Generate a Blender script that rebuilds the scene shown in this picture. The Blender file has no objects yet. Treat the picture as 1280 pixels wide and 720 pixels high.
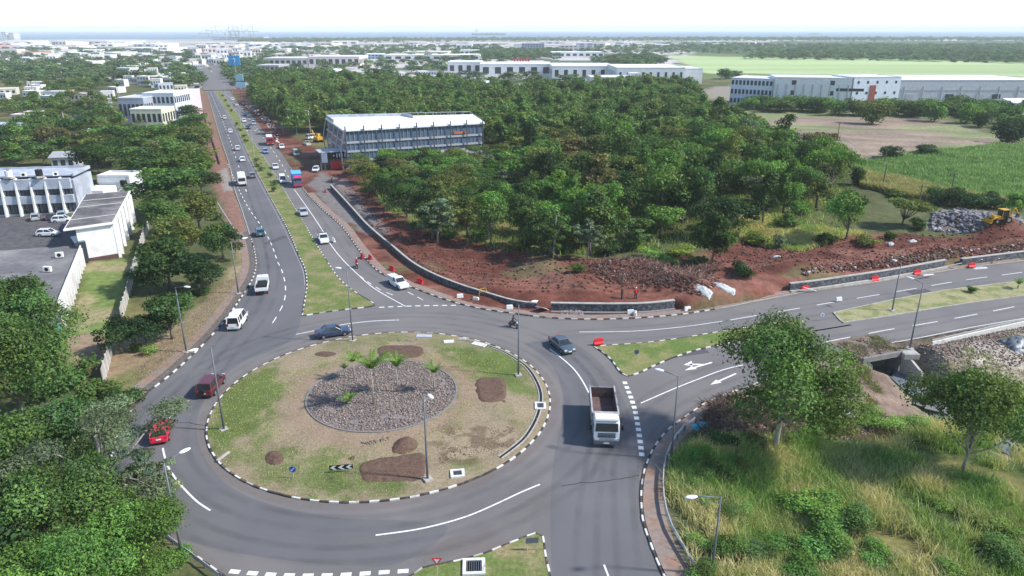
import bpy, math, random
import numpy as np
from mathutils import Vector, Matrix
R = math.radians
rng = np.random.default_rng(7)
random.seed(7)
scene = bpy.context.scene
COL = scene.collection

# ---------------------------------------------------------------- camera
CAM_H = 38.0
FOC = 885.0                      # focal length for a 1280 px wide frame
PITCH = math.atan(323.0 / FOC)   # the horizon sits 323 px above the middle
cam_d = bpy.data.cameras.new("camera")
cam = bpy.data.objects.new("camera", cam_d)
COL.objects.link(cam)
cam.location = (0, 0, CAM_H)
cam.rotation_euler = (math.pi / 2 - PITCH, 0, 0)
cam_d.sensor_width = 36.0
cam_d.lens = 36.0 * FOC / 1280.0
cam_d.clip_start = 0.5
cam_d.clip_end = 90000
scene.camera = cam

# ---------------------------------------------------------------- sky, sun, exposure
SUN_EL, SUN_AZ = R(43), R(97)     # azimuth clockwise from +Y (the view direction)
world = bpy.data.worlds.new("World")
scene.world = world
world.use_nodes = True
wn = world.node_tree
wn.nodes.clear()
sky = wn.nodes.new('ShaderNodeTexSky')
sky.sky_type = 'NISHITA'
sky.sun_disc = False
sky.sun_elevation = SUN_EL
sky.sun_rotation = SUN_AZ
sky.altitude = 50
sky.air_density = 1.0
sky.dust_density = 0.15
sky.ozone_density = 1.6
bg = wn.nodes.new('ShaderNodeBackground')
bg.inputs['Strength'].default_value = 0.122
wo = wn.nodes.new('ShaderNodeOutputWorld')
wn.links.new(sky.outputs[0], bg.inputs[0])
wn.links.new(bg.outputs[0], wo.inputs[0])
sun_d = bpy.data.lights.new("sun", 'SUN')
sun_d.energy = 3.3
sun_d.angle = R(3)
sun_d.color = (1.0, 0.95, 0.88)
sun = bpy.data.objects.new("sun", sun_d)
COL.objects.link(sun)
sv = Vector((math.sin(SUN_AZ) * math.cos(SUN_EL), math.cos(SUN_AZ) * math.cos(SUN_EL), math.sin(SUN_EL)))
sun.rotation_euler = sv.to_track_quat('Z', 'Y').to_euler()
vs = scene.view_settings
vs.view_transform = 'Standard'
vs.look = 'None'
vs.exposure = 0.95
vs.gamma = 1.0
scene.cycles.use_denoising = True
scene.cycles.max_bounces = 6
scene.cycles.diffuse_bounces = 3
scene.cycles.transmission_bounces = 3
scene.cycles.volume_bounces = 1
scene.cycles.transparent_max_bounces = 32

# ---------------------------------------------------------------- geometry helpers
def G(u, v, z=0.0):
    """point of the plane at height z seen at photo position (u, v)"""
    x = (u - 640) / FOC
    y = (v - 360) / FOC
    dy = math.cos(PITCH) - y * math.sin(PITCH)
    dz = -math.sin(PITCH) - y * math.cos(PITCH)
    t = (z - CAM_H) / dz
    return np.array([x * t, dy * t])

def GP(pts, z=0.0):
    return np.array([G(u, v, z) for u, v in pts])

def smooth(P, n=6, closed=False):
    P = np.asarray(P, float)
    N = len(P)
    out = []
    rngi = range(N if closed else N - 1)
    for i in rngi:
        if closed:
            p0, p1, p2, p3 = P[(i - 1) % N], P[i], P[(i + 1) % N], P[(i + 2) % N]
        else:
            p0, p1, p2, p3 = P[max(i - 1, 0)], P[i], P[i + 1], P[min(i + 2, N - 1)]
        # centripetal Catmull-Rom
        def tj(ti, a, b):
            return ti + max(np.linalg.norm(b - a), 1e-6) ** 0.5
        t0 = 0; t1 = tj(t0, p0, p1) if np.linalg.norm(p1 - p0) > 1e-6 else 1e-3
        t2 = tj(t1, p1, p2); t3 = tj(t2, p2, p3) if np.linalg.norm(p3 - p2) > 1e-6 else t2 + 1e-3
        for k in range(n):
            t = t1 + (t2 - t1) * k / n
            A1 = (t1 - t) / (t1 - t0) * p0 + (t - t0) / (t1 - t0) * p1
            A2 = (t2 - t) / (t2 - t1) * p1 + (t - t1) / (t2 - t1) * p2
            A3 = (t3 - t) / (t3 - t2) * p2 + (t - t2) / (t3 - t2) * p3
            B1 = (t2 - t) / (t2 - t0) * A1 + (t - t0) / (t2 - t0) * A2
            B2 = (t3 - t) / (t3 - t1) * A2 + (t - t1) / (t3 - t1) * A3
            out.append((t2 - t) / (t2 - t1) * B1 + (t - t1) / (t2 - t1) * B2)
    if not closed:
        out.append(P[-1])
    return np.array(out)

def resample(P, step):
    P = np.asarray(P, float)
    d = np.r_[0, np.cumsum(np.linalg.norm(np.diff(P, axis=0), axis=1))]
    n = max(2, int(round(d[-1] / step)) + 1)
    s = np.linspace(0, d[-1], n)
    return np.c_[tuple(np.interp(s, d, P[:, k]) for k in range(P.shape[1]))]

def normals2(P, closed=False):
    P = np.asarray(P)
    if closed:
        T = np.roll(P, -1, 0) - np.roll(P, 1, 0)
    else:
        T = np.gradient(P, axis=0)
    T = T / np.maximum(np.linalg.norm(T, axis=1, keepdims=True), 1e-9)
    return np.c_[-T[:, 1], T[:, 0]]

_perm = rng.random((256, 256))
def vnoise(x, y, s=1.0, seed=0):
    x = np.asarray(x) / s + seed * 17.13 + 1000
    y = np.asarray(y) / s + seed * 7.71 + 1000
    xi = np.floor(x).astype(int); yi = np.floor(y).astype(int)
    fx = x - xi; fy = y - yi
    fx = fx * fx * (3 - 2 * fx); fy = fy * fy * (3 - 2 * fy)
    g = lambda a, b: _perm[a % 256, b % 256]
    return (g(xi, yi) * (1 - fx) * (1 - fy) + g(xi + 1, yi) * fx * (1 - fy)
            + g(xi, yi + 1) * (1 - fx) * fy + g(xi + 1, yi + 1) * fx * fy)

def fbm(x, y, s, seed=0, o=4):
    r = 0; a = 1; t = 0
    for k in range(o):
        r = r + a * vnoise(x, y, s / 2 ** k, seed + k * 3); t += a; a *= 0.5
    return r / t

def inside(poly, x, y):
    c = np.zeros(x.shape, bool)
    n = len(poly)
    for i in range(n):
        x1, y1 = poly[i]; x2, y2 = poly[(i + 1) % n]
        if y1 == y2: continue
        m = ((y1 > y) != (y2 > y)) & (x < (x2 - x1) * (y - y1) / (y2 - y1) + x1)
        c ^= m
    return c

def pdist(poly, x, y, closed=True):
    d = np.full(x.shape, 1e18)
    n = len(poly)
    for i in range(n if closed else n - 1):
        a = poly[i]; b = poly[(i + 1) % n]
        vx, vy = b - a
        L = vx * vx + vy * vy + 1e-12
        t = np.clip(((x - a[0]) * vx + (y - a[1]) * vy) / L, 0, 1)
        d = np.minimum(d, (x - a[0] - t * vx) ** 2 + (y - a[1] - t * vy) ** 2)
    return np.sqrt(d)

def sdist(poly, x, y):
    d = pdist(poly, x, y)
    return np.where(inside(poly, x, y), d, -d)

def sstep(a, b, x):
    t = np.clip((x - a) / (b - a), 0, 1)
    return t * t * (3 - 2 * t)

# ---------------------------------------------------------------- objects helpers
def tag(o, label=None, cat=None, group=None, kind=None):
    if label: o["label"] = label
    if cat: o["category"] = cat
    if group: o["group"] = group
    if kind: o["kind"] = kind
    return o

def empty(name, loc, rz=0.0, label=None, cat=None, group=None):
    o = bpy.data.objects.new(name, None)
    o.empty_display_size = 0.5
    COL.objects.link(o)
    o.location = (loc[0], loc[1], loc[2] if len(loc) > 2 else 0)
    o.rotation_euler = (0, 0, rz)
    tag(o, label, cat, group)
    return o

def np_mesh(name, V, F, k=4, col=None, smooth_=False, mi=None):
    """V (n,3), F (m,k) -> mesh; col (n,3 or 4) as a colour attribute named tint"""
    V = np.asarray(V, np.float32); F = np.asarray(F, np.int32)
    me = bpy.data.meshes.new(name)
    me.vertices.add(len(V)); me.vertices.foreach_set('co', V.ravel())
    me.loops.add(F.size); me.loops.foreach_set('vertex_index', F.ravel())
    me.polygons.add(len(F))
    me.polygons.foreach_set('loop_start', np.arange(0, F.size, k, dtype=np.int32))
    if mi is not None:
        me.polygons.foreach_set('material_index', np.asarray(mi, np.int32))
    me.update(calc_edges=True)
    if smooth_:
        me.polygons.foreach_set('use_smooth', np.ones(len(F), bool))
    if col is not None:
        a = me.color_attributes.new('tint', 'FLOAT_COLOR', 'POINT')
        c = np.ones((len(V), 4), np.float32)
        c[:, :np.shape(col)[1]] = col
        a.data.foreach_set('color', c.ravel())
    return me

def link(name, me, mats=None, parent=None, loc=None, rz=None, color=None):
    o = bpy.data.objects.new(name, me)
    COL.objects.link(o)
    if mats is not None and len(me.materials) == 0:
        for m in (mats if isinstance(mats, (list, tuple)) else [mats]):
            me.materials.append(m)
    if parent is not None: o.parent = parent
    if loc is not None: o.location = loc
    if rz is not None: o.rotation_euler = (0, 0, rz)
    if color is not None: o.color = (*color, 1)
    return o

class MB:
    """collects solids into one mesh"""
    def __init__(s):
        s.v = []; s.f = []; s.m = []
    def add(s, vs_, fs, mi=0):
        b = len(s.v)
        s.v += [tuple(map(float, p)) for p in vs_]
        for f in fs:
            s.f.append(tuple(b + i for i in f)); s.m.append(mi)
        return s
    def box(s, c, d, rz=0.0, mi=0, taper=(1, 1), M=None):
        hx, hy, hz = d[0] / 2, d[1] / 2, d[2] / 2
        vs_ = []
        for z, tx, ty in ((-hz, 1, 1), (hz, taper[0], taper[1])):
            for x, y in ((-hx, -hy), (hx, -hy), (hx, hy), (-hx, hy)):
                p = Vector((x * tx, y * ty, z))
                if M is not None: p = M @ p
                if rz: p.rotate(Matrix.Rotation(rz, 3, 'Z'))
                vs_.append((p.x + c[0], p.y + c[1], p.z + c[2]))
        return s.add(vs_, [(0, 3, 2, 1), (4, 5, 6, 7), (0, 1, 5, 4), (1, 2, 6, 5), (2, 3, 7, 6), (3, 0, 4, 7)], mi)
    def prism(s, poly, z0, z1, mi=0):
        """poly: ccw list of xy; vertical prism"""
        n = len(poly)
        a = sum(poly[i][0] * poly[(i + 1) % n][1] - poly[(i + 1) % n][0] * poly[i][1] for i in range(n))
        if a < 0: poly = list(poly)[::-1]
        vs_ = [(p[0], p[1], z0) for p in poly] + [(p[0], p[1], z1) for p in poly]
        fs = [tuple(range(n - 1, -1, -1)), tuple(range(n, 2 * n))] + [(i, (i + 1) % n, n + (i + 1) % n, n + i) for i in range(n)]
        return s.add(vs_, fs, mi)
    def tube(s, pts, rad, n=8, mi=0, cap=True):
        pts = [Vector(p) for p in pts]
        if not isinstance(rad, (list, tuple)): rad = [rad] * len(pts)
        vs_ = []; up = Vector((0, 0, 1)); prev = None
        for i, p in enumerate(pts):
            t = (pts[min(i + 1, len(pts) - 1)] - pts[max(i - 1, 0)]).normalized()
            if prev is None:
                a = t.cross(up if abs(t.z) < 0.95 else Vector((1, 0, 0))).normalized()
            else:
                a = (prev - t * prev.dot(t)).normalized()
            prev = a; b = t.cross(a)
            for k in range(n):
                an = 2 * math.pi * k / n
                vs_.append(p + (a * math.cos(an) + b * math.sin(an)) * rad[i])
        fs = []
        for i in range(len(pts) - 1):
            for k in range(n):
                k2 = (k + 1) % n
                fs.append((i * n + k, i * n + k2, (i + 1) * n + k2, (i + 1) * n + k))
        if cap:
            fs.append(tuple(range(n - 1, -1, -1)))
            fs.append(tuple(range((len(pts) - 1) * n, len(pts) * n)))
        return s.add(vs_, fs, mi)
    def ball(s, c, r, n=8, m=5, mi=0):
        rx, ry, rz = r if isinstance(r, (tuple, list)) else (r, r, r)
        vs_ = [(c[0], c[1], c[2] - rz)]
        for i in range(1, m):
            ph = math.pi * i / m
            for k in range(n):
                an = 2 * math.pi * k / n
                vs_.append((c[0] + rx * math.sin(ph) * math.cos(an), c[1] + ry * math.sin(ph) * math.sin(an), c[2] - rz * math.cos(ph)))
        vs_.append((c[0], c[1], c[2] + rz))
        fs = [(0, 1 + (k + 1) % n, 1 + k) for k in range(n)]
        for i in range(m - 2):
            for k in range(n):
                k2 = (k + 1) % n
                fs.append((1 + i * n + k, 1 + i * n + k2, 1 + (i + 1) * n + k2, 1 + (i + 1) * n + k))
        t = len(vs_) - 1; b = 1 + (m - 2) * n
        fs += [(b + k, b + (k + 1) % n, t) for k in range(n)]
        return s.add(vs_, fs, mi)
    def loft(s, rings, mi=0, closed=True, cap=True):
        n = len(rings[0]); vs_ = [p for r in rings for p in r]; fs = []
        for i in range(len(rings) - 1):
            for k in range(n if closed else n - 1):
                k2 = (k + 1) % n
                fs.append((i * n + k, i * n + k2, (i + 1) * n + k2, (i + 1) * n + k))
        if cap:
            fs.append(tuple(range(n - 1, -1, -1))); fs.append(tuple(range((len(rings) - 1) * n, len(rings) * n)))
        return s.add(vs_, fs, mi)
    def mesh(s, name, smooth_=False):
        me = bpy.data.meshes.new(name)
        me.from_pydata(s.v, [], s.f)
        me.polygons.foreach_set('material_index', s.m)
        if smooth_: me.polygons.foreach_set('use_smooth', [True] * len(s.f))
        me.update()
        return me
    def build(s, name, mats, parent=None, smooth_=False, bevel=0, color=None, loc=None, rz=None):
        o = link(name, s.mesh(name, smooth_), mats, parent, loc, rz, color)
        if bevel:
            b = o.modifiers.new('bevel', 'BEVEL'); b.width = bevel; b.segments = 2; b.limit_method = 'ANGLE'
        return o

def copy_tree(o, parent=None):
    c = o.copy(); COL.objects.link(c)
    if parent is not None: c.parent = parent
    for ch in list(o.children): copy_tree(ch, c)
    return c

def recolor(root, color, names=('body', 'roof', 'cab')):
    for ch in root.children:
        if ch.name.split('.')[0] in names: ch.color = (*color, 1)

# ---------------------------------------------------------------- materials
def mat(name, col=(0.5, 0.5, 0.5), rough=0.8, metal=0.0, n_scale=3.0, n_amt=0.15, bump=0.0, bump_scale=None,
        obj_color=False, attr=False, spec=0.3, tint2=None, t2_scale=0.5, t2_lo=0.45, t2_hi=0.6, coords='Object', emit=None, coat=0):
    m = bpy.data.materials.new(name); m.use_nodes = True
    nt = m.node_tree; N = nt.nodes; L = nt.links
    b = N['Principled BSDF']
    b.inputs['Roughness'].default_value = rough
    b.inputs['Metallic'].default_value = metal
    b.inputs['Specular IOR Level'].default_value = spec
    if coat: b.inputs['Coat Weight'].default_value = coat
    tc = N.new('ShaderNodeTexCoord')
    base = N.new('ShaderNodeRGB'); base.outputs[0].default_value = (*col, 1)
    src = base.outputs[0]
    if obj_color:
        oi = N.new('ShaderNodeObjectInfo'); src = oi.outputs['Color']
    if attr:
        at = N.new('ShaderNodeAttribute'); at.attribute_name = 'tint'; src = at.outputs['Color']
    if tint2:
        n2 = N.new('ShaderNodeTexNoise'); n2.inputs['Scale'].default_value = t2_scale; n2.inputs['Detail'].default_value = 6
        L.new(tc.outputs[coords], n2.inputs['Vector'])
        r2 = N.new('ShaderNodeMapRange'); r2.inputs[1].default_value = t2_lo; r2.inputs[2].default_value = t2_hi
        L.new(n2.outputs['Fac'], r2.inputs[0])
        mx = N.new('ShaderNodeMix'); mx.data_type = 'RGBA'
        L.new(r2.outputs[0], mx.inputs[0]); L.new(src, mx.inputs[6]); mx.inputs[7].default_value = (*tint2, 1)
        src = mx.outputs[2]
    if n_amt:
        n1 = N.new('ShaderNodeTexNoise'); n1.inputs['Scale'].default_value = n_scale; n1.inputs['Detail'].default_value = 5
        n1.inputs['Roughness'].default_value = 0.65
        L.new(tc.outputs[coords], n1.inputs['Vector'])
        r1 = N.new('ShaderNodeMapRange'); r1.inputs[1].default_value = 0.3; r1.inputs[2].default_value = 0.7
        r1.inputs[3].default_value = 1 - n_amt; r1.inputs[4].default_value = 1 + n_amt
        L.new(n1.outputs['Fac'], r1.inputs[0])
        mul = N.new('ShaderNodeVectorMath'); mul.operation = 'SCALE'
        L.new(src, mul.inputs[0]); L.new(r1.outputs[0], mul.inputs['Scale'])
        src = mul.outputs[0]
    L.new(src, b.inputs['Base Color'])
    if bump:
        n3 = N.new('ShaderNodeTexNoise'); n3.inputs['Scale'].default_value = bump_scale or n_scale * 3; n3.inputs['Detail'].default_value = 5
        L.new(tc.outputs[coords], n3.inputs['Vector'])
        bp = N.new('ShaderNodeBump'); bp.inputs['Strength'].default_value = 1.0; bp.inputs['Distance'].default_value = bump
        L.new(n3.outputs['Fac'], bp.inputs['Height']); L.new(bp.outputs[0], b.inputs['Normal'])
    if emit:
        b.inputs['Emission Color'].default_value = (*col, 1); b.inputs['Emission Strength'].default_value = emit
    return m

def leaf_mat(name, obj_color=True, col=(0.06, 0.1, 0.03)):
    m = bpy.data.materials.new(name); m.use_nodes = True
    nt = m.node_tree; N = nt.nodes; L = nt.links
    N.remove(N['Principled BSDF'])
    out = N['Material Output']
    at = N.new('ShaderNodeAttribute'); at.attribute_name = 'tint'
    if obj_color:
        oi = N.new('ShaderNodeObjectInfo'); src = oi.outputs['Color']
    else:
        c = N.new('ShaderNodeRGB'); c.outputs[0].default_value = (*col, 1)
        oi = N.new('ShaderNodeObjectInfo')
        r = N.new('ShaderNodeMapRange'); r.inputs[3].default_value = 0.7; r.inputs[4].default_value = 1.45
        L.new(oi.outputs['Random'], r.inputs[0])
        hs = N.new('ShaderNodeHueSaturation')
        rh = N.new('ShaderNodeMapRange'); rh.inputs[3].default_value = 0.475; rh.inputs[4].default_value = 0.52
        mm = N.new('ShaderNodeMath'); mm.operation = 'FRACT'; m2 = N.new('ShaderNodeMath'); m2.operation = 'MULTIPLY'; m2.inputs[1].default_value = 7.3
        L.new(oi.outputs['Random'], m2.inputs[0]); L.new(m2.outputs[0], mm.inputs[0]); L.new(mm.outputs[0], rh.inputs[0])
        L.new(rh.outputs[0], hs.inputs['Hue']); L.new(r.outputs[0], hs.inputs['Value']); L.new(c.outputs[0], hs.inputs['Color'])
        src = hs.outputs[0]
    mu = N.new('ShaderNodeVectorMath'); mu.operation = 'MULTIPLY'
    L.new(src, mu.inputs[0]); L.new(at.outputs['Color'], mu.inputs[1])
    d = N.new('ShaderNodeBsdfDiffuse'); t = N.new('ShaderNodeBsdfTranslucent'); g = N.new('ShaderNodeBsdfGlossy')
    g.inputs['Roughness'].default_value = 0.55
    L.new(mu.outputs[0], d.inputs['Color'])
    sc = N.new('ShaderNodeVectorMath'); sc.operation = 'MULTIPLY'; sc.inputs[1].default_value = (1.2, 1.35, 0.6)
    L.new(mu.outputs[0], sc.inputs[0]); L.new(sc.outputs[0], t.inputs['Color'])
    g.inputs['Color'].default_value = (0.35, 0.38, 0.35, 1)
    a = N.new('ShaderNodeMixShader'); a.inputs[0].default_value = 0.28
    L.new(d.outputs[0], a.inputs[1]); L.new(t.outputs[0], a.inputs[2])
    b = N.new('ShaderNodeMixShader'); b.inputs[0].default_value = 0.035
    L.new(a.outputs[0], b.inputs[1]); L.new(g.outputs[0], b.inputs[2])
    L.new(b.outputs[0], out.inputs['Surface'])
    return m

M = {}
M['ground'] = mat('ground', attr=True, rough=0.95, n_scale=0.9, n_amt=0.3, bump=0.12, bump_scale=2.0, spec=0.1)
M['island'] = mat('island_ground', attr=True, rough=0.95, n_scale=4, n_amt=0.3, bump=0.05, bump_scale=8, spec=0.1)
M['verge'] = mat('verge_grass', (0.13, 0.17, 0.05), 0.95, n_scale=3, n_amt=0.3, bump=0.05, bump_scale=9, tint2=(0.25, 0.21, 0.11), t2_scale=0.35, t2_lo=0.45, t2_hi=0.65, spec=0.1)
M['dryverge'] = mat('dry_verge', (0.30, 0.28, 0.15), 0.95, n_scale=3, n_amt=0.2, bump=0.04, bump_scale=9, tint2=(0.18, 0.2, 0.08), t2_scale=0.4, spec=0.1)
def asphalt(name, c1, c2, amt=0.10):
    m = mat(name, c1, 0.85, n_scale=30, n_amt=0.12, bump=0.004, bump_scale=40, tint2=c2, t2_scale=0.11, t2_lo=0.35, t2_hi=0.7, spec=0.25)
    return m
M['asphalt'] = asphalt('asphalt', (0.145, 0.136, 0.135), (0.182, 0.167, 0.16))
M['asphalt_new'] = asphalt('asphalt_new', (0.115, 0.114, 0.121), (0.142, 0.138, 0.142))
M['asphalt_lot'] = asphalt('asphalt_lot', (0.09, 0.08, 0.085), (0.13, 0.12, 0.12))
M['paint'] = mat('road_paint', (0.74, 0.74, 0.74), 0.6, n_scale=6, n_amt=0.1, tint2=(0.42, 0.41, 0.42), t2_scale=3, t2_lo=0.55, t2_hi=0.7)
M['faint'] = mat('worn_paint', (0.33, 0.32, 0.33), 0.7, n_scale=6, n_amt=0.15, tint2=(0.16, 0.155, 0.16), t2_scale=2, t2_lo=0.45, t2_hi=0.7)
M['kerb_w'] = mat('kerb_white', (0.62, 0.61, 0.57), 0.8, n_scale=5, n_amt=0.15, tint2=(0.3, 0.27, 0.22), t2_scale=2, t2_lo=0.55, t2_hi=0.8)
M['kerb_b'] = mat('kerb_black', (0.05, 0.045, 0.045), 0.8, n_scale=5, n_amt=0.3, tint2=(0.17, 0.14, 0.12), t2_scale=2, t2_lo=0.5, t2_hi=0.8)
M['concrete'] = mat('concrete', (0.38, 0.36, 0.33), 0.9, n_scale=2, n_amt=0.18, bump=0.01, tint2=(0.24, 0.21, 0.18), t2_scale=0.8, t2_lo=0.5, t2_hi=0.8)
M['concrete_d'] = mat('concrete_dark', (0.2, 0.19, 0.185), 0.9, n_scale=2, n_amt=0.2, bump=0.01)
M['path'] = mat('footpath', (0.24, 0.19, 0.165), 0.95, n_scale=2, n_amt=0.2, bump=0.02, tint2=(0.27, 0.16, 0.11), t2_scale=0.5, t2_lo=0.45, t2_hi=0.7)
M['soil'] = mat('soil', (0.115, 0.07, 0.05), 0.98, n_scale=2.5, n_amt=0.35, bump=0.08, bump_scale=5)
M['redsoil'] = mat('red_soil', (0.12, 0.048, 0.034), 0.98, n_scale=1.5, n_amt=0.35, bump=0.12, bump_scale=3)
M['rock'] = mat('rock', attr=True, rough=0.9, n_scale=5, n_amt=0.15)
M['stonewall'] = mat('stone_wall', (0.12, 0.125, 0.14), 0.9, n_scale=3, n_amt=0.45, bump=0.08, bump_scale=3, tint2=(0.06, 0.062, 0.07), t2_scale=2.0, t2_lo=0.45, t2_hi=0.55)
M['white'] = mat('white_wall', (0.72, 0.72, 0.71), 0.8, n_scale=1, n_amt=0.06, tint2=(0.55, 0.53, 0.5), t2_scale=0.35, t2_lo=0.5, t2_hi=0.8)
M['offwhite'] = mat('offwhite_wall', (0.55, 0.53, 0.5), 0.85, n_scale=1, n_amt=0.1, tint2=(0.42, 0.39, 0.36), t2_scale=0.2)
M['bluewhite'] = mat('bluish_wall', (0.42, 0.45, 0.52), 0.85, n_scale=1, n_amt=0.08, tint2=(0.33, 0.35, 0.4), t2_scale=0.4)
M['paintobj'] = mat('plaster_paint', obj_color=True, rough=0.85, n_scale=0.6, n_amt=0.12, bump=0)
M['band'] = mat('maroon_band', (0.11, 0.055, 0.06), 0.85, n_scale=2, n_amt=0.2)
M['glassdark'] = mat('window_glass', (0.035, 0.045, 0.06), 0.12, n_amt=0, spec=0.6)
M['glassblue'] = mat('blue_glass', (0.10, 0.14, 0.20), 0.15, n_amt=0.2, n_scale=0.4, spec=0.6)
M['roofgrey'] = mat('roof_sheet', (0.11, 0.10, 0.10), 0.85, n_scale=1.2, n_amt=0.25, tint2=(0.2, 0.185, 0.18), t2_scale=0.25)
M['roofflat'] = mat('flat_roof', (0.13, 0.125, 0.13), 0.9, n_scale=1.0, n_amt=0.2, tint2=(0.24, 0.23, 0.22), t2_scale=0.2, t2_lo=0.4, t2_hi=0.7)
M['roofwhite'] = mat('white_roof', (0.8, 0.8, 0.8), 0.7, n_scale=0.3, n_amt=0.05)
M['metal'] = mat('grey_metal', (0.13, 0.145, 0.165), 0.5, 0.3, n_scale=8, n_amt=0.1)
M['galv'] = mat('galvanised', (0.42, 0.43, 0.44), 0.5, 0.2, n_scale=8, n_amt=0.1)
M['lamp'] = mat('lamp_head', (0.75, 0.76, 0.76), 0.4, n_amt=0)
M['black'] = mat('black', (0.012, 0.012, 0.014), 0.6, n_amt=0)
M['rubber'] = mat('rubber', (0.018, 0.018, 0.018), 0.85, n_scale=20, n_amt=0.2)
M['rim'] = mat('wheel_rim', (0.35, 0.36, 0.38), 0.35, 0.6, n_amt=0)
M['carpaint'] = mat('car_paint', obj_color=True, rough=0.3, n_amt=0, spec=0.5, coat=0.5)
M['carglass'] = mat('car_glass', (0.02, 0.025, 0.03), 0.06, n_amt=0, spec=0.8)
M['lightw'] = mat('headlight', (0.75, 0.77, 0.8), 0.15, n_amt=0, spec=0.8)
M['lightr'] = mat('tail_light', (0.35, 0.01, 0.01), 0.2, n_amt=0, spec=0.6)
M['lighto'] = mat('indicator', (0.6, 0.18, 0.02), 0.2, n_amt=0)
M['plate'] = mat('number_plate', (0.65, 0.65, 0.6), 0.5, n_amt=0)
M['red'] = mat('red_plastic', (0.62, 0.03, 0.04), 0.5, n_scale=4, n_amt=0.1)
M['whitep'] = mat('white_plastic', (0.72, 0.72, 0.7), 0.5, n_scale=4, n_amt=0.08)
M['blue'] = mat('sign_blue', (0.02, 0.07, 0.45), 0.4, n_amt=0)
M['cyan'] = mat('cyan_sheet', (0.05, 0.42, 0.55), 0.6, n_scale=2, n_amt=0.15)
M['yellow'] = mat('digger_yellow', (0.55, 0.3, 0.02), 0.5, n_scale=3, n_amt=0.15)
M['orange'] = mat('orange_net', (0.5, 0.14, 0.05), 0.8, n_scale=3, n_amt=0.2)
M['bark'] = mat('bark', (0.15, 0.125, 0.105), 0.95, n_scale=6, n_amt=0.3, bump=0.03, bump_scale=8)
M['barkpale'] = mat('pale_bark', (0.3, 0.27, 0.24), 0.95, n_scale=5, n_amt=0.3, bump=0.03, bump_scale=8)
M['wood'] = mat('timber', (0.2, 0.13, 0.09), 0.9, n_scale=4, n_amt=0.3)
M['tarp'] = mat('white_tarp', (0.42, 0.44, 0.44), 0.7, n_scale=2, n_amt=0.15, bump=0.05, bump_scale=2)
M['water'] = mat('creek_water', (0.16, 0.18, 0.21), 0.12, n_scale=1, n_amt=0.2, spec=0.6)
M['sea'] = mat('sea_water', (0.045, 0.10, 0.17), 0.45, n_scale=0.004, n_amt=0.15, spec=0.3)
M['leaf'] = leaf_mat('leaf')
M['leaf_far'] = leaf_mat('far_leaf', False, (0.088, 0.14, 0.055))
M['leaf_wood'] = leaf_mat('wood_leaf', False, (0.088, 0.142, 0.037))
M['grass'] = leaf_mat('grass_blade', False, (0.33, 0.33, 0.165))
M['skin'] = mat('skin', (0.25, 0.14, 0.09), 0.6, n_amt=0)
M['cloth'] = mat('cloth', obj_color=True, rough=0.9, n_scale=20, n_amt=0.15)
M['hay'] = mat('bright_field', (0.3, 0.38, 0.16), 0.95, n_scale=0.05, n_amt=0.2)
# ================================================================ road layout (ground points, metres)
ISL_C = np.array([-13.92, 68.6]); ISL_R = 18.07
Lout = smooth(GP([(258,112),(267,143),(277,177),(287,207),(293,236),(302,262),(311,290),(318,313),(320,333),(315,350),(303,370),(287,393),(267,417),(249,436),(213,469),(187,489)]), 5)
Lout2 = smooth(GP([(187,489),(163,515),(146,546),(140,578),(148,609),(163,632),(188,655),(222,680),(252,701),(282,722),(330,760)]), 5)
Rout = smooth(GP([(287,112),(299,130),(312,140),(330,165),(353,193),(380,237),(401,260),(427,283),(447,310),(470,337),(494,351),(524,363),(560,376),(600,386),(640,392),(680,397),(727,399.5),(794,398),(853,393),(903,385),(953,375),(1020,363),(1086,354),(1153,343),(1220,333),(1280,326),(1420,305)]), 5)
Sout = smooth(GP([(1420,380),(1280,401),(1200,414),(1130,426),(1060,438),(1010,455),(965,472),(933,485),(908,493),(883,504),(856,522),(834,539),(817,561),(807,584),(802,611),(803,646),(812,677),(822,703),(832,725),(850,762)]), 5)
road_poly = np.vstack([Lout, Lout2[1:], Sout[::-1], Rout[::-1]])
# medians and splitter islands
NMED = np.vstack([smooth(GP([(267,110),(278,130),(290,150),(301,172),(313,200),(330,233),(350,270),(363,295),(373,320),(381,338),(383,357),(380,378),(377,396)]), 4),
                  GP([(390,393.5),(410,390.5),(430,387.8),(450,385.6),(468,383.5)]),
                  smooth(GP([(470,381),(459,374),(447,367),(427,351),(407,323),(383,283),(357,240),(330,196),(313,172),(300,147),(286,128),(275,111)]), 4)])
ESPL = np.vstack([smooth(GP([(742,434),(756,432),(790,430),(840,424.5),(880,418),(920,411.5),(960,405.5),(1002,400.5)]), 3),
                  smooth(GP([(1006,405),(960,421),(914,429.5),(880,436),(850,445),(820,457),(797,468),(783,471),(775,466),(762,449),(750,439)]), 3)])
EMED = np.vstack([smooth(GP([(1041,391),(1110,376),(1180,363),(1280,351),(1420,330)]), 3), smooth(GP([(1420,347),(1280,370),(1200,381),(1140,391),(1090,399),(1052,404)]), 3)])
SSPL = np.vstack([smooth(GP([(505,724),(521,715),(528,709.5),(555,704),(585,697.5),(607,691),(627,682.5),(645,675.5),(665,667.5),(672.5,666),(679,669),(682,684),(684.5,700),(690,724),(700,765)]), 3), GP([(480,765)])])
ROCK_C = (G(478.5,455) + G(478.5,548)) / 2; ROCK_R = 8.1

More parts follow.
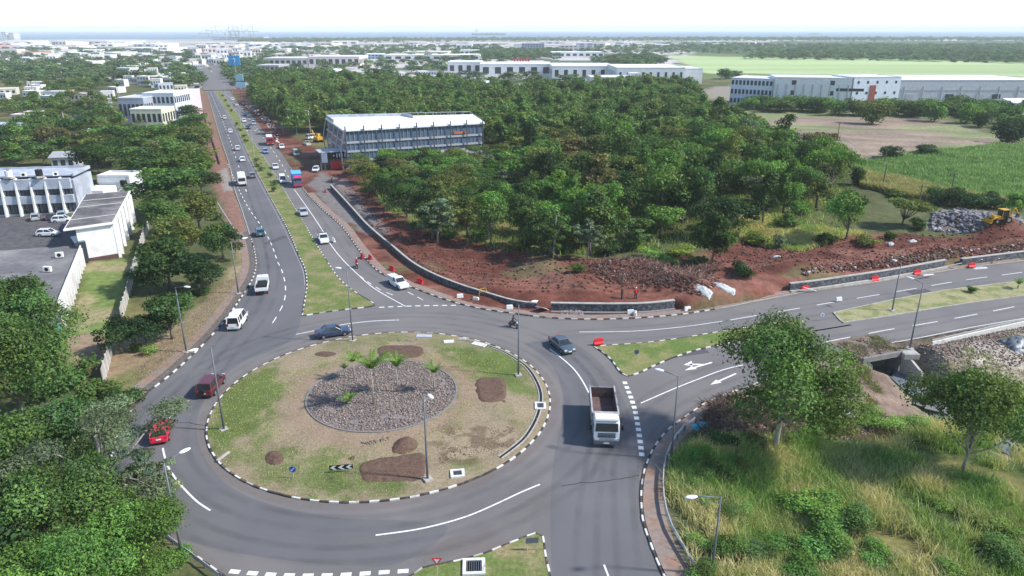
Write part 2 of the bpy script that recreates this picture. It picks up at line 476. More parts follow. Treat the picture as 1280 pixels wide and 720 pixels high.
# walls and creek
WALL1 = smooth(GP([(414,236),(427,250),(444,269),(460,287),(490,313),(524,340),(570,361),(610,374),(645,384),(680,387.5),(714,388.5),(777,389),(810,388),(842,384.5)], 0), 4)
WALL2 = smooth(GP([(986,364),(1020,360),(1060,354),(1100,348),(1140,341),(1180,333.5)], 0), 4)
WALL3 = smooth(GP([(1200,332),(1240,327),(1280,322),(1420,302)], 0), 4)
CREEK = smooth(np.vstack([G(1098,444), G(1118,458,-2), G(1143,485,-2.8), G(1165,503,-2.8), G(1200,530,-2.8), G(1290,570,-2.8), G(1400,600,-2.8)]), 4)

# land cover polygons: (pixels, colour, edge softness, noise amplitude)
RED = (0.135, 0.05, 0.036); TAN = (0.25, 0.20, 0.12); PALE = (0.33, 0.28, 0.24); GRN = (0.085, 0.115, 0.032)
COVER = [
 ('town', [(-400,100),(-400,46),(1700,46),(1700,62),(880,62),(830,90),(700,110),(520,118),(400,90),(330,100),(250,118),(220,100)], (0.48,0.44,0.42), 10, 25),
 ('farfield', [(835,70),(1000,72),(1700,80),(1700,100),(1280,96),(880,92)], (0.34,0.42,0.20), 5, 8),
 ('farwood', [(860,52),(1700,50),(1700,78),(1280,78),(950,70),(850,64)], (0.06,0.09,0.035), 10, 10),
 ('lotfar', [(855,118),(900,108),(1280,100),(1500,110),(1500,130),(1280,128),(930,130)], (0.25,0.22,0.18), 3, 4),
 ('brownfield', [(890,168),(930,150),(1000,143),(1100,146),(1180,150),(1270,176),(1230,188),(1140,192),(1080,204),(1010,200),(950,186)], (0.26,0.20,0.15), 3, 5),
 ('scrub', [(880,150),(930,133),(1290,140),(1290,150),(1000,146),(940,152)], (0.2,0.22,0.10), 3, 4),
 ('crop', [(1058,207),(1130,196),(1280,181),(1420,170),(1420,280),(1280,262),(1200,247),(1130,236)], (0.13,0.19,0.065), 0.8, 1.0),
 ('drybush', [(1075,228),(1130,236),(1190,250),(1260,262),(1200,262),(1110,250)], (0.30,0.25,0.16), 1.5, 2),
 ('redearth', [(283,108),(299,130),(320,160),(353,193),(380,237),(427,283),(470,337),(524,363),(600,387),(700,397),(794,398),(853,393),(953,375),(1020,363),(1086,354),(1153,343),(1280,326),(1420,310),(1420,285),(1280,292),(1200,303),(1130,300),(1060,302),(1000,293),(950,296),(900,318),(850,332),(790,338),(740,332),(690,322),(640,312),(580,305),(530,298),(500,280),(470,250),(448,215),(440,198),(400,190),(360,165),(320,130),(305,108)], RED, 1.2, 3.0),
 ('rubble', [(1180,268),(1270,278),(1290,298),(1200,302),(1150,292)], (0.26,0.25,0.27), 1, 1.5),
 ('greylot', [(385,230),(402,215),(430,226),(470,275),(486,300),(450,290),(410,262)], (0.17,0.155,0.15), 0.8, 1.5),
 ('leftstrip', [(240,108),(258,112),(267,143),(277,177),(287,207),(293,236),(302,257),(311,290),(318,320),(303,320),(290,296),(280,262),(270,240),(263,200),(255,160),(246,130)], (0.22,0.125,0.095), 1, 1.2),
 ('tanbank', [(318,318),(320,333),(303,370),(267,417),(213,469),(187,489),(150,500),(140,470),(165,430),(230,400),(270,360),(295,320),(310,300)], TAN, 1, 1.6),
 ('tanbank2', [(135,420),(187,400),(213,430),(200,470),(160,490),(120,480)], (0.24,0.18,0.11), 1, 1.5),
 ('redspot', [(92,438),(125,440),(140,462),(105,468)], (0.16,0.06,0.04), 0.8, 1),
 ('baylight', [(274,214),(283,210),(292,238),(280,240)], (0.27,0.24,0.22), 0.4, 0.3),
 ('lawn', [(108,330),(147,326),(166,322),(160,352),(152,397),(136,440),(77,436),(87,397)], (0.15,0.20,0.06), 0.8, 1.2),
 ('lawndirt', [(77,420),(110,415),(140,425),(120,462),(85,460)], (0.26,0.19,0.13), 1, 1.5),
 ('lot', [(-80,272),(84,270),(102,304),(72,382),(-80,385)], (0.10,0.095,0.10), 0.4, 0.2),
 ('site', [(1030,448),(1060,438),(1130,426),(1200,414),(1280,401),(1420,380),(1420,470),(1280,472),(1200,480),(1180,505),(1120,535),(1060,530),(1030,490),(960,475),(940,487),(900,500),(890,530),(925,545),(990,520),(1020,500)], (0.20,0.145,0.115), 1, 2.5),
 ('palestone', [(1195,440),(1290,418),(1420,400),(1420,480),(1280,475),(1215,470)], (0.36,0.32,0.27), 1, 2.5),
 ('drygrass', [(900,560),(1290,480),(1420,470),(1420,800),(900,800),(880,640)], (0.17,0.16,0.06), 2, 4),
 ('shoulder', [(933,487),(883,506),(856,524),(834,541),(817,563),(807,586),(802,611),(803,646),(812,677),(832,725),(878,725),(856,695),(838,660),(829,630),(829,596),(838,562),(850,545),(870,529),(905,508)], (0.2,0.165,0.14), 0.6, 0.5),
]
COVER = [(n, GP(p), np.array(c), e, a) for n, p, c, e, a in COVER]
WALL_AREA = np.vstack([WALL1, GP([(860,392),(953,375),(980,364)]), WALL2, WALL3, GP([(1420,200),(900,150),(600,150),(440,195)])])

def ground_z(x, y):
    x = np.asarray(x, float); y = np.asarray(y, float)
    d = -sdist(road_poly, x, y)                       # >0 outside the road
    z = -0.10 + 0.22 * sstep(0.2, 0.9, d) + 0.0 * x
    # behind the stone walls the ground stands higher
    iw = sdist(WALL_AREA, x, y)
    z += 0.85 * sstep(0.1, 1.2, iw) * (y < 400)
    rough = (fbm(x, y, 14, 3) - 0.5) * 2.0 + (fbm(x, y, 3.5, 5) - 0.5) * 0.9
    z += np.where(y < 300, rough, 0) * sstep(1.5, 9, d) * np.where(iw > 0, 0.9, 0.45)
    # spoil heaps on the red earth
    for (u, v, h, r) in ((765,352,1.2,5),(800,345,1.4,6),(835,365,1.4,5),(870,372,1.5,4.5),(905,352,1.5,6),(1000,345,1.1,6),(935,352,0.9,6),(1230,302,1.6,6),(1265,300,1.4,5),(1180,318,0.9,5),(1215,288,2.2,8),(620,372,0.6,4),(700,345,0.9,8)):
        c = G(u, v)
        z += h * np.exp(-((x - c[0]) ** 2 + ((y - c[1]) * 1.0) ** 2) / (r * r) * 1.4) * sstep(0.5, 2.5, d)
    # embankment down from the south side of the east road and the scrub
    sd = pdist(Sout, x, y, False)
    lowr = (x > 10) & (~inside(road_poly, x, y)) & (iw < 0) & (y < 110)
    z -= np.where(lowr, 1.9 * sstep(4.8, 12, sd), 0)
    # creek channel
    cd = pdist(CREEK, x, y, False)
    z = np.where(lowr, z + (-2.9 - z) * (1 - sstep(1.6, 5.0, cd)) * 1.0, z)
    # excavated trench beside the retaining wall
    c1 = GP([(1160,425),(1225,412),(1300,398)])
    z -= np.where(lowr, 0.8 * np.exp(-(pdist(c1, x, y, False) / 1.2) ** 2), 0)
    # left: banks
    z = np.where(y > 3100, z - 4 * sstep(3100, 3250, y), z)
    return z

def gz(x, y): return float(ground_z(np.array([x]), np.array([y]))[0])
def P3(u, v, dz=0.0, it=3):
    """ground point seen at (u, v), on the terrain"""
    z = 0.0
    for _ in range(it):
        p = G(u, v, z); z = gz(p[0], p[1])
    return (p[0], p[1], z + dz)

# ---- one ground sheet out to beyond the sea shore
def axis(lo, a, b, hi, step, grow):
    mid = list(np.arange(a, b + 1e-6, step)); l = []; s = step; x = a
    while x > lo:
        s *= grow; x -= s; l.append(x)
    r = []; s = step; x = b
    while x < hi:
        s *= grow; x += s; r.append(x)
    return np.array(l[::-1] + mid + r)
ax = axis(-9000, -95, 110, 9000, 0.62, 1.045); ay = axis(5, 30, 175, 3300, 0.62, 1.03)
X, Y = np.meshgrid(ax, ay); nx, ny = len(ax), len(ay)
Z = ground_z(X.ravel(), Y.ravel())
xs, ys = X.ravel(), Y.ravel()
base = np.array((0.09, 0.10, 0.042))
n1 = fbm(xs, ys, 6, 11)[:, None]; n2 = fbm(xs, ys, 40, 12)[:, None]; n3 = fbm(xs, ys, 400, 21)[:, None]
col = base * (0.7 + 0.6 * n1) + np.array((0.07, 0.045, 0.02)) * sstep(0.5, 0.65, n2)
col = np.where(ys[:, None] > 600, np.array((0.12, 0.15, 0.06)) * (0.6 + 0.8 * n3), col)
for n, p, c, e, a in COVER:
    s = sdist(p, xs, ys) + (fbm(xs, ys, a * 2.2, 31) - 0.5) * 2 * a
    w = sstep(-e, e, s)[:, None]
    cc = np.tile(c, (len(xs), 1))
    if n == 'redearth':
        q = fbm(xs, ys, 3.5, 41)[:, None]; q2 = fbm(xs, ys * 2.2, 9, 42)[:, None]
        cc = cc * (0.35 + 1.2 * q) + np.array((0.07, 0.045, 0.035)) * sstep(0.52, 0.68, q2)
        q3 = fbm(xs, ys, 11, 43)[:, None]
        cc = cc + (np.array((0.13, 0.13, 0.06)) - cc) * 0.6 * sstep(0.58, 0.68, q3) * (ys[:, None] > 105)
    elif n == 'town':
        q = fbm(xs, ys * 1.0, 60, 44)[:, None]
        cc = np.where(q > 0.46, cc, np.array((0.10, 0.13, 0.06)))
    elif n == 'farfield':
        q = vnoise(xs, ys, 300, 45)[:, None]; cc = cc * (0.75 + 0.25 * q + .3 * vnoise(xs * .15, ys, 45, 57)[:, None])
    elif n == 'brownfield':
        q = fbm(xs * 0.35, ys, 7, 46)[:, None]
        cc = cc * (0.6 + 0.8 * q) * (.8 + .4 * vnoise(xs * .3 + ys, ys * .05, 4, 59)[:, None]) + (np.array((0.2, 0.23, 0.10)) - cc) * 0.8 * sstep(0.52, 0.62, fbm(xs, ys, 30, 47)[:, None])
    elif n == 'crop':
        cc = cc * (0.8 + 0.4 * vnoise(xs * 0.5 + ys * 0.9, xs * 0.02, 2.6, 48)[:, None]) * (.75 + .5 * fbm(xs, ys, 25, 58)[:, None])
    elif n in ('lawn', 'tanbank', 'tanbank2'):
        q = fbm(xs, ys, 7, 49)[:, None]
        cc = cc + (np.array((0.27, 0.24, 0.13) if n == 'lawn' else (0.15, 0.15, 0.06)) - cc) * sstep(0.5, 0.66, q)
    elif n in ('site', 'palestone', 'rubble'):
        q = fbm(xs, ys, 4, 50)[:, None]; cc = cc * (0.55 + 0.85 * q)
        q = fbm(xs, ys, 9, 53)[:, None]
        cc = cc + (np.array((0.3, 0.26, 0.2)) - cc) * 0.7 * sstep(0.5, 0.62, q)
    elif n == 'drygrass':
        q = fbm(xs, ys, 8, 51)[:, None]; cc = cc + (np.array((0.07, 0.1, 0.03)) - cc) * sstep(0.42, 0.56, q)
    col = col * (1 - w) + cc * w
# creek bed mud
cdist = pdist(CREEK, xs, ys, False)
w = ((1 - sstep(2.0, 4.5, cdist)) * (xs > 10) * (ys < 110))[:, None]
col = col * (1 - w) + np.array((0.2, 0.19, 0.12)) * (0.5 + fbm(xs, ys, 2.5, 52)[:, None]) * w
# wheel tracks in the red earth
for tr in ([(560,350),(640,362),(740,372),(830,380),(900,360),(960,340),(1060,336),(1150,320),(1280,312)], [(470,300),(520,335),(600,362),(700,372)],
           [(720,360),(790,372),(860,352),(910,338)], [(890,350),(950,338),(1000,318),(1060,308)], [(395,200),(420,225),(450,255)]):
    tp = smooth(GP(tr), 5); t = pdist(tp, xs, ys, False)
    w = (np.exp(-((t - 0.9) / 0.35) ** 2) * 0.85)[:, None] * (0.4 + 0.9 * fbm(xs, ys, 4, 60)[:, None])
    col = col * (1 - w) + np.array((0.215, 0.105, 0.075)) * w
idx = np.arange(nx * ny).reshape(ny, nx)
F = np.stack([idx[:-1, :-1], idx[:-1, 1:], idx[1:, 1:], idx[1:, :-1]], -1).reshape(-1, 4)
me = np_mesh('ground', np.c_[xs, ys, Z], F, 4, col, True)
tag(link('ground', me, M['ground']), kind='structure')
mb = MB(); mb.add([(-16000, 3150, -1.6), (16000, 3150, -1.6), (16000, 16000, -1.6), (-16000, 16000, -1.6)], [(0, 1, 2, 3)])
tag(mb.build('sea', M['sea']), kind='structure')
# creek water and concrete apron
def ribbon(P, hw, z, closed=False):
    P = np.asarray(P); Nn = normals2(P, closed); a = P + Nn * hw; b = P - Nn * hw; n = len(P)
    V = [(p[0], p[1], z) for p in a] + [(p[0], p[1], z) for p in b]
    F = [(n + i, n + (i + 1) % n, (i + 1) % n, i) for i in range(n if closed else n - 1)]
    return V, F
mb = MB(); V_, F_ = ribbon(CREEK[3:], 1.5, -2.78); mb.add(V_, F_)
tag(mb.build('creek_water', M['water']), kind='structure')

def poly_sheet(name, poly, z, m, kind='structure'):
    """flat sheet (concave outline allowed)"""
    from mathutils.geometry import tessellate_polygon
    pts = [Vector((p[0], p[1], 0)) for p in poly]
    tris = tessellate_polygon([pts])
    mb = MB(); fs = []
    for t in tris:
        a, b, c = (pts[i] for i in t)
        fs.append(t if (b - a).cross(c - a).z > 0 else (t[0], t[2], t[1]))
    mb.add([(p.x, p.y, z) for p in pts], fs)
    return tag(mb.build(name, m), kind=kind)

poly_sheet('road', road_poly, 0.0, M['asphalt'])
# newer, darker surfacing: the through lane round the east of the island and the west half
newA = np.vstack([smooth(GP([(690,770),(689,700),(688,640),(692,575),(703,520),(701,480),(684,450),(655,430)]), 4), smooth(GP([(700,420),(735,440),(765,472),(784,510),(797,560),(799,610),(800,646),(809,677),(819,703),(829,725),(846,762)]), 4)])
poly_sheet('resurfaced_lane', newA, 0.004, M['asphalt_new'])
newB = np.vstack([smooth(GP([(259,116),(268,143),(278,177),(288,207),(295,236),(304,262),(313,290),(320,313),(321,333),(316,350),(304,370),(289,393),(268,417),(250,436),(214,469),(188,489),(165,515),(149,546),(143,578),(150,608),(165,630)]), 4),
                  smooth(GP([(222,672),(290,690),(420,706),(500,704),(560,660),(510,651),(430,648),(350,634),(290,610),(255,570),(246,530),(262,490),(300,455),(360,428),(376,400),(380,362),(379,340),(371,320),(361,295),(348,270),(328,233),(311,200),(299,172),(288,150),(276,130),(266,115)]), 4)])
poly_sheet('resurfaced_carriageway', newB, 0.004, M['asphalt_new'])

# ---- markings
def line(name, pts, w=0.13, dash=None, z=0.009, m='paint', sm=5):
    P = smooth(GP(pts), sm) if len(pts) > 2 else GP(pts)
    P = resample(P, 0.4)
    mb = MB()
    if dash is None:
        V_, F_ = ribbon(P, w / 2, z); mb.add(V_, F_)
    else:
        d = np.r_[0, np.cumsum(np.linalg.norm(np.diff(P, axis=0), axis=1))]
        s = dash[2] if len(dash) > 2 else 0
        while s + dash[0] < d[-1]:
            ss = np.linspace(s, s + dash[0], max(2, int(dash[0] / 0.8) + 1))
            q = np.c_[np.interp(ss, d, P[:, 0]), np.interp(ss, d, P[:, 1])]
            V_, F_ = ribbon(q, w / 2, z); mb.add(V_, F_)
            s += dash[0] + dash[1]
    return tag(mb.build(name, M[m]), kind='structure')
line('lane_line', [(370,418),(395,413),(427,406),(464,401.5),(499,400)], 0.16)
line('lane_line', [(687,436),(702,447.5),(717,461),(728,476),(736,491)], 0.16)
line('lane_line', [(469.5,669),(520,662),(555,654),(587.5,644),(620,630),(652,615),(675,605.5)], 0.16)
line('lane_line', [(203.5,560),(209,581),(221,600),(235,616),(249,629),(263,638)], 0.17)
line('lane_line', [(222,505),(216,515),(210,527),(206,540)], 0.14)
line('lane_line', [(724,415),(790,414),(854,408.5),(903,401.5)], 0.13)
line('lane_line', [(801,504),(840,487),(870,475),(905,462),(930,456)], 0.15)
line('lane_line', [(368,237),(383,258),(400,283),(413,305),(427,323),(444,340),(467,360),(507,383)], 0.15)
line('edge_line', [(1072,435),(1140,424),(1210,410),(1280,398),(1400,378)], 0.12)
line('lane_line', [(285,205),(300,240),(312,262),(322,276),(333,293),(340,307),(347,327),(353,340),(357,362),(354,380),(340,405)], 0.15, (2.2, 2.2))
line('lane_line', [(263,115),(275,143),(288,177),(300,213),(309,243)], 0.2, (3.0, 6.0), m='paint')
line('edge_line', [(267,112),(289,152),(311,202),(328,235),(348,272),(370,318),(379,340),(381,357)], 0.1, m='faint')
line('edge_line', [(289,238),(300,262),(309,290),(316,313),(318,333),(313,350),(301,370)], 0.1, m='faint')
line('lane_line', [(280,115),(310,147),(335,180),(352,205),(368,237)], 0.17, (3.0, 6.0))
line('lane_line', [(510,365),(523,372),(540,381)], 0.14, (1.6, 1.2))
line('lane_line', [(450,345),(475,362),(500,372)], 0.14, (1.6, 1.6))
line('lane_line', [(913,400),(983,388),(1040,378),(1130,363),(1200,351),(1280,340),(1400,322)], 0.15, (4.5, 3.2))
line('lane_line', [(1030,428),(1100,414),(1160,404),(1230,391),(1290,379),(1400,360)], 0.15, (4.5, 3.2))
# give way dashes
line('give_way_line', [(474,384.2),(520,382.4),(580,381.5)], 0.28, (0.75, 0.55), sm=5)
line('give_way_line', [(780.5,477),(786,490),(793,510),(797,530),(800,550),(802.5,571)], 0.5, (0.62, 0.5))
line('give_way_line', [(287,714),(350,719),(420,719),(470,716),(520,713)], 0.42, (0.8, 0.6))
line('lane_line', [(755,706),(762,724)], 0.15)
# faint tyre/old-paint arcs
line('old_marking', [(600,585),(640,560),(664,528)], 0.1, m='faint')
def arrow(u0, v0, u1, v1, turn=0):
    a = G(u0, v0); b = G(u1, v1); d = (a - b); L = np.linalg.norm(d); d /= L; n = np.array([-d[1], d[0]])
    mb = MB(); q = lambda s, t: (*(a - d * s + n * t), 0.010)
    mb.add([q(0, 0), q(1.5, -0.42), q(1.5, 0.42)], [(0, 1, 2)])
    mb.add([q(1.5, -0.12), q(L, -0.12), q(L, 0.12), q(1.5, 0.12)], [(0, 1, 2, 3)])
    if turn:
        mb.add([q(2.6, 0.12 * turn), q(3.2, 0.12 * turn), q(1.9, 1.0 * turn), q(1.3, 0.9 * turn)], [(0, 1, 2, 3) if turn < 0 else (0, 3, 2, 1)])
        mb.add([q(0.9, 1.2 * turn), q(2.5, 1.5 * turn), q(1.6, 0.4 * turn)], [(0, 1, 2) if turn > 0 else (0, 2, 1)])
    tag(mb.build('lane_arrow', M['paint']), kind='structure')
arrow(856,463,890,453,-1); arrow(888,481,920,467)

# ---- wear on the asphalt: rubber tracks and dust, as thin see-through films
def film(name, col, amt, sc=.35):
    m = bpy.data.materials.new(name); m.use_nodes = True; N = m.node_tree.nodes; L = m.node_tree.links; b = N['Principled BSDF']
    b.inputs['Base Color'].default_value = (*col, 1); b.inputs['Roughness'].default_value = .8; b.inputs['Specular IOR Level'].default_value = .2
    at = N.new('ShaderNodeAttribute'); at.attribute_name = 'tint'; n = N.new('ShaderNodeTexNoise'); n.inputs['Scale'].default_value = sc; n.inputs['Detail'].default_value = 6
    tc = N.new('ShaderNodeTexCoord'); L.new(tc.outputs['Object'], n.inputs['Vector']); r = N.new('ShaderNodeMapRange'); r.inputs[1].default_value = .3; r.inputs[2].default_value = .7; r.inputs[4].default_value = amt
    L.new(n.outputs['Fac'], r.inputs[0]); mu = N.new('ShaderNodeMath'); mu.operation = 'MULTIPLY'; L.new(r.outputs[0], mu.inputs[0]); L.new(at.outputs['Fac'], mu.inputs[1]); L.new(mu.outputs[0], b.inputs['Alpha']); return m
M['rubberfilm'] = film('tyre_rubber_film', (.05, .049, .053), .15); M['dustfilm'] = film('dust_film', (.25, .2, .17), .45, .5); M['palefilm'] = film('pale_wear_film', (.22, .205, .2), .5, .3)
def soft_ribbon(name, P, w, m, z, closed=False):
    P = resample(P, .8); Nn = normals2(P); n = len(P); V = []; C_ = []; F = []
    for k, (o, a) in enumerate(((-1, 0), (-.5, .8), (0, 1), (.5, .8), (1, 0))):
        V += [(p[0] + q[0] * o * w / 2, p[1] + q[1] * o * w / 2, z) for p, q in zip(P, Nn)]
        fade = np.clip(np.minimum(np.arange(n), np.arange(n)[::-1]) / 6, 0, 1) if not closed else np.ones(n); C_ += [(a * f,) * 3 for f in fade]
    for k in range(4):
        for i in range(n - 1): F.append((k * n + i, k * n + i + 1, (k + 1) * n + i + 1, (k + 1) * n + i)[::-1])
    return tag(link(name, np_mesh(name, np.array(V), np.array(F), 4, np.array(C_)), m), kind='structure')
tt = np.linspace(0, 2 * np.pi, 200)
for i, r_ in enumerate((1.9, 3.5, 5.6, 7.2)):
    soft_ribbon('tyre_wear', ISL_C + (ISL_R + r_) * np.c_[np.cos(tt), np.sin(tt)], .9, M['rubberfilm'], .0055 + .0004 * i, True)
soft_ribbon('road_dust', ISL_C + (ISL_R + .5) * np.c_[np.cos(tt), np.sin(tt)], 1.3, M['dustfilm'], .0072, True)
soft_ribbon('road_dust', Lout - normals2(Lout) * -0 + 0, 1.4, M['dustfilm'], .0071); soft_ribbon('road_dust', Lout2, 1.6, M['dustfilm'], .0071); soft_ribbon('road_dust', Rout, 1.7, M['dustfilm'], .0071); soft_ribbon('road_dust', Sout, 1.5, M['dustfilm'], .0071)
for k, (pp, offs, m_) in enumerate((([(730,770),(735,640),(748,540),(735,480),(700,440),(650,415)], (-.8, .8), 'rubberfilm'), ([(790,770),(780,640),(775,560),(760,490)], (-.8, .8), 'rubberfilm'),
  ([(262,113),(282,160),(300,200),(320,255),(338,310),(341,350),(325,395),(280,450),(235,510)], (-.8, .8), 'rubberfilm'), ([(262,113),(279,160),(295,207),(309,255),(325,310),(328,350),(305,395),(260,450),(215,505)], (-.8, .8), 'rubberfilm'),
  ([(284,113),(312,142),(345,185),(385,240),(420,290),(465,340),(540,370),(640,400)], (-.8, .8), 'rubberfilm'), ([(1280,350),(1150,372),(1000,393),(850,415),(720,425),(690,430)], (-2.9, -1.3, 1.0, 2.6), 'rubberfilm'), ([(1400,372),(1280,390),(1150,413),(1040,434),(930,462),(840,500),(800,540),(770,620)], (-2.6, -1, 1.2, 2.6), 'rubberfilm'),
  ([(690,580),(640,610),(560,650),(470,675),(380,672)], (-2, 0, 3), 'palefilm'), ([(700,600),(694,650),(692,715)], (-1,), 'palefilm'), ([(660,650),(560,690),(500,705)], (-.5, 1.2), 'dustfilm'), ([(740,440),(762,470),(778,500)], (-.8,), 'dustfilm'), ([(860,470),(900,455),(960,440),(1040,420)], (0,), 'palefilm'), ([(330,430),(352,412),(375,392)], (0,), 'palefilm'))):
    P = smooth(GP(pp), 8); Nn = normals2(P)
    for j, o_ in enumerate(offs): soft_ribbon('tyre_wear' if m_ == 'rubberfilm' else 'worn_patch', P + Nn * o_, .8 if m_ == 'rubberfilm' else 2.2, M[m_], .0058 + .00015 * (k % 6) + .00004 * j)
for (u, v, w_, l_, a_) in ((860,440,2,5,.3),(1150,365,1.8,4,.25),(345,300,1.5,6,1.2)):
    p = G(u, v); mb = MB(); ca, sa = math.cos(a_), math.sin(a_); mb.add([(p[0] + x * ca - y * sa, p[1] + x * sa + y * ca, .0053) for x, y in ((-l_ / 2, -w_ / 2), (l_ / 2, -w_ / 2), (l_ / 2, w_ / 2), (-l_ / 2, w_ / 2))], [(0, 1, 2, 3)])
    tag(mb.build('road_patch', mat('patch_asphalt', (.085, .08, .084), .9, n_scale=8, n_amt=.15)), kind='structure')
mb = MB(); 
for pts in ([(700,607),(740,603),(780,598),(800,594)], [(212,527),(236,529),(258,532)]):
    P = resample(smooth(GP(pts), 4), .5); P = P + np.random.default_rng(3).normal(size=P.shape) * .05; V_, F_ = ribbon(P, .04, .0082); mb = MB(); mb.add(V_, F_); tag(mb.build('tar_joint', M['black']), kind='structure')

# ---- raised islands and verges
def pad(name, poly, z, m, inset=0.16):
    P = np.asarray(poly)
    return poly_sheet(name, P, z, m)
def kerb(name, P, closed=True, seg=0.95, w=0.16, h=0.13, striped=True, z0=-0.05, phase=0, miss=0.05):
    P = np.asarray(P)
    if closed: P = np.vstack([P, P[:1]])
    P = resample(P, seg)
    if closed: P = P[:-1]
    Nn = normals2(P, closed); n = len(P); mb = MB()
    for i in range(n if closed else n - 1):
        j = (i + 1) % n
        a, b = P[i], P[j]; t = (b - a) * 0.012
        na, nb = Nn[i] * w / 2, Nn[j] * w / 2
        dz = random.uniform(-0.012, 0.012); off = Nn[i] * random.uniform(-0.02, 0.02)
        q = [a + t + na + off, b - t + nb + off, b - t - nb + off, a + t - na + off]
        mi = 0 if (not striped or (i + phase) % 2) else 1
        if striped and random.random() < miss: mi = 1
        if striped and mi == 0 and random.random() < .12: mi = 2
        off = off * random.choice((1, 1, 2.5))
        mb.prism([tuple(p) for p in q], z0, h + dz, mi)
    return tag(mb.build(name, [M['kerb_w'], M['kerb_b'], M['concrete']] if striped else [M['concrete']]), kind='structure')
def inset(poly, d):
    P = np.asarray(poly); a = 0.5 * np.sum(P[:, 0] * np.roll(P[:, 1], -1) - np.roll(P[:, 0], -1) * P[:, 1])
    return P + normals2(P, True) * (d if a > 0 else -d)
th = np.linspace(0, 2 * np.pi, 160, endpoint=False)
circ = ISL_C + ISL_R * np.c_[np.cos(th), np.sin(th)]
kerb('kerb', circ, seg=0.86)
kerb('kerb', inset(NMED, 0.1), seg=0.9)
kerb('kerb', inset(ESPL, 0.1), seg=0.8); kerb('kerb', inset(EMED, 0.1), seg=1.0, striped=False)
kerb('kerb', inset(SSPL, 0.1), seg=0.8)
poly_sheet('median_verge', inset(NMED, 0.15), 0.11, M['verge'])
poly_sheet('splitter_verge', inset(ESPL, 0.15), 0.11, mat('lush_grass', (0.115, 0.165, 0.045), 0.95, n_scale=3, n_amt=0.25, bump=0.05, bump_scale=9, tint2=(0.22, 0.21, 0.09), t2_scale=0.3, t2_lo=0.42, t2_hi=0.6, spec=0.1))
poly_sheet('median_verge', inset(EMED, 0.15), 0.11, M['dryverge'])
poly_sheet('splitter_verge', inset(SSPL, 0.15), 0.11, M['verge'])
# outer kerbs
kerb('kerb', Rout[(Rout[:, 1] < 210) & (Rout[:, 0] < 30)], False, seg=0.9)
kerb('kerb', Rout[(Rout[:, 0] > 29)], False, seg=1.0, striped=False)
kerb('kerb', Sout[(Sout[:, 0] < 31)], False, seg=0.85)
kerb('kerb', Lout[(Lout[:, 1] < 135)], False, seg=0.9); kerb('kerb', Lout2, False, seg=0.85)
kerb('kerb', Lout[(Lout[:, 1] > 134)], False, seg=2, striped=False)
# footpaths beside the kerbs
def strip(name, P, o1, o2, z, m):
    P = np.asarray(P); Nn = normals2(P); a = P + Nn * o1; b = P + Nn * o2; n = len(P)
    mb = MB(); fs = [(i, i + 1, n + i + 1, n + i) for i in range(n - 1)]
    if (o2 - o1) < 0: fs = [f[::-1] for f in fs]
    mb.add([(p[0], p[1], z) for p in a] + [(p[0], p[1], z) for p in b], fs)
    return tag(mb.build(name, m), kind='structure')
sN = Sout[(Sout[:, 0] < 30)]
strip('footpath', sN, 0.15, 1.9, 0.13, M['path'])
Rn = Rout[(Rout[:, 1] < 175) & (Rout[:, 0] < 90)]
strip('footpath', Rn, 0.15, 1.5, 0.135, M['path'])
L1 = Lout[(Lout[:, 1] < 140)]
# stone channel and low wall along the left kerb
strip('stone_channel', L1, -0.15, -1.05, 0.135, mat('channel', (0.12, 0.105, 0.10), 0.95, n_scale=3, n_amt=0.4, bump=0.05))
strip('footpath', L1, -1.1, -2.3, 0.16, M['path'])

# ---- central island surface
nr, na = 90, 300
rr = np.linspace(0, ISL_R - 0.1, nr); aa = np.linspace(0, 2 * np.pi, na, endpoint=False)
RR, AA = np.meshgrid(rr, aa, indexing='ij')
ix = (ISL_C[0] + RR * np.cos(AA)).ravel(); iy = (ISL_C[1] + RR * np.sin(AA)).ravel()
def isl_z(x, y):
    r = np.hypot(x - ISL_C[0], y - ISL_C[1]) / ISL_R
    return 0.11 + 0.55 * np.clip(1 - r ** 2, 0, 1) + (fbm(x, y, 3, 71) - 0.5) * 0.12 * np.clip((1 - r) * 8, 0, 1)
iz = isl_z(ix, iy)
green = np.array((0.105, 0.14, 0.04)); dry = np.array((0.255, 0.205, 0.135)); bare = np.array((0.27, 0.19, 0.14))
q = fbm(ix, iy, 5, 72)[:, None]; q2 = fbm(ix, iy, 2.0, 73)[:, None]; q5 = fbm(ix, iy, 0.9, 78)[:, None]
c = dry * (0.8 + 0.4 * q2) + (green - dry) * (0.75 * sstep(0.5, 0.66, q)) * sstep(0.35, 0.55, q5)
for pts, amt in (([(590,436),(640,448),(672,480),(676,500),(640,500),(600,470),(560,440)], 0.95), ([(300,480),(350,455),(345,500),(300,540),(265,560),(268,520)], 0.9), ([(540,420),(620,440),(600,450),(520,428)], 0.6),
                 ([(265,560),(290,580),(360,610),(440,618),(520,612),(500,600),(400,590),(330,570)], 0.6), ([(400,425),(480,418),(520,425),(450,436),(400,445)], 0.55), ([(540,580),(600,575),(600,590),(560,600)], 0.8), ([(620,505),(650,505),(640,530),(610,520)],0.6)):
    w = (sstep(-1.4, 1.2, sdist(GP(pts), ix, iy) + (q[:, 0] - 0.5) * 5 + (q5[:, 0] - 0.5) * 3) * amt)[:, None]
    c = c * (1 - w) + green * (0.75 + 0.5 * q2) * w
rk = np.hypot(ix - ROCK_C[0], iy - ROCK_C[1])
w = (np.exp(-((rk - ROCK_R - 1.3) / 1.3) ** 2) * 0.7)[:, None] * (0.5 + q); c = c * (1 - w) + bare * w
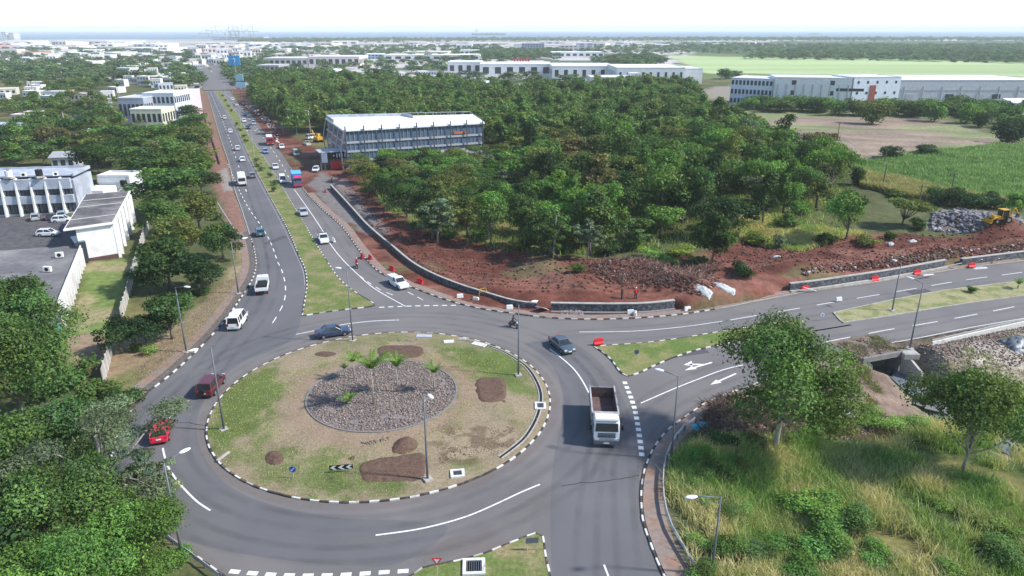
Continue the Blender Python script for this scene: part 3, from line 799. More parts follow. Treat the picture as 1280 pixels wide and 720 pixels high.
w = (sstep(-1, 1, sdist(GP([(560,540),(640,530),(650,555),(600,580),(545,585),(540,560)]), ix, iy) + (q2[:, 0] - 0.5) * 3) * sstep(0.45, 0.6, q5[:, 0]) * 0.7)[:, None]
c = c * (1 - w) + np.array((0.12, 0.08, 0.055)) * w
w = sstep(0.1, -0.1, rk - ROCK_R)[:, None]; c = c * (1 - w) + np.array((0.2, 0.17, 0.16)) * w
ii = np.arange(nr * na).reshape(nr, na)
F = np.stack([ii[:-1], ii[1:], np.roll(ii, -1, 1)[1:], np.roll(ii, -1, 1)[:-1]], -1).reshape(-1, 4)
tag(link('roundabout_island', np_mesh('roundabout_island', np.c_[ix, iy, iz], F, 4, c, True), M['island']), kind='structure')
def IZ(x, y): return float(isl_z(np.array([x]), np.array([y]))[0])
def IP(u, v):
    z = 0.4
    for _ in range(3):
        p = G(u, v, z); z = IZ(*p)
    return (p[0], p[1], z)
# ring edging of the rock garden
mb = MB(); rp = ROCK_C + ROCK_R * np.c_[np.cos(th), np.sin(th)]
rp = np.vstack([rp, rp[:1]]); Nn = normals2(rp)
for i in range(len(rp) - 1):
    a, b = rp[i], rp[i + 1]; z = IZ(*a)
    mb.prism([tuple(a + Nn[i] * .09), tuple(b + Nn[i + 1] * .09), tuple(b - Nn[i + 1] * .09), tuple(a - Nn[i] * .09)], z - 0.1, z + 0.09)
tag(mb.build('garden_edging', M['concrete_d']), 'low dark stone ring round the pebble garden in the roundabout', 'edging')

# rocks
def stones(n, xf, size, cols, seed=0, flat=0.7):
    """many small angular stones merged into one mesh; xf(k)->(x,y,z) arrays"""
    r = np.random.default_rng(seed)
    o = np.array([(1,0,0),(-1,0,0),(0,1,0),(0,-1,0),(0,0,1),(0,0,-1)], float)
    f = np.array([(0,2,4),(2,1,4),(1,3,4),(3,0,4),(2,0,5),(1,2,5),(3,1,5),(0,3,5)])
    s = size[0] + (size[1] - size[0]) * r.random(n) ** 2
    V = o[None] * (0.6 + 0.6 * r.random((n, 6, 1))) + 0.25 * (r.random((n, 6, 3)) - 0.5)
    a = r.random(n) * 6.28; ca, sa = np.cos(a)[:, None], np.sin(a)[:, None]
    x = V[:, :, 0] * ca * 1.3 - V[:, :, 1] * sa; y = V[:, :, 0] * sa * 1.3 + V[:, :, 1] * ca
    tl = (r.random(n)[:, None] - 0.5) * 0.9
    V = np.stack([x, y, V[:, :, 2] * flat + x * tl], -1) * s[:, None, None]
    px, py, pz = xf
    V += np.stack([px, py, pz + s * 0.25], -1)[:, None]
    Fc = (f[None] + 6 * np.arange(n)[:, None, None]).reshape(-1, 3)
    cc = np.array(cols)[r.integers(0, len(cols), n)] * (0.65 + 0.7 * r.random((n, 1)))
    return V.reshape(-1, 3), Fc, np.repeat(cc, 6, 0)
def disc(n, c, rad, seed=0):
    r = np.random.default_rng(seed); a = r.random(n) * 6.283; d = np.sqrt(r.random(n)) * rad
    return c[0] + d * np.cos(a), c[1] + d * np.sin(a)
def in_poly(n, poly, seed=0, nz=None):
    r = np.random.default_rng(seed); poly = np.asarray(poly); lo, hi = poly.min(0), poly.max(0); xs_, ys_ = [], []
    c = 0
    while c < n:
        x = lo[0] + r.random(4 * n) * (hi[0] - lo[0]); y = lo[1] + r.random(4 * n) * (hi[1] - lo[1])
        k = inside(poly, x, y)
        if nz is not None: k &= nz(x, y)
        xs_.append(x[k]); ys_.append(y[k]); c += k.sum()
        if k.sum() == 0: break
    return np.concatenate(xs_)[:n], np.concatenate(ys_)[:n]
px, py = disc(15000, ROCK_C, ROCK_R - 0.15, 5); k = fbm(px, py, 1.6, 55) + .25 * fbm(px, py, .5, 56) > .44; px, py = px[k], py[k]
V_, F_, C_ = stones(len(px), (px, py, isl_z(px, py)), (0.04, 0.15), [(0.25,0.19,0.16),(0.31,0.245,0.21),(0.17,0.15,0.14),(0.12,0.11,0.105),(0.21,0.165,0.14)], 6)
tag(link('pebbles', np_mesh('pebbles', V_, F_, 3, C_), M['rock']), 'grey and pink loose stones filling the round garden', 'stones', kind='stuff')
def rubble(name, label, n, poly, size, cols, seed, dz=0.0, nz=None):
    px, py = in_poly(n, GP(poly), seed, nz); V_, F_, C_ = stones(len(px), (px, py, ground_z(px, py) + dz), size, cols, seed)
    return tag(link(name, np_mesh(name, V_, F_, 3, C_), M['rock']), label, 'rubble', kind='stuff')
rc = [(0.12,0.045,0.032),(0.09,0.035,0.026),(0.17,0.12,0.105),(0.15,0.06,0.042),(0.07,0.032,0.026)]
rubble('rubble', 'dark red clods strewn over the excavated earth behind the stone wall', 5200, [(430,240),(470,300),(540,345),(640,375),(860,375),(980,350),(1200,322),(1290,308),(1290,296),(1050,305),(950,300),(860,335),(740,335),(600,310),(500,290),(450,230)], (0.05, 0.3), rc, 8)
rubble('rubble', 'pale and brown rubble heaped at the foot of the wood', 2000, [(740,352),(790,338),(830,340),(880,352),(900,368),(880,384),(845,378),(800,366),(750,366)], (0.07, 0.4), rc + rc + [(0.26,0.2,0.18)], 9)
rubble('rubble', 'grey boulder heap in front of the yellow digger', 1800, [(1165,275),(1200,266),(1262,278),(1275,296),(1215,304),(1160,296)], (0.2, 0.7), [(0.19,0.19,0.21),(0.12,0.12,0.135),(0.26,0.25,0.26),(0.16,0.12,0.1)], 10)
rubble('rubble', 'red and white debris along the far edge of the east road', 1500, [(1000,350),(1060,336),(1150,322),(1285,312),(1285,320),(1180,331),(1080,345),(1000,357)], (0.1, 0.4), rc + rc + [(0.36,0.32,0.3)], 12)
rubble('rubble', 'brown spoil and stones around the concrete culvert', 4000, [(1040,455),(1080,450),(1075,490),(1110,520),(1060,535),(1020,510)], (0.05, 0.2), [(0.18,0.125,0.1),(0.24,0.19,0.155),(0.13,0.09,0.075)], 13)
rubble('rubble', 'tan earth clods on the bank beside the culvert', 6500, [(1142,432),(1200,420),(1290,405),(1400,390),(1400,440),(1290,445),(1210,468),(1175,490),(1150,478)], (0.05, 0.2), [(0.2,0.15,0.12),(0.25,0.2,0.165),(0.13,0.09,0.075),(0.32,0.28,0.24),(0.17,0.12,0.1)], 14)
rubble('rubble', 'brown debris left beside the slip road kerb', 1700, [(900,505),(960,482),(1010,470),(1030,500),(985,530),(930,548),(890,540)], (0.06, 0.35), [(0.17,0.09,0.07),(0.26,0.2,0.16),(0.1,0.06,0.05)], 15)
rubble('rubble', 'grey gravel pile between the new wall and the road', 900, [(700,388),(760,392),(840,388),(830,394),(760,396),(700,394)], (0.05, 0.2), [(0.2,0.2,0.22),(0.3,0.27,0.25)], 16, -0.02)
# ================================================================ buildings
def htop(v, y):
    """height of a point seen at row v at forward distance y"""
    return CAM_H - math.tan(PITCH + math.atan((v - 360) / FOC)) * y
def bldg(label, A, B, depth, H, rows=2, cols=6, wall=(.6, .58, .55), roof=(.65, .64, .62), name='building', cat='building', group=None, gable=False, sides=True, win='glassdark',
         wh=.45, ww=.6, z=0.0, parapet=.35, e=None, door=True, bands=0, far=False):
    A = np.array(A[:2], float); B = np.array(B[:2], float); L = np.linalg.norm(B - A); d = (B - A) / L
    ang = math.atan2(d[1], d[0]); e = e or empty(name, (A[0], A[1], z), ang, label, cat, group)
    mb = MB(); mb.box((L / 2, depth / 2, H / 2 - .2), (L, depth, H + .4)); mb.build('wall', M['paintobj'], e, color=wall)
    r = MB()
    if gable:
        q = .5; rise = min(depth, L) * gable
        r.loft([[(x, -q, H - .05), (x, depth + q, H - .05), (x, depth + q, H + .1), (x, depth / 2, H + rise), (x, -q, H + .1)] for x in (-q, L + q)])
    else:
        r.box((L / 2, depth / 2, H + .06), (L - .3, depth - .3, .1))
        t = .22
        for c, s_ in (((L / 2, 0), (L + .12, t)), ((L / 2, depth), (L + .12, t)), ((0, depth / 2), (t, depth - t)), ((L, depth / 2), (t, depth - t))): r.box((c[0], c[1], H + parapet / 2), (s_[0], s_[1], parapet))
    rf = r.build('roof', M['paintobj'], e, color=roof)
    sh = H / max(rows, 1)
    if rows and cols:
        for j in range(rows):
            for i in range(cols):
                w_ = L / cols; m_ = MB(); m_.box((w_ * (i + .5), -.01, sh * (j + .55)), (w_ * ww, .08, sh * wh)); m_.build('window', M[win], e)
        if sides and not far:
            nc = max(1, int(depth / (L / cols)))
            for j in range(rows):
                for i in range(min(nc, 8)):
                    w_ = depth / nc
                    for x in ((L + .01,) if A[0] < 0 else (-.01,)): m_ = MB(); m_.box((x, w_ * (i + .5), sh * (j + .55)), (.08, w_ * ww, sh * wh)); m_.build('window', M[win], e)
    return e
def add(e, name, m, c, s, rz=0, color=None):
    mb = MB(); mb.box(c, s, rz=rz); return mb.build(name, m, e, color=color)

# ---- school: long two storey block
Hs = 7.2; A = G(-70, 274); B = G(96, 267.5)
L = np.linalg.norm(B - A); d = (B - A) / L; e = empty('school_block', (A[0], A[1], 0), math.atan2(d[1], d[0]), 'long two storey bluish white concrete block facing the car park at left', 'school building')
D = 12
mb = MB(); mb.box((L / 2, D / 2 + .9, Hs / 2 - .2), (L, D - 1.8, Hs + .4)); mb.build('wall', M['bluewhite'], e)
for z0, z1 in ((-.2, .4), (2.6, 4.3), (5.7, 7.9)):
    mb = MB(); mb.box((L / 2, .3, (z0 + z1) / 2), (L, .8 if z0 > 0 else .4, z1 - z0)); mb.build('spandrel', M['bluewhite'], e)
for z in (1.6, 5.0):
    mb = MB(); mb.box((L / 2, .95, z), (L - .3, .1, 2.3)); mb.build('glazing', M['glassdark'], e)
nf = 9
for i in range(nf):
    x = L * (i + .3) / nf; mb = MB(); mb.loft([[(x + s, -.9 + .0, -.2), (x + s, .9, -.2), (x + s, .9, 8.1), (x + s, .0, 8.1), (x + s, -.45, 5)] for s in (-.16, .16)]); mb.build('fin', M['white'], e)
    for z in (1.8, 5.4):
        for k in range(3):
            xx = x + (k + .8) * L / nf / 3.6
            if xx < L - .4: mb = MB(); mb.box((xx, .86, z), (.1, .1, 2.1)); mb.build('mullion', M['metal'], e)
mb = MB(); mb.box((L / 2, D * .62, 8.05), (L - .4, D * .72, .3)); mb.build('roof', M['bluewhite'], e)
mb = MB(); mb.box((L / 2, D - .1, 8.25), (L, .3, .7)); mb.box((L - .1, D * .6, 8.25), (.3, D * .8, .7)); mb.build('parapet', M['bluewhite'], e)
# stair tower behind the hall
A = G(126, 245); hh = htop(209, A[1] + 3)
e = bldg('blocky white stair tower with a plain face behind the hall', G(127, 247), G(166, 247), 6, hh - 1.5, 0, 0, (.62, .63, .66), (.7, .7, .7), 'stair_tower', 'tower', parapet=.5)
add(e, 'lintel', M['white'], (3.2, -.12, hh - 2.2), (6.4, .25, 1.0)); add(e, 'lower_block', M['white'], (1.8, -3.2, (hh - 3.4) / 2), (4.8, 6, hh - 3.4)); add(e, 'window', M['glassdark'], (-1.0, -.05, 3.8), (1.2, .2, 1.2))
# hall with grey sheet roof
Zr = 6.7; fr, fl = G(140, 277, Zr), G(83, 285, Zr); br_ = G(161, 238, Zr); bl_ = G(109, 242.5, Zr)
e = empty('hall', (0, 0, 0), 0, 'white hall with a dark ribbed sheet roof and maroon base band', 'hall')
mb = MB(); mb.prism([tuple(fl + (fr - fl) * .18), tuple(fr), tuple(br_), tuple(bl_)], -.3, Zr - .35); mb.build('wall', M['white'], e)
mb = MB(); P = [tuple(fl + (fr - fl) * .18), tuple(fr), tuple(br_)]
for a, b in zip(P[:-1], P[1:]):
    a, b = np.array(a), np.array(b); dd = (b - a) / np.linalg.norm(b - a); n = np.array([dd[1], -dd[0]]) * .02
    mb.add([(*(a + n - dd * .02), -.3), (*(b + n), -.3), (*(b + n), .95), (*(a + n - dd * .02), .95)], [(0, 1, 2, 3)])
mb.build('base_band', M['band'], e)
mb = MB(); fo = (fr - br_) / np.linalg.norm(fr - br_); so = (fr - fl) / np.linalg.norm(fr - fl)
RC = [fl - so * .4 + fo * .6, fr + so * .3 + fo * .6, br_ + so * .3, bl_ - so * .4]
mb.prism([tuple(p) for p in RC], Zr - .35, Zr - .1); mb.build('roof_slab', M['white'], e)
mb = MB(); N_ = 26
for i in range(N_):
    t0, t1 = i / N_, (i + .86) / N_; pA = RC[0] + (RC[3] - RC[0]) * (0.03 + .95 * t0) + so * .3; pB = RC[1] + (RC[2] - RC[1]) * (0.03 + .95 * t0) - so * .3; pC = RC[1] + (RC[2] - RC[1]) * (0.03 + .95 * t1) - so * .3; pD = RC[0] + (RC[3] - RC[0]) * (0.03 + .95 * t1) + so * .3
    mb.prism([tuple(pA), tuple(pB), tuple(pC), tuple(pD)], Zr - .11, Zr + .05 + .03 * (i % 2))
mb.build('roof_sheets', M['roofgrey'], e)
for k in (.2, .55, .75): 
    mb = MB()
    pA = RC[0] + (RC[3] - RC[0]) * k + so * .3; pB = RC[1] + (RC[2] - RC[1]) * k - so * .3; mb.tube([(*pA, Zr + .12), (*pB, Zr + .12)], .09, 4); mb.build('roof_ridge', M['galv'], e)
for i in range(6):
    t = (i + .5) / 6; p = fr + (br_ - fr) * t + so * .32; mb = MB(); mb.box((p[0], p[1], 3.0), (.55, .45, 6.4), rz=math.atan2(so[1], so[0])); mb.build('buttress', M['white'], e)
    q = fr + (br_ - fr) * (t + .08) + so * .02; mb = MB(); mb.box((q[0], q[1], 4.6), (.1, 2.4, 1.0), rz=math.atan2(so[1], so[0])); mb.build('window', M['glassdark'], e)
p = fr + so * .15 - fo * .3; mb = MB(); mb.box((p[0], p[1], 3.1), (.5, .7, 6.6), rz=math.atan2(so[1], so[0])); mb.build('corner_pier', M['white'], e)
p = fl + (fr - fl) * .14 - fo * 1.5; mb = MB(); mb.box((p[0], p[1], 2.4), (1.6, 5, 3.6), rz=math.atan2(so[1], so[0])); mb.build('dark_porch', M['glassdark'], e)
# low flat roofed building whose long side wall faces the lawn
Zt = 3.2; rp = [G(105, 305, Zt), G(73, 396, Zt), G(-60, 402, Zt), G(-60, 312, Zt)]
rp = [G(102, 306, Zt), G(71, 384, Zt), G(-60, 386, Zt), G(-60, 318, Zt)]
e = empty('flat_roofed_building', (0, 0, 0), 0, 'low building with a stained grey flat roof and pillared wall along the lawn', 'building')
mb = MB(); mb.prism([tuple(p) for p in rp], -.3, Zt - .25); mb.build('wall', M['offwhite'], e)
mb = MB(); mb.prism([tuple(p) for p in rp], Zt - .25, Zt + .02); mb.build('roof', M['roofflat'], e)
a, b = rp[0], rp[1]; dd = (b - a) / np.linalg.norm(b - a); n = np.array([-dd[1], dd[0]]); Lw = np.linalg.norm(b - a)
mb = MB(); q = a + n * .15; w = b + n * .15; mb.prism([tuple(a), tuple(q), tuple(w), tuple(b)], Zt - .3, Zt + .5); mb.build('parapet', M['white'], e)
for i in range(14):
    p = a + dd * Lw * (i + .5) / 14 + n * .22; mb = MB(); mb.box((p[0], p[1], 1.6), (.42, .4, 3.6), rz=math.atan2(dd[1], dd[0])); mb.build('pillar', M['white'], e)
    p = a + dd * Lw * (i + 1.0) / 14 + n * .04; mb = MB(); mb.box((p[0], p[1], .7), (1.2, .1, 1.7), rz=math.atan2(dd[1], dd[0])); mb.build('wall_panel', M['band'], e)
# cyan screens
for u0, v0, u1, v1, lb in ((80, 399, 77, 412, 'upper bright cyan screen panel at the lawn corner'), (77, 414, 74, 432, 'lower bright cyan screen panel at the lawn corner')):
    a, b = G(u0, v0, 0), G(u1, v1, 0); L = np.linalg.norm(b - a); e = empty('screen', (a[0], a[1], .05), math.atan2(b[1] - a[1], b[0] - a[0]), lb, 'screen')
    add(e, 'panel', M['cyan'], (L / 2, 0, .95), (L, .06, 1.7)); add(e, 'post', M['galv'], (.05, .06, .9), (.07, .07, 1.9)); add(e, 'post', M['galv'], (L - .05, .06, .9), (.07, .07, 1.9))
# boundary panel fence
def panelfence(pts, label, h=2.0):
    P = resample(smooth(GP(pts), 4), 2.2); e = empty('panel_fence', (0, 0, 0), 0, label, 'fence')
    for i in range(len(P) - 1):
        a, b = P[i], P[i + 1]; c = (a + b) / 2; an = math.atan2(*(b - a)[::-1]); z = gz(*c); L = np.linalg.norm(b - a)
        mb = MB(); mb.box((c[0], c[1], z + h / 2 - .1), (L - .12, .07, h), rz=an); mb.build('panel', M['concrete'], e)
        mb = MB(); mb.box((a[0], a[1], z + h / 2), (.16, .18, h + .2), rz=an); mb.build('post', M['kerb_w'], e)
panelfence([(186,288),(180,305),(172,333),(167,352),(160,375),(152,400)], 'pale concrete panel fence between lawn and roadside trees')
panelfence([(140,445),(136,460),(130,482)], 'short broken stretch of panel fence on the tan bank')
# thin white lean-to houses in the trees
bldg('small grey roofed house among trees behind the school', G(66,212), G(95,211), 8, 3.4, 1, 3, (.5,.5,.5), (.33,.34,.36), 'house', 'house', gable=.2)
bldg('white gabled shed at the left edge behind trees', G(-10,180), G(8,180), 10, 6, 1, 2, (.6,.62,.66), (.4,.45,.5), 'house', 'house', gable=.2)

def rooftop(x, y, z, kind, i, where):
    e = empty(kind, (x, y, z), .3 * i, None, kind.replace('_', ' '), 'rooftop tanks and cooling units')
    if kind == 'water_tank':
        mb = MB(); mb.tube([(0, 0, .4), (0, 0, 1.7)], .7, 14); mb.build('drum', M['black'] if i % 2 else M['whitep'], e); mb = MB(); mb.box((0, 0, .2), (1.6, 1.6, .4)); mb.build('stand', M['concrete'], e)
        mb = MB(); mb.tube([(0, 0, 1.7), (0, 0, 1.85)], .3, 10); mb.build('lid', M['metal'], e)
    else:
        mb = MB(); mb.box((0, 0, .5), (1.1, .5, .8)); mb.build('casing', M['whitep'], e); mb = MB(); mb.tube([(0, -.27, .5), (0, -.24, .5)], .3, 12); mb.build('fan_grille', M['black'], e)
    e['label'] = f"{'black' if i % 2 and kind == 'water_tank' else 'white'} {kind.replace('_', ' ')} on the {where}"
for i, (u, v, k, wh_) in enumerate(((12,223,'water_tank','left end of the school block roof'),(30,221,'cooling_unit','school block roof right of the tank'),(70,220,'cooling_unit','right end of the school block roof'),(50,222,'water_tank','middle of the school block roof'))): p = G(u, v, 8.2); rooftop(p[0], p[1], 8.2, k, i, wh_)
for i, (u, v, k, wh_) in enumerate(((60,340,'cooling_unit','stained flat roof, nearer one'),(75,322,'cooling_unit','stained flat roof, farther one'))): p = G(u, v, 3.25); rooftop(p[0], p[1], 3.25, k, i, wh_)
p = G(150,222,7.6); rooftop(p[0], p[1] + 1, max(hh - 1.4, 3), 'water_tank', 1, 'stair tower behind the hall')

# ---- glass clad building under construction
Zb = 11.6; FL, FR = G(430.5,162,Zb), G(602,152.6,Zb); BR_, BL_ = G(588,143,Zb), G(408,147,Zb)
e = empty('glass_clad_building', (0, 0, 0), 0, 'three storey steel and blue glass building with a white roof and scaffolding', 'office building')
mid = [G(503,147,Zb)]
mb = MB(); mb.prism([tuple(FL), tuple(FR), tuple(BR_), tuple(BL_)], 0, Zb - .5); mb.build('glazing', M['glassblue'], e)
fd = (FR - FL) / np.linalg.norm(FR - FL); fn = np.array([fd[1], -fd[0]])
mb = MB(); mb.prism([tuple(FL + fn * .6 - fd * .5), tuple(FR + fn * .6 + fd * .8), tuple(BR_ + fd * .8), tuple(BL_ - fd * .3)], Zb - .5, Zb); mb.build('roof', M['roofwhite'], e)
Lf = np.linalg.norm(FR - FL)
mb = MB()
for z in (2.8, 5.4, 7.9):
    a, b = FL + fn * .3, FR + fn * .3; mb.prism([tuple(a), tuple(b), tuple(b - fn * .25), tuple(a - fn * .25)], z - .28, z + .28)
    a, b = FL - fd * .3, BL_ - fd * .3; mb.prism([tuple(a), tuple(a + fd * .25), tuple(b + fd * .25), tuple(b)], z - .28, z + .28)
mb.build('floor_edge', M['galv'], e)
for i in range(9):
    p = FL + fd * Lf * i / 8 + fn * .9; mb = MB(); mb.box((p[0], p[1], Zb / 2 + .4), (.32, .32, Zb + 1.2)); mb.build('column', M['metal'], e)
for i in range(1, 32):
    if i % 4: p = FL + fd * Lf * i / 32 + fn * .12; mb = MB(); mb.box((p[0], p[1], Zb / 2), (.12, .12, Zb - 1)); mb.build('mullion', M['bluewhite'], e)
for i in range(5):
    p = FL + (BL_ - FL) * i / 4 - fd * 1.2; mb = MB(); mb.tube([(p[0], p[1], 0), (p[0] - .3, p[1], 6), (p[0] + 1.0, p[1], Zb - .3)], .2, 5); mb.build('curved_strut', M['galv'], e)
a, b = BL_, BL_ + (BR_ - BL_) * .52
for k, (p, q) in enumerate(((FL + (BL_ - FL) * .55, BL_), (a, b), (b, b + (FR - BR_) * .35 + fd * 3))):
    dd = (q - p) / np.linalg.norm(q - p); n = np.array([-dd[1], dd[0]]) * .12; mb = MB(); mb.prism([tuple(p + n), tuple(q + n), tuple(q - n), tuple(p - n)], Zb, Zb + .9); mb.build('roof_parapet', M['bluewhite'], e)
mb = MB(); n1 = BR_ - (BR_ - BL_) * .02
mb.tube([(*b, Zb + .9), (*BR_, Zb + .9)], .08, 4); mb.tube([(*BR_, Zb + .9), (*FR, Zb + .9)], .08, 4)
for t in np.linspace(0, 1, 10): p = b + (BR_ - b) * t; mb.tube([(*p, Zb), (*p, Zb + .9)], .05, 4)
mb.build('roof_railing', M['galv'], e)
p = FL + fd * Lf * .83 + fn * .35; mb = MB(); mb.box((p[0], p[1], 8.9), (4, .1, .7), rz=math.atan2(fd[1], fd[0])); mb.build('orange_netting', M['orange'], e)
p = FL + fd * Lf * .6 + fn * 1.6; mb = MB(); mb.box((p[0], p[1], 2.6), (Lf * .55, .12, 3.4), rz=math.atan2(fd[1], fd[0]))
for i in range(14): q = FL + fd * Lf * (.34 + i * .04) + fn * 1.75; mb.box((q[0], q[1], 2.6), (.15, .15, 3.7), rz=0)
mb.build('white_hoarding', M['offwhite'], e)
# gate building with sign
a, b = G(402,214), G(441,211); L = np.linalg.norm(b - a); e = empty('gate_canopy', (a[0], a[1], 0), math.atan2(b[1] - a[1], b[0] - a[0]), 'black fascia canopy with white strokes in front of the glass building', 'canopy')
add(e, 'roof', M['bluewhite'], (L / 2, 2.5, 5.3), (L + .6, 5.6, .25)); add(e, 'fascia', M['black'], (L / 2, -.1, 4.2), (L, .3, 1.9)); add(e, 'red_base', M['red'], (L * .62, .3, 1.5), (L * .6, .2, 2.2))
for i, (x, w_, h_) in enumerate(((.42,.35,.35),(.52,.28,1.1),(.6,.28,1.1),(.68,.28,1.1),(.77,.28,1.1),(.9,.7,.25))): add(e, 'letter_stroke', M['whitep'], (L * x, -.27, 4.2), (w_, .05, h_))
for x in (.1, L - .1): add(e, 'column', M['metal'], (x, .4, 2.6), (.3, .3, 5.2))
a = G(408, 214); e = empty('sign_board', (a[0], a[1] - 1, 0), 0, 'upright pale board on a dark post before the canopy', 'sign'); add(e, 'panel', M['bluewhite'], (0, 0, 3.9), (1.6, .2, 2.6)); add(e, 'post', M['metal'], (0, 0, 1.3), (.3, .2, 2.6))
# gantry frame sign
a = G(354, 168); b = G(388, 168); L = np.linalg.norm(b - a); e = empty('gantry_frame', (a[0], a[1], 0), 0, 'thin empty billboard frame standing before the wood', 'billboard frame')
mb = MB(); h0, h1 = htop(150, a[1]), htop(138.5, a[1])
for z in (h0, h1): mb.tube([(0, 0, z), (L, 0, z)], .13, 4)
for i in range(10): mb.tube([(L * i / 9, 0, h0), (L * i / 9, 0, h1)], .09, 4)
for i in range(3): mb.tube([(L * i / 2, .3, 0), (L * i / 2, .3, h1)], .14, 4)
mb.build('frame', M['galv'], e); add(e, 'walkway', M['galv'], (L / 2, -.3, h0 - .2), (L, .5, .1))
def billboard(u, vb, vt0, vt1, wpx, label, m, mark=True):
    a = G(u, vb); y = a[1]; z0, z1 = htop(vt1, y), htop(vt0, y); w = wpx / FOC * y * 1.0; e = empty('billboard', (a[0], a[1], 0), 0, label, 'billboard')
    add(e, 'panel', m, (0, 0, (z0 + z1) / 2), (w, .8, z1 - z0)); add(e, 'post', M['galv'], (0, .2, z0 / 2), (w * .09, .5, z0))
    if mark:
        mb = MB(); c = (z0 + z1) / 2; s = w * .11
        mb.tube([(-s, -.6, c + s), (0, -.6, c + 1.4 * s), (s, -.6, c + .5 * s), (.2 * s, -.6, c - .5 * s), (.2 * s, -.6, c - 1.6 * s)], s * .22, 5); mb.build('logo_stroke', M['whitep'], e)
    return e
billboard(295.5, 97, 69.5, 81.5, 13.5, 'bright blue billboard with a white curved mark over the far highway', mat('billboard_blue', (.03, .3, .6), .5, n_amt=0))
billboard(303, 117, 103, 109.5, 11, 'pale blue roadside billboard left of the wood edge', mat('billboard_pale', (.3, .5, .65), .5, n_amt=0), False)
billboard(301, 112, 93, 101, 9, 'small greenish blue billboard under the bright blue one', mat('billboard_teal', (.25, .42, .5), .5, n_amt=0), False)

# ---- distant buildings, each a thing
far = []
def fb(u0, u1, vb, vt, depth, label, rows=1, cols=6, wall=(.62,.6,.58), roof=(.72,.7,.68), **kw):
    a, b = G(u0, vb), G(u1, vb); return bldg(label, a, b, depth, max(htop(vt, a[1]), 2.5), rows, cols, wall, roof, kw.pop('name', 'building'), kw.pop('cat', 'building'), **kw)
WHT = (.72,.71,.70); PNK = (.62,.54,.52); GRY = (.42,.43,.46)
e = bldg('four storey white office block with dark window grids, left end of the row', G(911,131), G(963,134), 26, htop(97.5, G(911,131)[1]), 3, 11, (.6,.63,.7), (.6,.62,.66), 'office_block', 'office building', ww=.62, wh=.5)
e = bldg('white ribbed office wing in the middle of the row', G(965,135), G(1060,137), 24, htop(97, G(965,135)[1]), 3, 2, (.68,.68,.68), (.68,.67,.66), 'office_block', 'office building', ww=.12)
for i in range(9): add(e, 'rib', M['offwhite'], (1.5 + i * 4.2, -.3, 6), (.4, .6, 12))
add(e, 'ribbon_window', M['glassdark'], (36, -.06, 9.6), (13, .2, 1.4))
e = bldg('white office wing with small square windows and red panel', G(1062,137), G(1120,136), 20, htop(97, G(1062,137)[1]), 3, 5, (.62,.66,.72), (.7,.68,.68), 'office_block', 'office building', ww=.22, wh=.25)
Lx = np.linalg.norm(G(1120,136) - G(1062,137)); add(e, 'red_panel', mat('brick_red', (.3,.08,.06), .8, n_amt=.2), (Lx * .42, -.1, 6), (3.2, .3, 11.5))
fb(1086, 1300, 128, 100.5, 45, 'very long pale warehouse with a flat light roof behind the office row', 1, 0, (.5,.5,.53), (.72,.70,.70), name='warehouse', cat='warehouse')
we = [o for o in scene.objects if o.name == 'warehouse'][0]
for i in range(12): add(we, 'downpipe', M['offwhite'], (8 + i * 10.5, -.12, 4.4), (.35, .25, 8.6))
for i, x in enumerate((22, 44, 61, 70, 92)): add(we, 'loading_door', M['glassdark' if i % 2 else 'galv'], (x, -.1, 2.3), (4.5, .2, 4.2))
add(we, 'wall_stripe', M['galv'], (60, -.08, 6.6), (120, .12, .5))
fb(1290, 1400, 118, 102, 40, 'second pale warehouse cut by the right edge', 1, 5, (.5,.52,.55), (.7,.7,.7), name='warehouse', cat='warehouse', ww=.2)
fb(1266, 1300, 139, 129, 18, 'white roofed shed at the right edge below the warehouse', 1, 2, (.6,.62,.62), (.75,.75,.75), name='shed', cat='shed', gable=.12)
# shopping sheds
fb(855, 877, 105, 86, 40, 'blank white end box of the shopping centre, beside the dark tree', 0, 0, WHT, WHT, name='shopping_centre', cat='mall')
fb(770, 855, 108, 85, 55, 'white shopping hall with a stepped front, right half', 1, 9, WHT, WHT, name='shopping_centre', cat='mall', ww=.3)
fb(690, 770, 102, 83, 55, 'long low white shopping hall with grey canopy, middle part', 1, 7, WHT, WHT, name='shopping_centre', cat='mall', ww=.4)
fb(600, 690, 97, 80.5, 50, 'white shopping hall with three dark display windows', 1, 6, WHT, WHT, name='shopping_centre', cat='mall', ww=.5, wh=.5)
fb(560, 602, 94, 78, 40, 'pale shopping hall wing at the left end', 1, 4, (.65,.65,.65), WHT, name='shopping_centre', cat='mall', ww=.5)
fb(738, 792, 113, 97, 25, 'grey roofed annex in front of the shopping hall', 1, 5, (.6,.6,.6), (.62,.62,.64), name='annex', cat='building')
fb(787, 800, 112, 92, 12, 'tall white entrance box of the annex', 0, 0, WHT, WHT, name='annex', cat='building')
a = G(652, 86); e = empty('rooftop_sign', (a[0], a[1], htop(79, a[1])), 0, 'bright red rooftop sign over the shopping halls', 'sign'); W_r = 20 / FOC * a[1]
for i in range(6): add(e, 'letter', M['red'], ((i - 2.5) * W_r / 6, 0, 2.6), (W_r / 9, .8, 3.6 + (i % 2)))
add(e, 'beam', M['red'], (0, 0, .6), (W_r, .8, .8))
a, b = G(545, 122), G(640, 124)
fb(545, 612, 117, 104, 22, 'bright white flat roofed shed at the near side of the shops', 0, 0, WHT, (.82,.82,.82), name='shed', cat='shed', parapet=.2)
fb(612, 640, 121, 110, 12, 'small bright white shed next to the larger bright one', 0, 0, WHT, (.82,.82,.82), name='shed', cat='shed', parapet=.2)
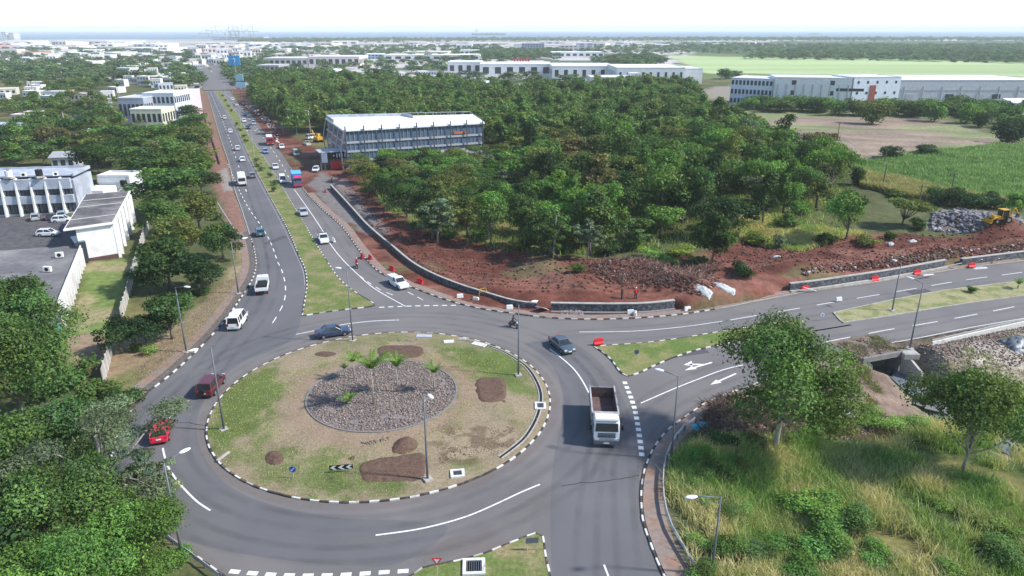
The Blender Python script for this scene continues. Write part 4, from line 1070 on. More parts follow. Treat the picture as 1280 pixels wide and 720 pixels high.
for (u0, u1, vb, vt, dp, lb, r_, c_, w_, rf_) in (
 (642,652,66,55,30,'pale slab end of the grey office block',0,0,WHT,WHT),(652,680,66,54.5,40,'grey blue office block behind the shopping halls',5,8,(.3,.34,.42),GRY),(722,742,64,54,40,'white and grey tower block on the plain',4,2,(.55,.55,.62),WHT),(700,722,66,57,30,'pinkish block left of the tower block',3,4,PNK,PNK),
 (690,755,72,65.5,50,'long white low hall behind the wood strip',1,8,WHT,WHT),(575,598,70,63,40,'white hall with curved roof left of park wood',1,4,WHT,WHT),(480,600,76,69,60,'very long white shed in the middle distance',1,10,WHT,WHT),(455,478,74,68,40,'blue and white factory hall',2,5,(.35,.42,.6),WHT),
 (505,560,72,65,60,'long beige shed behind the white one',1,7,(.6,.58,.48),(.62,.6,.5)),(330,385,84,73,50,'long beige warehouse with dark end right of the blue billboard',1,8,(.5,.46,.44),(.6,.56,.54)),(322,350,97,82,30,'grey block beside trees right of the blue billboard',2,5,(.38,.36,.37),(.45,.43,.43)),(386,450,84,71,50,'long pinkish flat warehouse right of the beige one',1,8,PNK,(.68,.62,.6)),
 (300,335,80,75,40,'low white roof left of the beige warehouse',1,5,WHT,WHT),(383,420,94,88,26,'white roofed shed at the back of the wood',1,4,WHT,WHT),(570,590,62,56,40,'white box factory near the shore',1,3,WHT,WHT),
 (152,184,155,123,16,'grey flat roofed block in the town, leftmost of three',1,6,(.33,.35,.4),(.5,.52,.56)),(184,222,152,117,18,'bluish white town block with stepped roof beside it',2,7,(.55,.58,.64),(.62,.63,.66)),(166,205,160,137,12,'yellowish white low block in front of the town blocks',1,6,(.62,.6,.45),(.72,.7,.6)),(221,236,148,115,16,'white and pink painted tall panel beside the highway',0,0,(.7,.5,.52),WHT)):
    fb(u0, u1, vb, vt, dp, lb, r_, c_, w_, rf_)
# the far town: flat roofed houses and sheds
rt = np.random.default_rng(77); hs = []
def scatter(n, poly, wpx, hpx, dep, seed):
    px, py = in_poly(n, GP(poly), seed)
    for x, y in zip(px, py):
        w = rt.uniform(*wpx) / FOC * y; h = max(rt.uniform(*hpx) / FOC * y, 3)
        k = rt.random(); c = (.66,.64,.62) if k < .45 else (.62,.54,.5) if k < .7 else (.5,.52,.56) if k < .85 else (.6,.56,.46) if k < .95 else (.4,.22,.2)
        rf_ = tuple(min(.8, q * 1.1) for q in c); nm = {0: 'white', 1: 'pinkish', 2: 'bluish grey', 3: 'sand coloured', 4: 'brick red'}[0 if k < .45 else 1 if k < .7 else 2 if k < .85 else 3 if k < .95 else 4]
        an = rt.uniform(-.5, .5); d = np.array((math.cos(an), math.sin(an))); a = np.array((x, y)) - d * w / 2; b = a + d * w
        e = bldg(None, a, b, rt.uniform(.6, 1.2) * w * dep, h, 2 if y < 800 and h > 6 else 1, 4 if y < 900 else 3, c, rf_, 'town_house', 'house', 'buildings of the far town', far=True, ww=.5)
        e['_t'] = nm; hs.append(e)
scatter(30, [(140,118),(228,118),(226,92),(150,92)], (8, 20), (6, 11), .8, 301)
scatter(26, [(0,190),(130,190),(150,122),(0,110)], (12, 24), (7, 11), .8, 306)
scatter(74, [(-60,92),(240,92),(262,80),(100,66),(-60,70)], (8, 26), (3, 7), 1.0, 302)
scatter(52, [(-100,68),(340,70),(340,57),(-100,54)], (12, 40), (2, 4), 1.2, 303)
scatter(40, [(240,88),(320,82),(330,64),(240,64)], (5, 14), (3, 7), .9, 304)
scatter(36, [(330,74),(620,70),(640,56),(330,54)], (8, 30), (1.6, 4), 1.2, 305)
scatter(14, [(470,98),(560,104),(640,102),(560,92),(480,88)], (6, 14), (3, 6), .9, 307)
scatter(16, [(640,64),(1000,60),(1000,55),(640,55)], (10, 30), (1.5, 3), 1.2, 308)
scatter(6, [(1000,64),(1280,66),(1280,60),(1000,60)], (8, 20), (1.5, 3), 1.2, 309)
hs.sort(key=lambda o: o.location.y)
for s in range(0, len(hs), 20):
    row = sorted(hs[s:s + 20], key=lambda o: o.location.x / o.location.y)
    for i, o in enumerate(row):
        nth = ['first','second','third','fourth','fifth','sixth','seventh','eighth','ninth','tenth','eleventh','twelfth','thirteenth','fourteenth','fifteenth','sixteenth','seventeenth','eighteenth','nineteenth','twentieth']
        o['label'] = f"{o['_t']} flat roofed house, {nth[i]} from left in the {nth[s // 20]} row of the town"
# highway continuing through the town, parked traffic band
P = smooth(GP([(273,113),(262,98),(252,88),(246,80),(240,72),(232,64)]), 5); strip('far_road', P, -7, 9, .35, M['asphalt'])
P = smooth(GP([(282,113),(279,98),(274,88),(268,80),(262,74),(255,66)]), 5); strip('far_road', P, -7, 7, .36, M['asphalt'])
# port cranes, stacks, ships
CR = [(258,46,34),(270,47,27),(286,46,30),(292,47,27),(297,46,29),(303,46,26),(316,46,28)]
for i, (u, vb, vt) in enumerate(CR):
    a = G(u, 50.5); y = a[1]; H = htop(vt, y) * .85; e = empty('port_crane', (a[0], a[1], 0), .3 * (i % 3), f'tall blue grey port crane on the skyline, {ORDN[i] if False else ["first","second","third","fourth","fifth","sixth","seventh"][i]} from the left', 'crane', 'port cranes on the skyline')
    mb = MB()
    for x in (-9, 9):
        for yy in (-9, 9): mb.box((x, yy, H * .3), (1.6, 1.6, H * .6))
    mb.box((0, -9, H * .35), (20, 2, 2.5)); mb.box((0, 9, H * .35), (20, 2, 2.5)); mb.box((9, 0, H * .45), (2.2, 20, 2.2)); mb.box((-9, 0, H * .45), (2.2, 20, 2.2)); mb.build('portal', M['galv'], e)
    mb = MB(); mb.box((0, 0, H * .6), (56, 3, 2)); mb.build('boom', M['galv'], e)
    mb = MB(); mb.box((4, 0, H * .8), (1.6, 1.6, H * .4)); mb.tube([(4, 0, H), (27, 0, H * .6)], .5, 4); mb.tube([(4, 0, H), (-26, 0, H * .6)], .5, 4); mb.build('mast', M['galv'], e)
fb(265, 330, 50.5, 46, 60, 'low blue grey container stacks under the port cranes', 0, 0, (.3,.35,.45), (.35,.4,.48), name='container_stack', cat='container stack')
for i, (u0, u1, vt, lb) in enumerate(((3,9,40,'hazy white tower block, first of the pair at the far left horizon'),(12,18,41,'hazy white tower block, second of the pair at the far left horizon'))): fb(u0, u1, 49.5, vt, 40, lb, 4, 2, (.6,.6,.62), (.6,.6,.62), name='tower_block', cat='tower')
def ship(u, v, wpx, label, col, dist=None):
    a = G(u, v, -1.6); w = wpx / FOC * a[1]; e = empty('ship', (a[0], a[1], -1.6), 0, label, 'ship'); h = w * .05
    mb = MB(); mb.loft([[(x, -w * .05 * k, h), (x, w * .05 * k, h), (x, w * .035 * k, -1), (x, -w * .035 * k, -1)] for x, k in ((-w / 2, .7), (-w * .45, 1), (w * .38, 1), (w / 2, .1))]); mb.build('hull', col, e)
    mb = MB(); mb.box((-w * .36, 0, h * 1.9), (w * .1, w * .07, h * 1.9)); mb.box((-w * .36, 0, h * 3), (w * .05, w * .04, h * .6)); mb.build('bridge', M['whitep'], e)
    mb = MB(); [mb.box((-w * .2 + k * w * .14, 0, h * 1.2), (w * .03, w * .05, h * .5)) for k in range(4)]; mb.build('deck_gear', M['metal'], e)
ship(611, 44, 40, 'dark hulled tanker with a white bridge on the horizon', M['black']); ship(535, 43.5, 14, 'small pale ship left of the tanker on the sea', M['whitep']); ship(468, 43.8, 9, 'tiny pale boat out on the sea, left of the other ships', M['whitep'])
e = empty('islet', (*G(1019, 43.5, -1.6), -1.6), 0, 'small dark islet on the hazy sea at the right', 'islet'); mb = MB(); w = 20 / FOC * e.location.y
mb.loft([[(x * w, -w * .1, -2), (x * w, w * .1, -2), (x * w, w * .06, z), (x * w, -w * .06, z)] for x, z in ((-.5, 1), (-.3, w * .08), (0, w * .1), (.25, w * .08), (.5, 1))]); mb.build('rock', M['metal'], e)
e = empty('lamp_mast', (*G(56, 262), 0), 0, 'slim lamp mast', 'mast') if False else None
# stacks of site stuff along the right verge of the highway
px, py = in_poly(900, GP([(300,128),(330,152),(350,185),(345,160),(315,125)]), 88); V_, F_, C_ = stones(len(px), (px, py, ground_z(px, py)), (.2, .8), [(.5,.3,.24),(.25,.1,.07),(.55,.5,.47),(.13,.07,.06)], 88)
tag(link('rubble', np_mesh('rubble', V_, F_, 3, C_), M['rock']), 'red and pale building debris beside the far right carriageway', 'rubble', kind='stuff')
# ================================================================ vegetation
def leaf_quads(pts, nrm, size, r, asp=0.6):
    """rhombic leaf cards centred on pts, facing nrm"""
    n = len(pts)
    t = r.normal(size=(n, 3)); t -= nrm * (t * nrm).sum(1, keepdims=True); t /= np.linalg.norm(t, axis=1, keepdims=True) + 1e-9
    b = np.cross(nrm, t); s = size * (0.6 + 0.8 * r.random((n, 1)))
    V = np.stack([pts - t * s, pts - b * s * asp + nrm * s * 0.12, pts + t * s, pts + b * s * asp + nrm * s * 0.12], 1)
    return V.reshape(-1, 3), np.arange(4 * n).reshape(n, 4)

def crown_mesh(name, clumps, n, size, seed, tone=0.25, droop=0.0):
    """clumps: (x,y,z,rx,ry,rz). leaves crowd the shell of every clump"""
    r = np.random.default_rng(seed); Vs, Fs, Cs = [], [], []; off = 0
    vol = np.array([(c[3] * c[4] + c[3] * c[5]) for c in clumps]); cnt = (n * vol / vol.sum()).astype(int)
    for c, k in zip(clumps, cnt):
        d = r.normal(size=(k, 3)); d /= np.linalg.norm(d, axis=1, keepdims=True)
        d[:, 2] = np.where(r.random(k) < 0.55, np.abs(d[:, 2]), d[:, 2])
        rad = 0.62 + 0.45 * r.random((k, 1)) ** 0.7
        # lumpy shell
        lump = 1 + 0.22 * np.sin(d[:, :1] * 7 + c[0]) * np.cos(d[:, 1:2] * 6 + c[1]) + 0.12 * r.normal(size=(k, 1))
        p = np.array(c[:3]) + d * rad * lump * np.array(c[3:6])
        p[:, 2] -= droop * (d[:, 0] ** 2 + d[:, 1] ** 2)
        nn = d * 0.7 + r.normal(size=(k, 3)) * 0.55 + np.array((0, 0, 0.35)); nn /= np.linalg.norm(nn, axis=1, keepdims=True)
        V, F = leaf_quads(p, nn, size, r)
        ct = 1 + tone * r.normal(); hue = r.normal() * 0.08
        cc = ct * (0.75 + 0.5 * r.random((k, 1))) * np.array((1 + hue, 1, 1 - hue))
        yl = r.random((k, 1)) < 0.06; cc = np.where(yl, cc * np.array((1.7, 1.35, 0.9)), cc)
        Vs.append(V); Fs.append(F + off); Cs.append(np.repeat(np.clip(cc, 0.3, 2.5), 4, 0)); off += len(V)
    return np_mesh(name, np.vstack(Vs), np.vstack(Fs), 4, np.vstack(Cs))

def trunk_mesh(name, H, clumps, r0, seed, fork=0.4, lean=(0, 0), maxb=9):
    rr = random.Random(seed); mb = MB()
    fx, fy = lean[0] * fork, lean[1] * fork
    z1 = H * fork
    mb.tube([(0, 0, -0.4), (fx * 0.3, fy * 0.3, z1 * 0.4), (fx, fy, z1), (fx * 1.4, fy * 1.4, H * min(fork + 0.25, 0.8))], [r0 * 1.25, r0 * 0.95, r0 * 0.75, r0 * 0.3], 7)
    for c in sorted(clumps, key=lambda c: -c[3])[:maxb]:
        s = rr.uniform(0.6, 1.0); p0 = Vector((fx * s, fy * s, z1 * s)); p3 = Vector(c[:3]) + Vector((0, 0, c[5] * 0.3))
        m1 = p0.lerp(p3, 0.35) + Vector((0, 0, -0.05 * H)); m2 = p0.lerp(p3, 0.7) + Vector((0, 0, 0.0))
        mb.tube([p0, m1, m2, p3], [r0 * 0.5, r0 * 0.36, r0 * 0.24, r0 * 0.08], 5)
        for _ in range(2):
            q = Vector(c[:3]) + Vector((rr.uniform(-1, 1) * c[3], rr.uniform(-1, 1) * c[4], rr.uniform(-.2, .9) * c[5]))
            mb.tube([m2, m2.lerp(q, 0.5), q], [r0 * 0.22, r0 * 0.14, r0 * 0.04], 4)
    return mb.mesh(name, True)

def mk_clumps(kind, H, D, seed):
    r = random.Random(seed); cl = []; Rr = D / 2
    if kind == 'broad':
        for i in range(20):
            a = r.uniform(0, 6.28); el = r.uniform(-.25, 1.5); k = r.uniform(.55, .92)
            d = Rr * k * math.cos(el); z = H * (.53 + .34 * math.sin(el) * k / .72); s = Rr * r.uniform(0.2, 0.44)
            cl.append((d * math.cos(a), d * math.sin(a), z, s, s, s * r.uniform(.6, .9)))
        cl.append((0, 0, H * .55, Rr * .45, Rr * .45, H * .22))
    elif kind == 'tall':
        for i in range(14):
            a = r.uniform(0, 6.28); t = r.random(); d = Rr * (0.7 - 0.4 * t) * r.uniform(.2, 1.1)
            s = Rr * r.uniform(.22, .42) * (1.15 - .4 * t)
            cl.append((d * math.cos(a), d * math.sin(a), H * (0.3 + 0.6 * t), s, s, s * .95))
    elif kind == 'airy':
        for i in range(30):
            a = r.uniform(0, 6.28); d = Rr * math.sqrt(r.random()) * 0.92
            s = Rr * r.uniform(.12, .25)
            cl.append((d * math.cos(a), d * math.sin(a), H * (0.82 - 0.22 * (d / Rr)) + r.uniform(-.32, .08) * H, s, s, s * r.uniform(.35, .55)))
    elif kind == 'bush':
        for i in range(9):
            a = r.uniform(0, 6.28); d = Rr * r.uniform(0, .7); s = Rr * r.uniform(.3, .5)
            cl.append((d * math.cos(a), d * math.sin(a), H * r.uniform(.3, .72), s, s, H * r.uniform(.22, .36)))
    elif kind == 'flat':
        for i in range(16):
            a = r.uniform(0, 6.28); d = Rr * math.sqrt(r.random()) * 0.82; s = Rr * r.uniform(.2, .36)
            cl.append((d * math.cos(a), d * math.sin(a), H * (0.82 - .16 * (d / Rr) ** 2) + r.uniform(-.05, .04) * H, s, s, s * .38))
    return cl

PROTO = {}
def proto(kind, i, n=1700, size=0.30):
    key = (kind, i, n)
    if key not in PROTO:
        H, D = {'broad': (9, 9), 'tall': (11, 7.5), 'airy': (8, 9), 'bush': (3, 4), 'flat': (8, 12)}[kind]
        cl = mk_clumps(kind, H, D, i * 31 + 5)
        PROTO[key] = (crown_mesh('crown', cl, n, size, i * 7 + 1), trunk_mesh('trunk', H, cl, {'bush': 0.09}.get(kind, 0.22), i, {'tall': .4, 'bush': .15, 'airy': .35}.get(kind, .38), (0.3, 0.2)), H, D)
        PROTO[key][0].materials.append(M['leaf']); PROTO[key][1].materials.append(M['bark'])
    return PROTO[key]
TONES = {'dark green': (0.042, 0.083, 0.022), 'mid green': (0.068, 0.12, 0.03), 'bright green': (0.09, 0.175, 0.036), 'olive green': (0.105, 0.13, 0.035),
         'grey green': (0.11, 0.15, 0.085), 'brownish green': (0.11, 0.105, 0.042), 'deep green': (0.028, 0.06, 0.019), 'light green': (0.14, 0.23, 0.055), 'yellow green': (0.14, 0.17, 0.035)}
TONES = {k: tuple(c * (1.15 if 'deep' in k or 'dark' in k else 1.28) for c in v) for k, v in TONES.items()}
def place_tree(x, y, H, D, kind, tone, name='tree', label=None, cat='tree', group=None, var=None, n=1700, size=0.30, z=None, jit=0.12):
    i = var if var is not None else random.randrange(7)
    cm, tm, h0, d0 = proto(kind, i, n, size)
    e = empty(name, (x, y, gz(x, y) - 0.05 if z is None else z), random.uniform(0, 6.28), label, cat, group)
    sc_ = (D / d0, D / d0 * random.uniform(.92, 1.08), H / h0)
    e.scale = sc_
    c = tuple(np.array(TONES[tone]) * random.uniform(1 - jit, 1 + jit) * np.array([random.uniform(.93, 1.07), 1, random.uniform(.9, 1.1)]))
    t = link('trunk', tm, None, e); o = link('stems' if kind == 'bush' and False else 'crown', cm, None, e, color=c)
    e['_t'] = tone
    return e
ORD = ['first','second','third','fourth','fifth','sixth','seventh','eighth','ninth','tenth','eleventh','twelfth','thirteenth','fourteenth','fifteenth','sixteenth','seventeenth','eighteenth','nineteenth','twentieth']
def ordw(i):
    if i < 20: return ORD[i]
    t = {2: 'twenty', 3: 'thirty', 4: 'forty', 5: 'fifty'}
    if (i + 1) % 10 == 0: return {3: 'thirtieth', 4: 'fortieth', 5: 'fiftieth'}[(i + 1) // 10]
    return t[(i + 1) // 10] + ' ' + ORD[(i + 1) % 10 - 1]
def label_rows(items, per_row, fmt):
    """items seen from near to far in rows; inside a row counted from the left"""
    items = sorted(items, key=lambda o: o.location.y)
    nrow = 0
    for s in range(0, len(items), per_row):
        row = sorted(items[s:s + per_row], key=lambda o: o.location.x / o.location.y)
        for i, o in enumerate(row): o['label'] = fmt(o, i, nrow)
        nrow += 1

# ---- the wood on the right of the highway
WOOD = GP([(318,132),(345,155),(398,196),(440,222),(475,262),(505,290),(545,312),(600,312),(650,318),(700,330),(735,330),(770,322),(820,305),(880,296),(900,322),(930,292),(960,290),(1000,275),(1040,258),(1045,235),(1015,215),(985,200),(950,178),(900,160),(870,140),(862,116),(800,113),(760,118),(660,124),(600,121),(560,113),(480,110),(400,101),(330,104)])
def poisson(poly, dmin, n, seed, grow=None, minv=None):
    """dart throwing near to far"""
    r = np.random.default_rng(seed); x, y = in_poly(n, poly, seed); o = np.argsort(y); out = []
    cell = {}
    for k in r.permutation(len(x)):
        px, py = x[k], y[k]; d = dmin * (1 if grow is None else grow(px, py)); g = 14
        c = (int(px // g), int(py // g)); ok = True
        for a in (-1, 0, 1):
            for b in (-1, 0, 1):
                for q in cell.get((c[0] + a, c[1] + b), ()):
                    if (q[0] - px) ** 2 + (q[1] - py) ** 2 < d * d: ok = False; break
        if ok:
            cell.setdefault(c, []).append((px, py)); out.append((px, py))
    return np.array(out)
BLD = GP([(400,192),(400,215),(560,215),(640,190),(640,160),(400,160)])
wp = poisson(WOOD, 5.4, 26000, 3)
wp = wp[sdist(np.array([FL, FR, BR_ , BL_]), wp[:, 0], wp[:, 1]) < -4.5]
wp = wp[~inside(np.vstack([GP([(385,230),(436,226),(450,205)]), G(455,190)[None], G(405,165)[None], G(380,170)[None]]), wp[:, 0], wp[:, 1])]
wp = wp[np.argsort(wp[:, 1])]
wood_near = []
NEARN = 215
for k, (x, y) in enumerate(wp[:NEARN]):
    f = random.random(); q = float(fbm(np.array([x]), np.array([y]), 30, 81)[0])
    tone = random.choice(['dark green'] * 4 + ['deep green'] * 3 + ['mid green'] * 5 + ['olive green'] * 3 + ['brownish green'] + ['bright green'] * 3 + ['grey green'])
    if q > 0.58: tone = random.choice(['bright green', 'mid green', 'olive green', tone])
    kind = random.choice(['broad', 'broad', 'tall', 'airy', 'broad', 'flat', 'tall'])
    H = random.triangular(6, 14.5, 9.5) * (0.82 if y < 130 else 1); D = random.triangular(7, 15, 10)
    if kind == 'tall': H *= 1.12; D *= 0.85
    if FL[0] - 12 < x < FR[0] + 14 and y > 120 and y < FR[1] + 6 and x / y < .02: H = min(H, 5.2 + max(0, (185 - y)) * .05); D = min(D, 8)
    wood_near.append(place_tree(x, y, H, D, kind, tone, 'forest_tree', group='trees of the wood beyond the red earth', n=3200, size=0.22))
label_rows(wood_near, 24, lambda o, i, r: f"{o['_t']} tree, {ordw(i)} from the left in the {ordw(r)} row of the wood")
# undergrowth and trunks at the wood's edge are in the bushes below

def instancer(name, pts, scales, mats_meshes, label, cat):
    """one object that scatters crowns over pts with geometry nodes (a wood too far off to count)"""
    me = bpy.data.meshes.new(name); me.from_pydata([tuple(p) for p in pts], [], [])
    a = me.attributes.new('sc', 'FLOAT_VECTOR', 'POINT'); a.data.foreach_set('vector', np.asarray(scales, np.float32).ravel())
    a = me.attributes.new('rz', 'FLOAT', 'POINT'); a.data.foreach_set('value', np.random.default_rng(4).random(len(pts)).astype(np.float32) * 6.28)
    o = bpy.data.objects.new(name, me); COL.objects.link(o)
    ng = bpy.data.node_groups.new(name, 'GeometryNodeTree')
    ng.interface.new_socket('Geometry', in_out='INPUT', socket_type='NodeSocketGeometry')
    ng.interface.new_socket('Geometry', in_out='OUTPUT', socket_type='NodeSocketGeometry')
    N = ng.nodes; L = ng.links
    gi = N.new('NodeGroupInput'); go = N.new('NodeGroupOutput'); ip = N.new('GeometryNodeInstanceOnPoints')
    gg = N.new('GeometryNodeGeometryToInstance')
    for mo in mats_meshes:
        oi = N.new('GeometryNodeObjectInfo'); oi.inputs['Object'].default_value = mo; oi.inputs['As Instance'].default_value = True
        L.new(oi.outputs['Geometry'], gg.inputs[0])
    L.new(gi.outputs[0], ip.inputs['Points']); L.new(gg.outputs[0], ip.inputs['Instance']); ip.inputs['Pick Instance'].default_value = True
    rv = N.new('FunctionNodeRandomValue'); rv.data_type = 'INT'; rv.inputs[4].default_value = 0; rv.inputs[5].default_value = len(mats_meshes) - 1
    L.new(rv.outputs[2], ip.inputs['Instance Index'])
    s = N.new('GeometryNodeInputNamedAttribute'); s.data_type = 'FLOAT_VECTOR'; s.inputs[0].default_value = 'sc'
    z = N.new('GeometryNodeInputNamedAttribute'); z.data_type = 'FLOAT'; z.inputs[0].default_value = 'rz'
    cx = N.new('ShaderNodeCombineXYZ'); L.new(z.outputs[0], cx.inputs[2])
    L.new(s.outputs[0], ip.inputs['Scale']); L.new(cx.outputs[0], ip.inputs['Rotation'])
    L.new(ip.outputs[0], go.inputs[0])
    m = o.modifiers.new('scatter', 'NODES'); m.node_group = ng
    return tag(o, label, cat, kind='stuff')
def hidden(kind, i, n, size, m):
    H, D = {'broad': (9, 9), 'tall': (11, 7.5), 'airy': (8, 9), 'bush': (3, 4), 'flat': (8, 12)}[kind]
    me = crown_mesh('far_crown', mk_clumps(kind, H, D, 400 + i), n, size, 500 + i); me.materials.append(m)
    return bpy.data.objects.new('far_crown', me)
WP = [hidden('broad', 1, 1100, .38, M['leaf_wood']), hidden('broad', 2, 1100, .38, M['leaf_wood']), hidden('tall', 3, 1100, .38, M['leaf_wood']), hidden('airy', 4, 900, .38, M['leaf_wood']), hidden('broad', 5, 1100, .38, M['leaf_wood'])]
FP = [hidden('broad', 11, 220, .8, M['leaf_far']), hidden('broad', 12, 220, .8, M['leaf_far']), hidden('bush', 13, 160, .5, M['leaf_far'])]
rest = wp[NEARN:]
rz_ = np.random.default_rng(9)
sc_ = np.stack([rz_.uniform(.95, 1.5, len(rest))] * 2 + [rz_.uniform(.75, 1.2, len(rest))], -1)
instancer('wood', np.c_[rest, np.full(len(rest), 0.4)], sc_, WP, 'far trees of the green wood reaching back to the shopping sheds', 'wood')

# ---- left of the highway: named clumps of trees (crown centre pixel, height, spread)
def T(u, v, H, D, kind, tone, label, name='tree', n=3000, size=0.24, **kw):
    p = G(u, v, 0.62 * H)
    return place_tree(p[0], p[1], H, D, kind, tone, name, label, n=n, size=size, **kw)
T(210,236,9.5,15,'broad','mid green','big mid green spreading tree behind the hall, beside the highway', var=0, n=7000)
T(246,262,7,9,'broad','olive green','olive tree between the hall and the highway bank', var=1, n=5000)
T(200,270,7,8.5,'broad','mid green','mid green tree brushing the white side wall of the hall', var=2, n=4500)
T(222,292,7,9.5,'broad','olive green','broad olive tree in the middle of the roadside clump', var=0, n=5000)
T(207,325,7.5,9.5,'broad','dark green','dark green tree left of the highway lamp, above two other shrubs', var=3, n=6000)
T(245,338,5.5,7.5,'broad','deep green','deep green tree low in the roadside clump, right side', var=0, n=5000)
T(187,345,4.5,6,'broad','deep green','deep green low tree against the grey panel fence', var=1, n=4000)
T(276,300,6,7.5,'broad','dark green','dark bushy tree nearest the highway by its lamp', var=2, n=6000)
T(210,393,5.8,8,'broad','dark green','dark broad tree behind the street lamp on the tan bank', var=3, n=7000)
T(147,418,4.4,5.5,'broad','deep green','small deep green tree at the end of the lawn', var=1, n=4500)
T(180,412,4,4.8,'broad','deep green','low dark tree between lawn end and lamp', var=2, n=3500)
T(187,434,1.6,2.4,'bush','light green','little light green shrub on the tan bank by the lamp','bush', n=700, size=.16)
T(230,205,9,15,'broad','mid green','mid green tree beside the highway above the spreading one', var=1, n=5000)
T(180,205,9,15,'broad','dark green','dark tree directly behind the stair tower', var=3, n=5000)
T(240,175,9,14,'broad','olive green','olive tree by the highway below the white town block', var=2, n=4500)
for i, (u, v, H, D, tn) in enumerate(((246,205,6,9,'mid green'),(250,225,6,9,'dark green'),(243,152,7,11,'mid green'),(238,140,7,12,'dark green'),(222,162,8,13,'dark green'),(190,168,7,13,'mid green'),(165,170,8,14,'mid green'),(150,185,8,14,'dark green'),(213,185,8,13,'mid green'),(120,195,8,13,'dark green'))):
    o = T(u, v, H, D, 'broad', tn, f"{tn} tree {['just above the bus bay','beside the bus bay','below the pink panel','touching the pink panel','under the town blocks right side','under the yellowish block','left below the yellowish block','above the stair tower','upper middle beside the highway trees','above the school roof end'][i]} left of the highway", n=4000)
T(120,152,8,14,'broad','dark green','dark tree behind the concrete school block', var=2)
# the left edge trees nearest the camera
def near_tree(name, u, v, H, D, kind, tone, label, seed, n, size, trunk=0.26, fork=.35, z=None, hc=.66, barkm='bark'):
    p = G(u, v, hc * H); cl = mk_clumps(kind, H, D, seed)
    if kind == 'airy':
        cl += [(c[0] * .8 + 1, c[1] * .9, c[2] - H * .17, c[3] * .8, c[4] * .8, c[5]) for c in cl[:7]]
    e = empty(name, (p[0], p[1], gz(p[0], p[1]) if z is None else z), 0, label, 'tree')
    link('trunk', trunk_mesh('trunk', H, cl, trunk, seed, fork, (0.5, -0.3), 14), M[barkm], e)
    link('crown', crown_mesh('crown', cl, n, size, seed), M['leaf'], e, color=TONES[tone]); return e
near_tree('tree', 8, 392, 11, 12.5, 'broad', 'mid green', 'large mid green tree at the left edge beside the cyan screen', 21, 24000, 0.15)
near_tree('tree', 12, 452, 11, 12, 'broad', 'mid green', 'leafy tree cut by the left edge, below the large one', 22, 20000, 0.15)
near_tree('tree', 115, 540, 11, 14.5, 'airy', 'grey green', 'open grey green tree with bare limbs overhanging the red car', 23, 26000, 0.1, 0.3, .4, barkm='barkpale')
near_tree('tree', 176, 585, 6, 5.5, 'airy', 'grey green', 'thin grey green sapling leaning over the road edge', 29, 4200, 0.13, 0.14)
near_tree('tree', 40, 560, 9, 10, 'broad', 'mid green', 'bushy tree at the left edge behind the airy one', 24, 20000, 0.125)
near_tree('tree', 165, 680, 6.2, 8.5, 'broad', 'bright green', 'bright green feathery tree in the bottom left corner by the lamp', 25, 30000, 0.085)
near_tree('tree', 60, 640, 8, 9.5, 'broad', 'mid green', 'mid green tree in the lower left, next to the bright one', 26, 24000, 0.11)
near_tree('tree', 70, 730, 7, 9, 'broad', 'bright green', 'bright tree cut by the bottom edge at far left', 27, 26000, 0.09)
near_tree('tree', -30, 640, 9, 10, 'broad', 'dark green', 'dark tree cut by the lower left edge', 28, 8000, 0.17)
# right foreground trees
near_tree('tree', 985, 448, 13.3, 13, 'broad', 'mid green', 'tall feathery tree standing in front of the east road splitter', 131, 24000, 0.145, 0.26, .36, hc=.68, barkm='barkpale')
near_tree('tree', 1228, 490, 10, 11, 'broad', 'mid green', 'mid green spreading tree right of the creek', 132, 20000, 0.14, 0.16, .25, hc=.68, barkm='barkpale')
near_tree('tree', 1062, 272, 8.5, 9.5, 'broad', 'bright green', 'bright green round tree alone on the red earth', 33, 7000, 0.22, .2, .3)
near_tree('tree', 893, 297, 9, 8, 'tall', 'dark green', 'dark slim tree in front of the wood above the white tarpaulin', 34, 7000, 0.22, .2, .4)
near_tree('tree', 735, 296, 8.5, 5.5, 'airy', 'grey green', 'grey green tree with bare pale trunks at the wood edge', 35, 4500, 0.2, .13, .55, barkm='barkpale')
near_tree('tree', 692, 292, 9.5, 6.5, 'airy', 'mid green', 'tall thin trunked tree left of the grey green one', 36, 4500, 0.2, .13, .55, barkm='barkpale')
near_tree('tree', 1130, 268, 5.5, 9.5, 'flat', 'olive green', 'flat topped olive tree beside the grey boulder heap', 37, 6000, 0.2, .18, .25)
near_tree('tree', 1272, 262, 5, 5.5, 'broad', 'light green', 'light green young tree behind the digger at the right edge', 38, 3500, 0.2, .1, .3)
near_tree('tree', 546, 268, 9.5, 7.5, 'airy', 'grey green', 'pale grey green tree at the left front of the wood', 39, 5200, 0.22, .16, .5, barkm='barkpale')

# ---- left townside woods: individually placed further trees
LW = GP([(-60,262),(60,250),(60,215),(125,205),(165,225),(252,228),(262,200),(250,150),(238,112),(225,104),(-160,104)])
lp = poisson(LW, 7.0, 9000, 13)
lp = lp[~inside(GP([(-60,300),(-60,212),(80,210),(130,212),(172,228),(168,330),(100,330)]), lp[:, 0], lp[:, 1])]
for bp in ([(140,160),(140,122),(245,112),(245,152)], [(60,222),(60,200),(100,200),(100,222)], [(-10,185),(-10,165),(14,165),(14,185)]):
    lp = lp[~inside(GP(bp), lp[:, 0], lp[:, 1])]
lp = lp[np.argsort(lp[:, 1])]
left_near = []
for k, (x, y) in enumerate(lp[:62]):
    tone = random.choice(['dark green', 'mid green', 'mid green', 'bright green', 'olive green', 'deep green', 'brownish green'])
    kind = random.choice(['broad', 'flat', 'broad', 'tall'])
    left_near.append(place_tree(x, y, random.uniform(6.5, 9.5), random.uniform(9, 14), kind, tone, 'town_tree', group='trees of the leafy town quarter', n=2300, size=0.27))
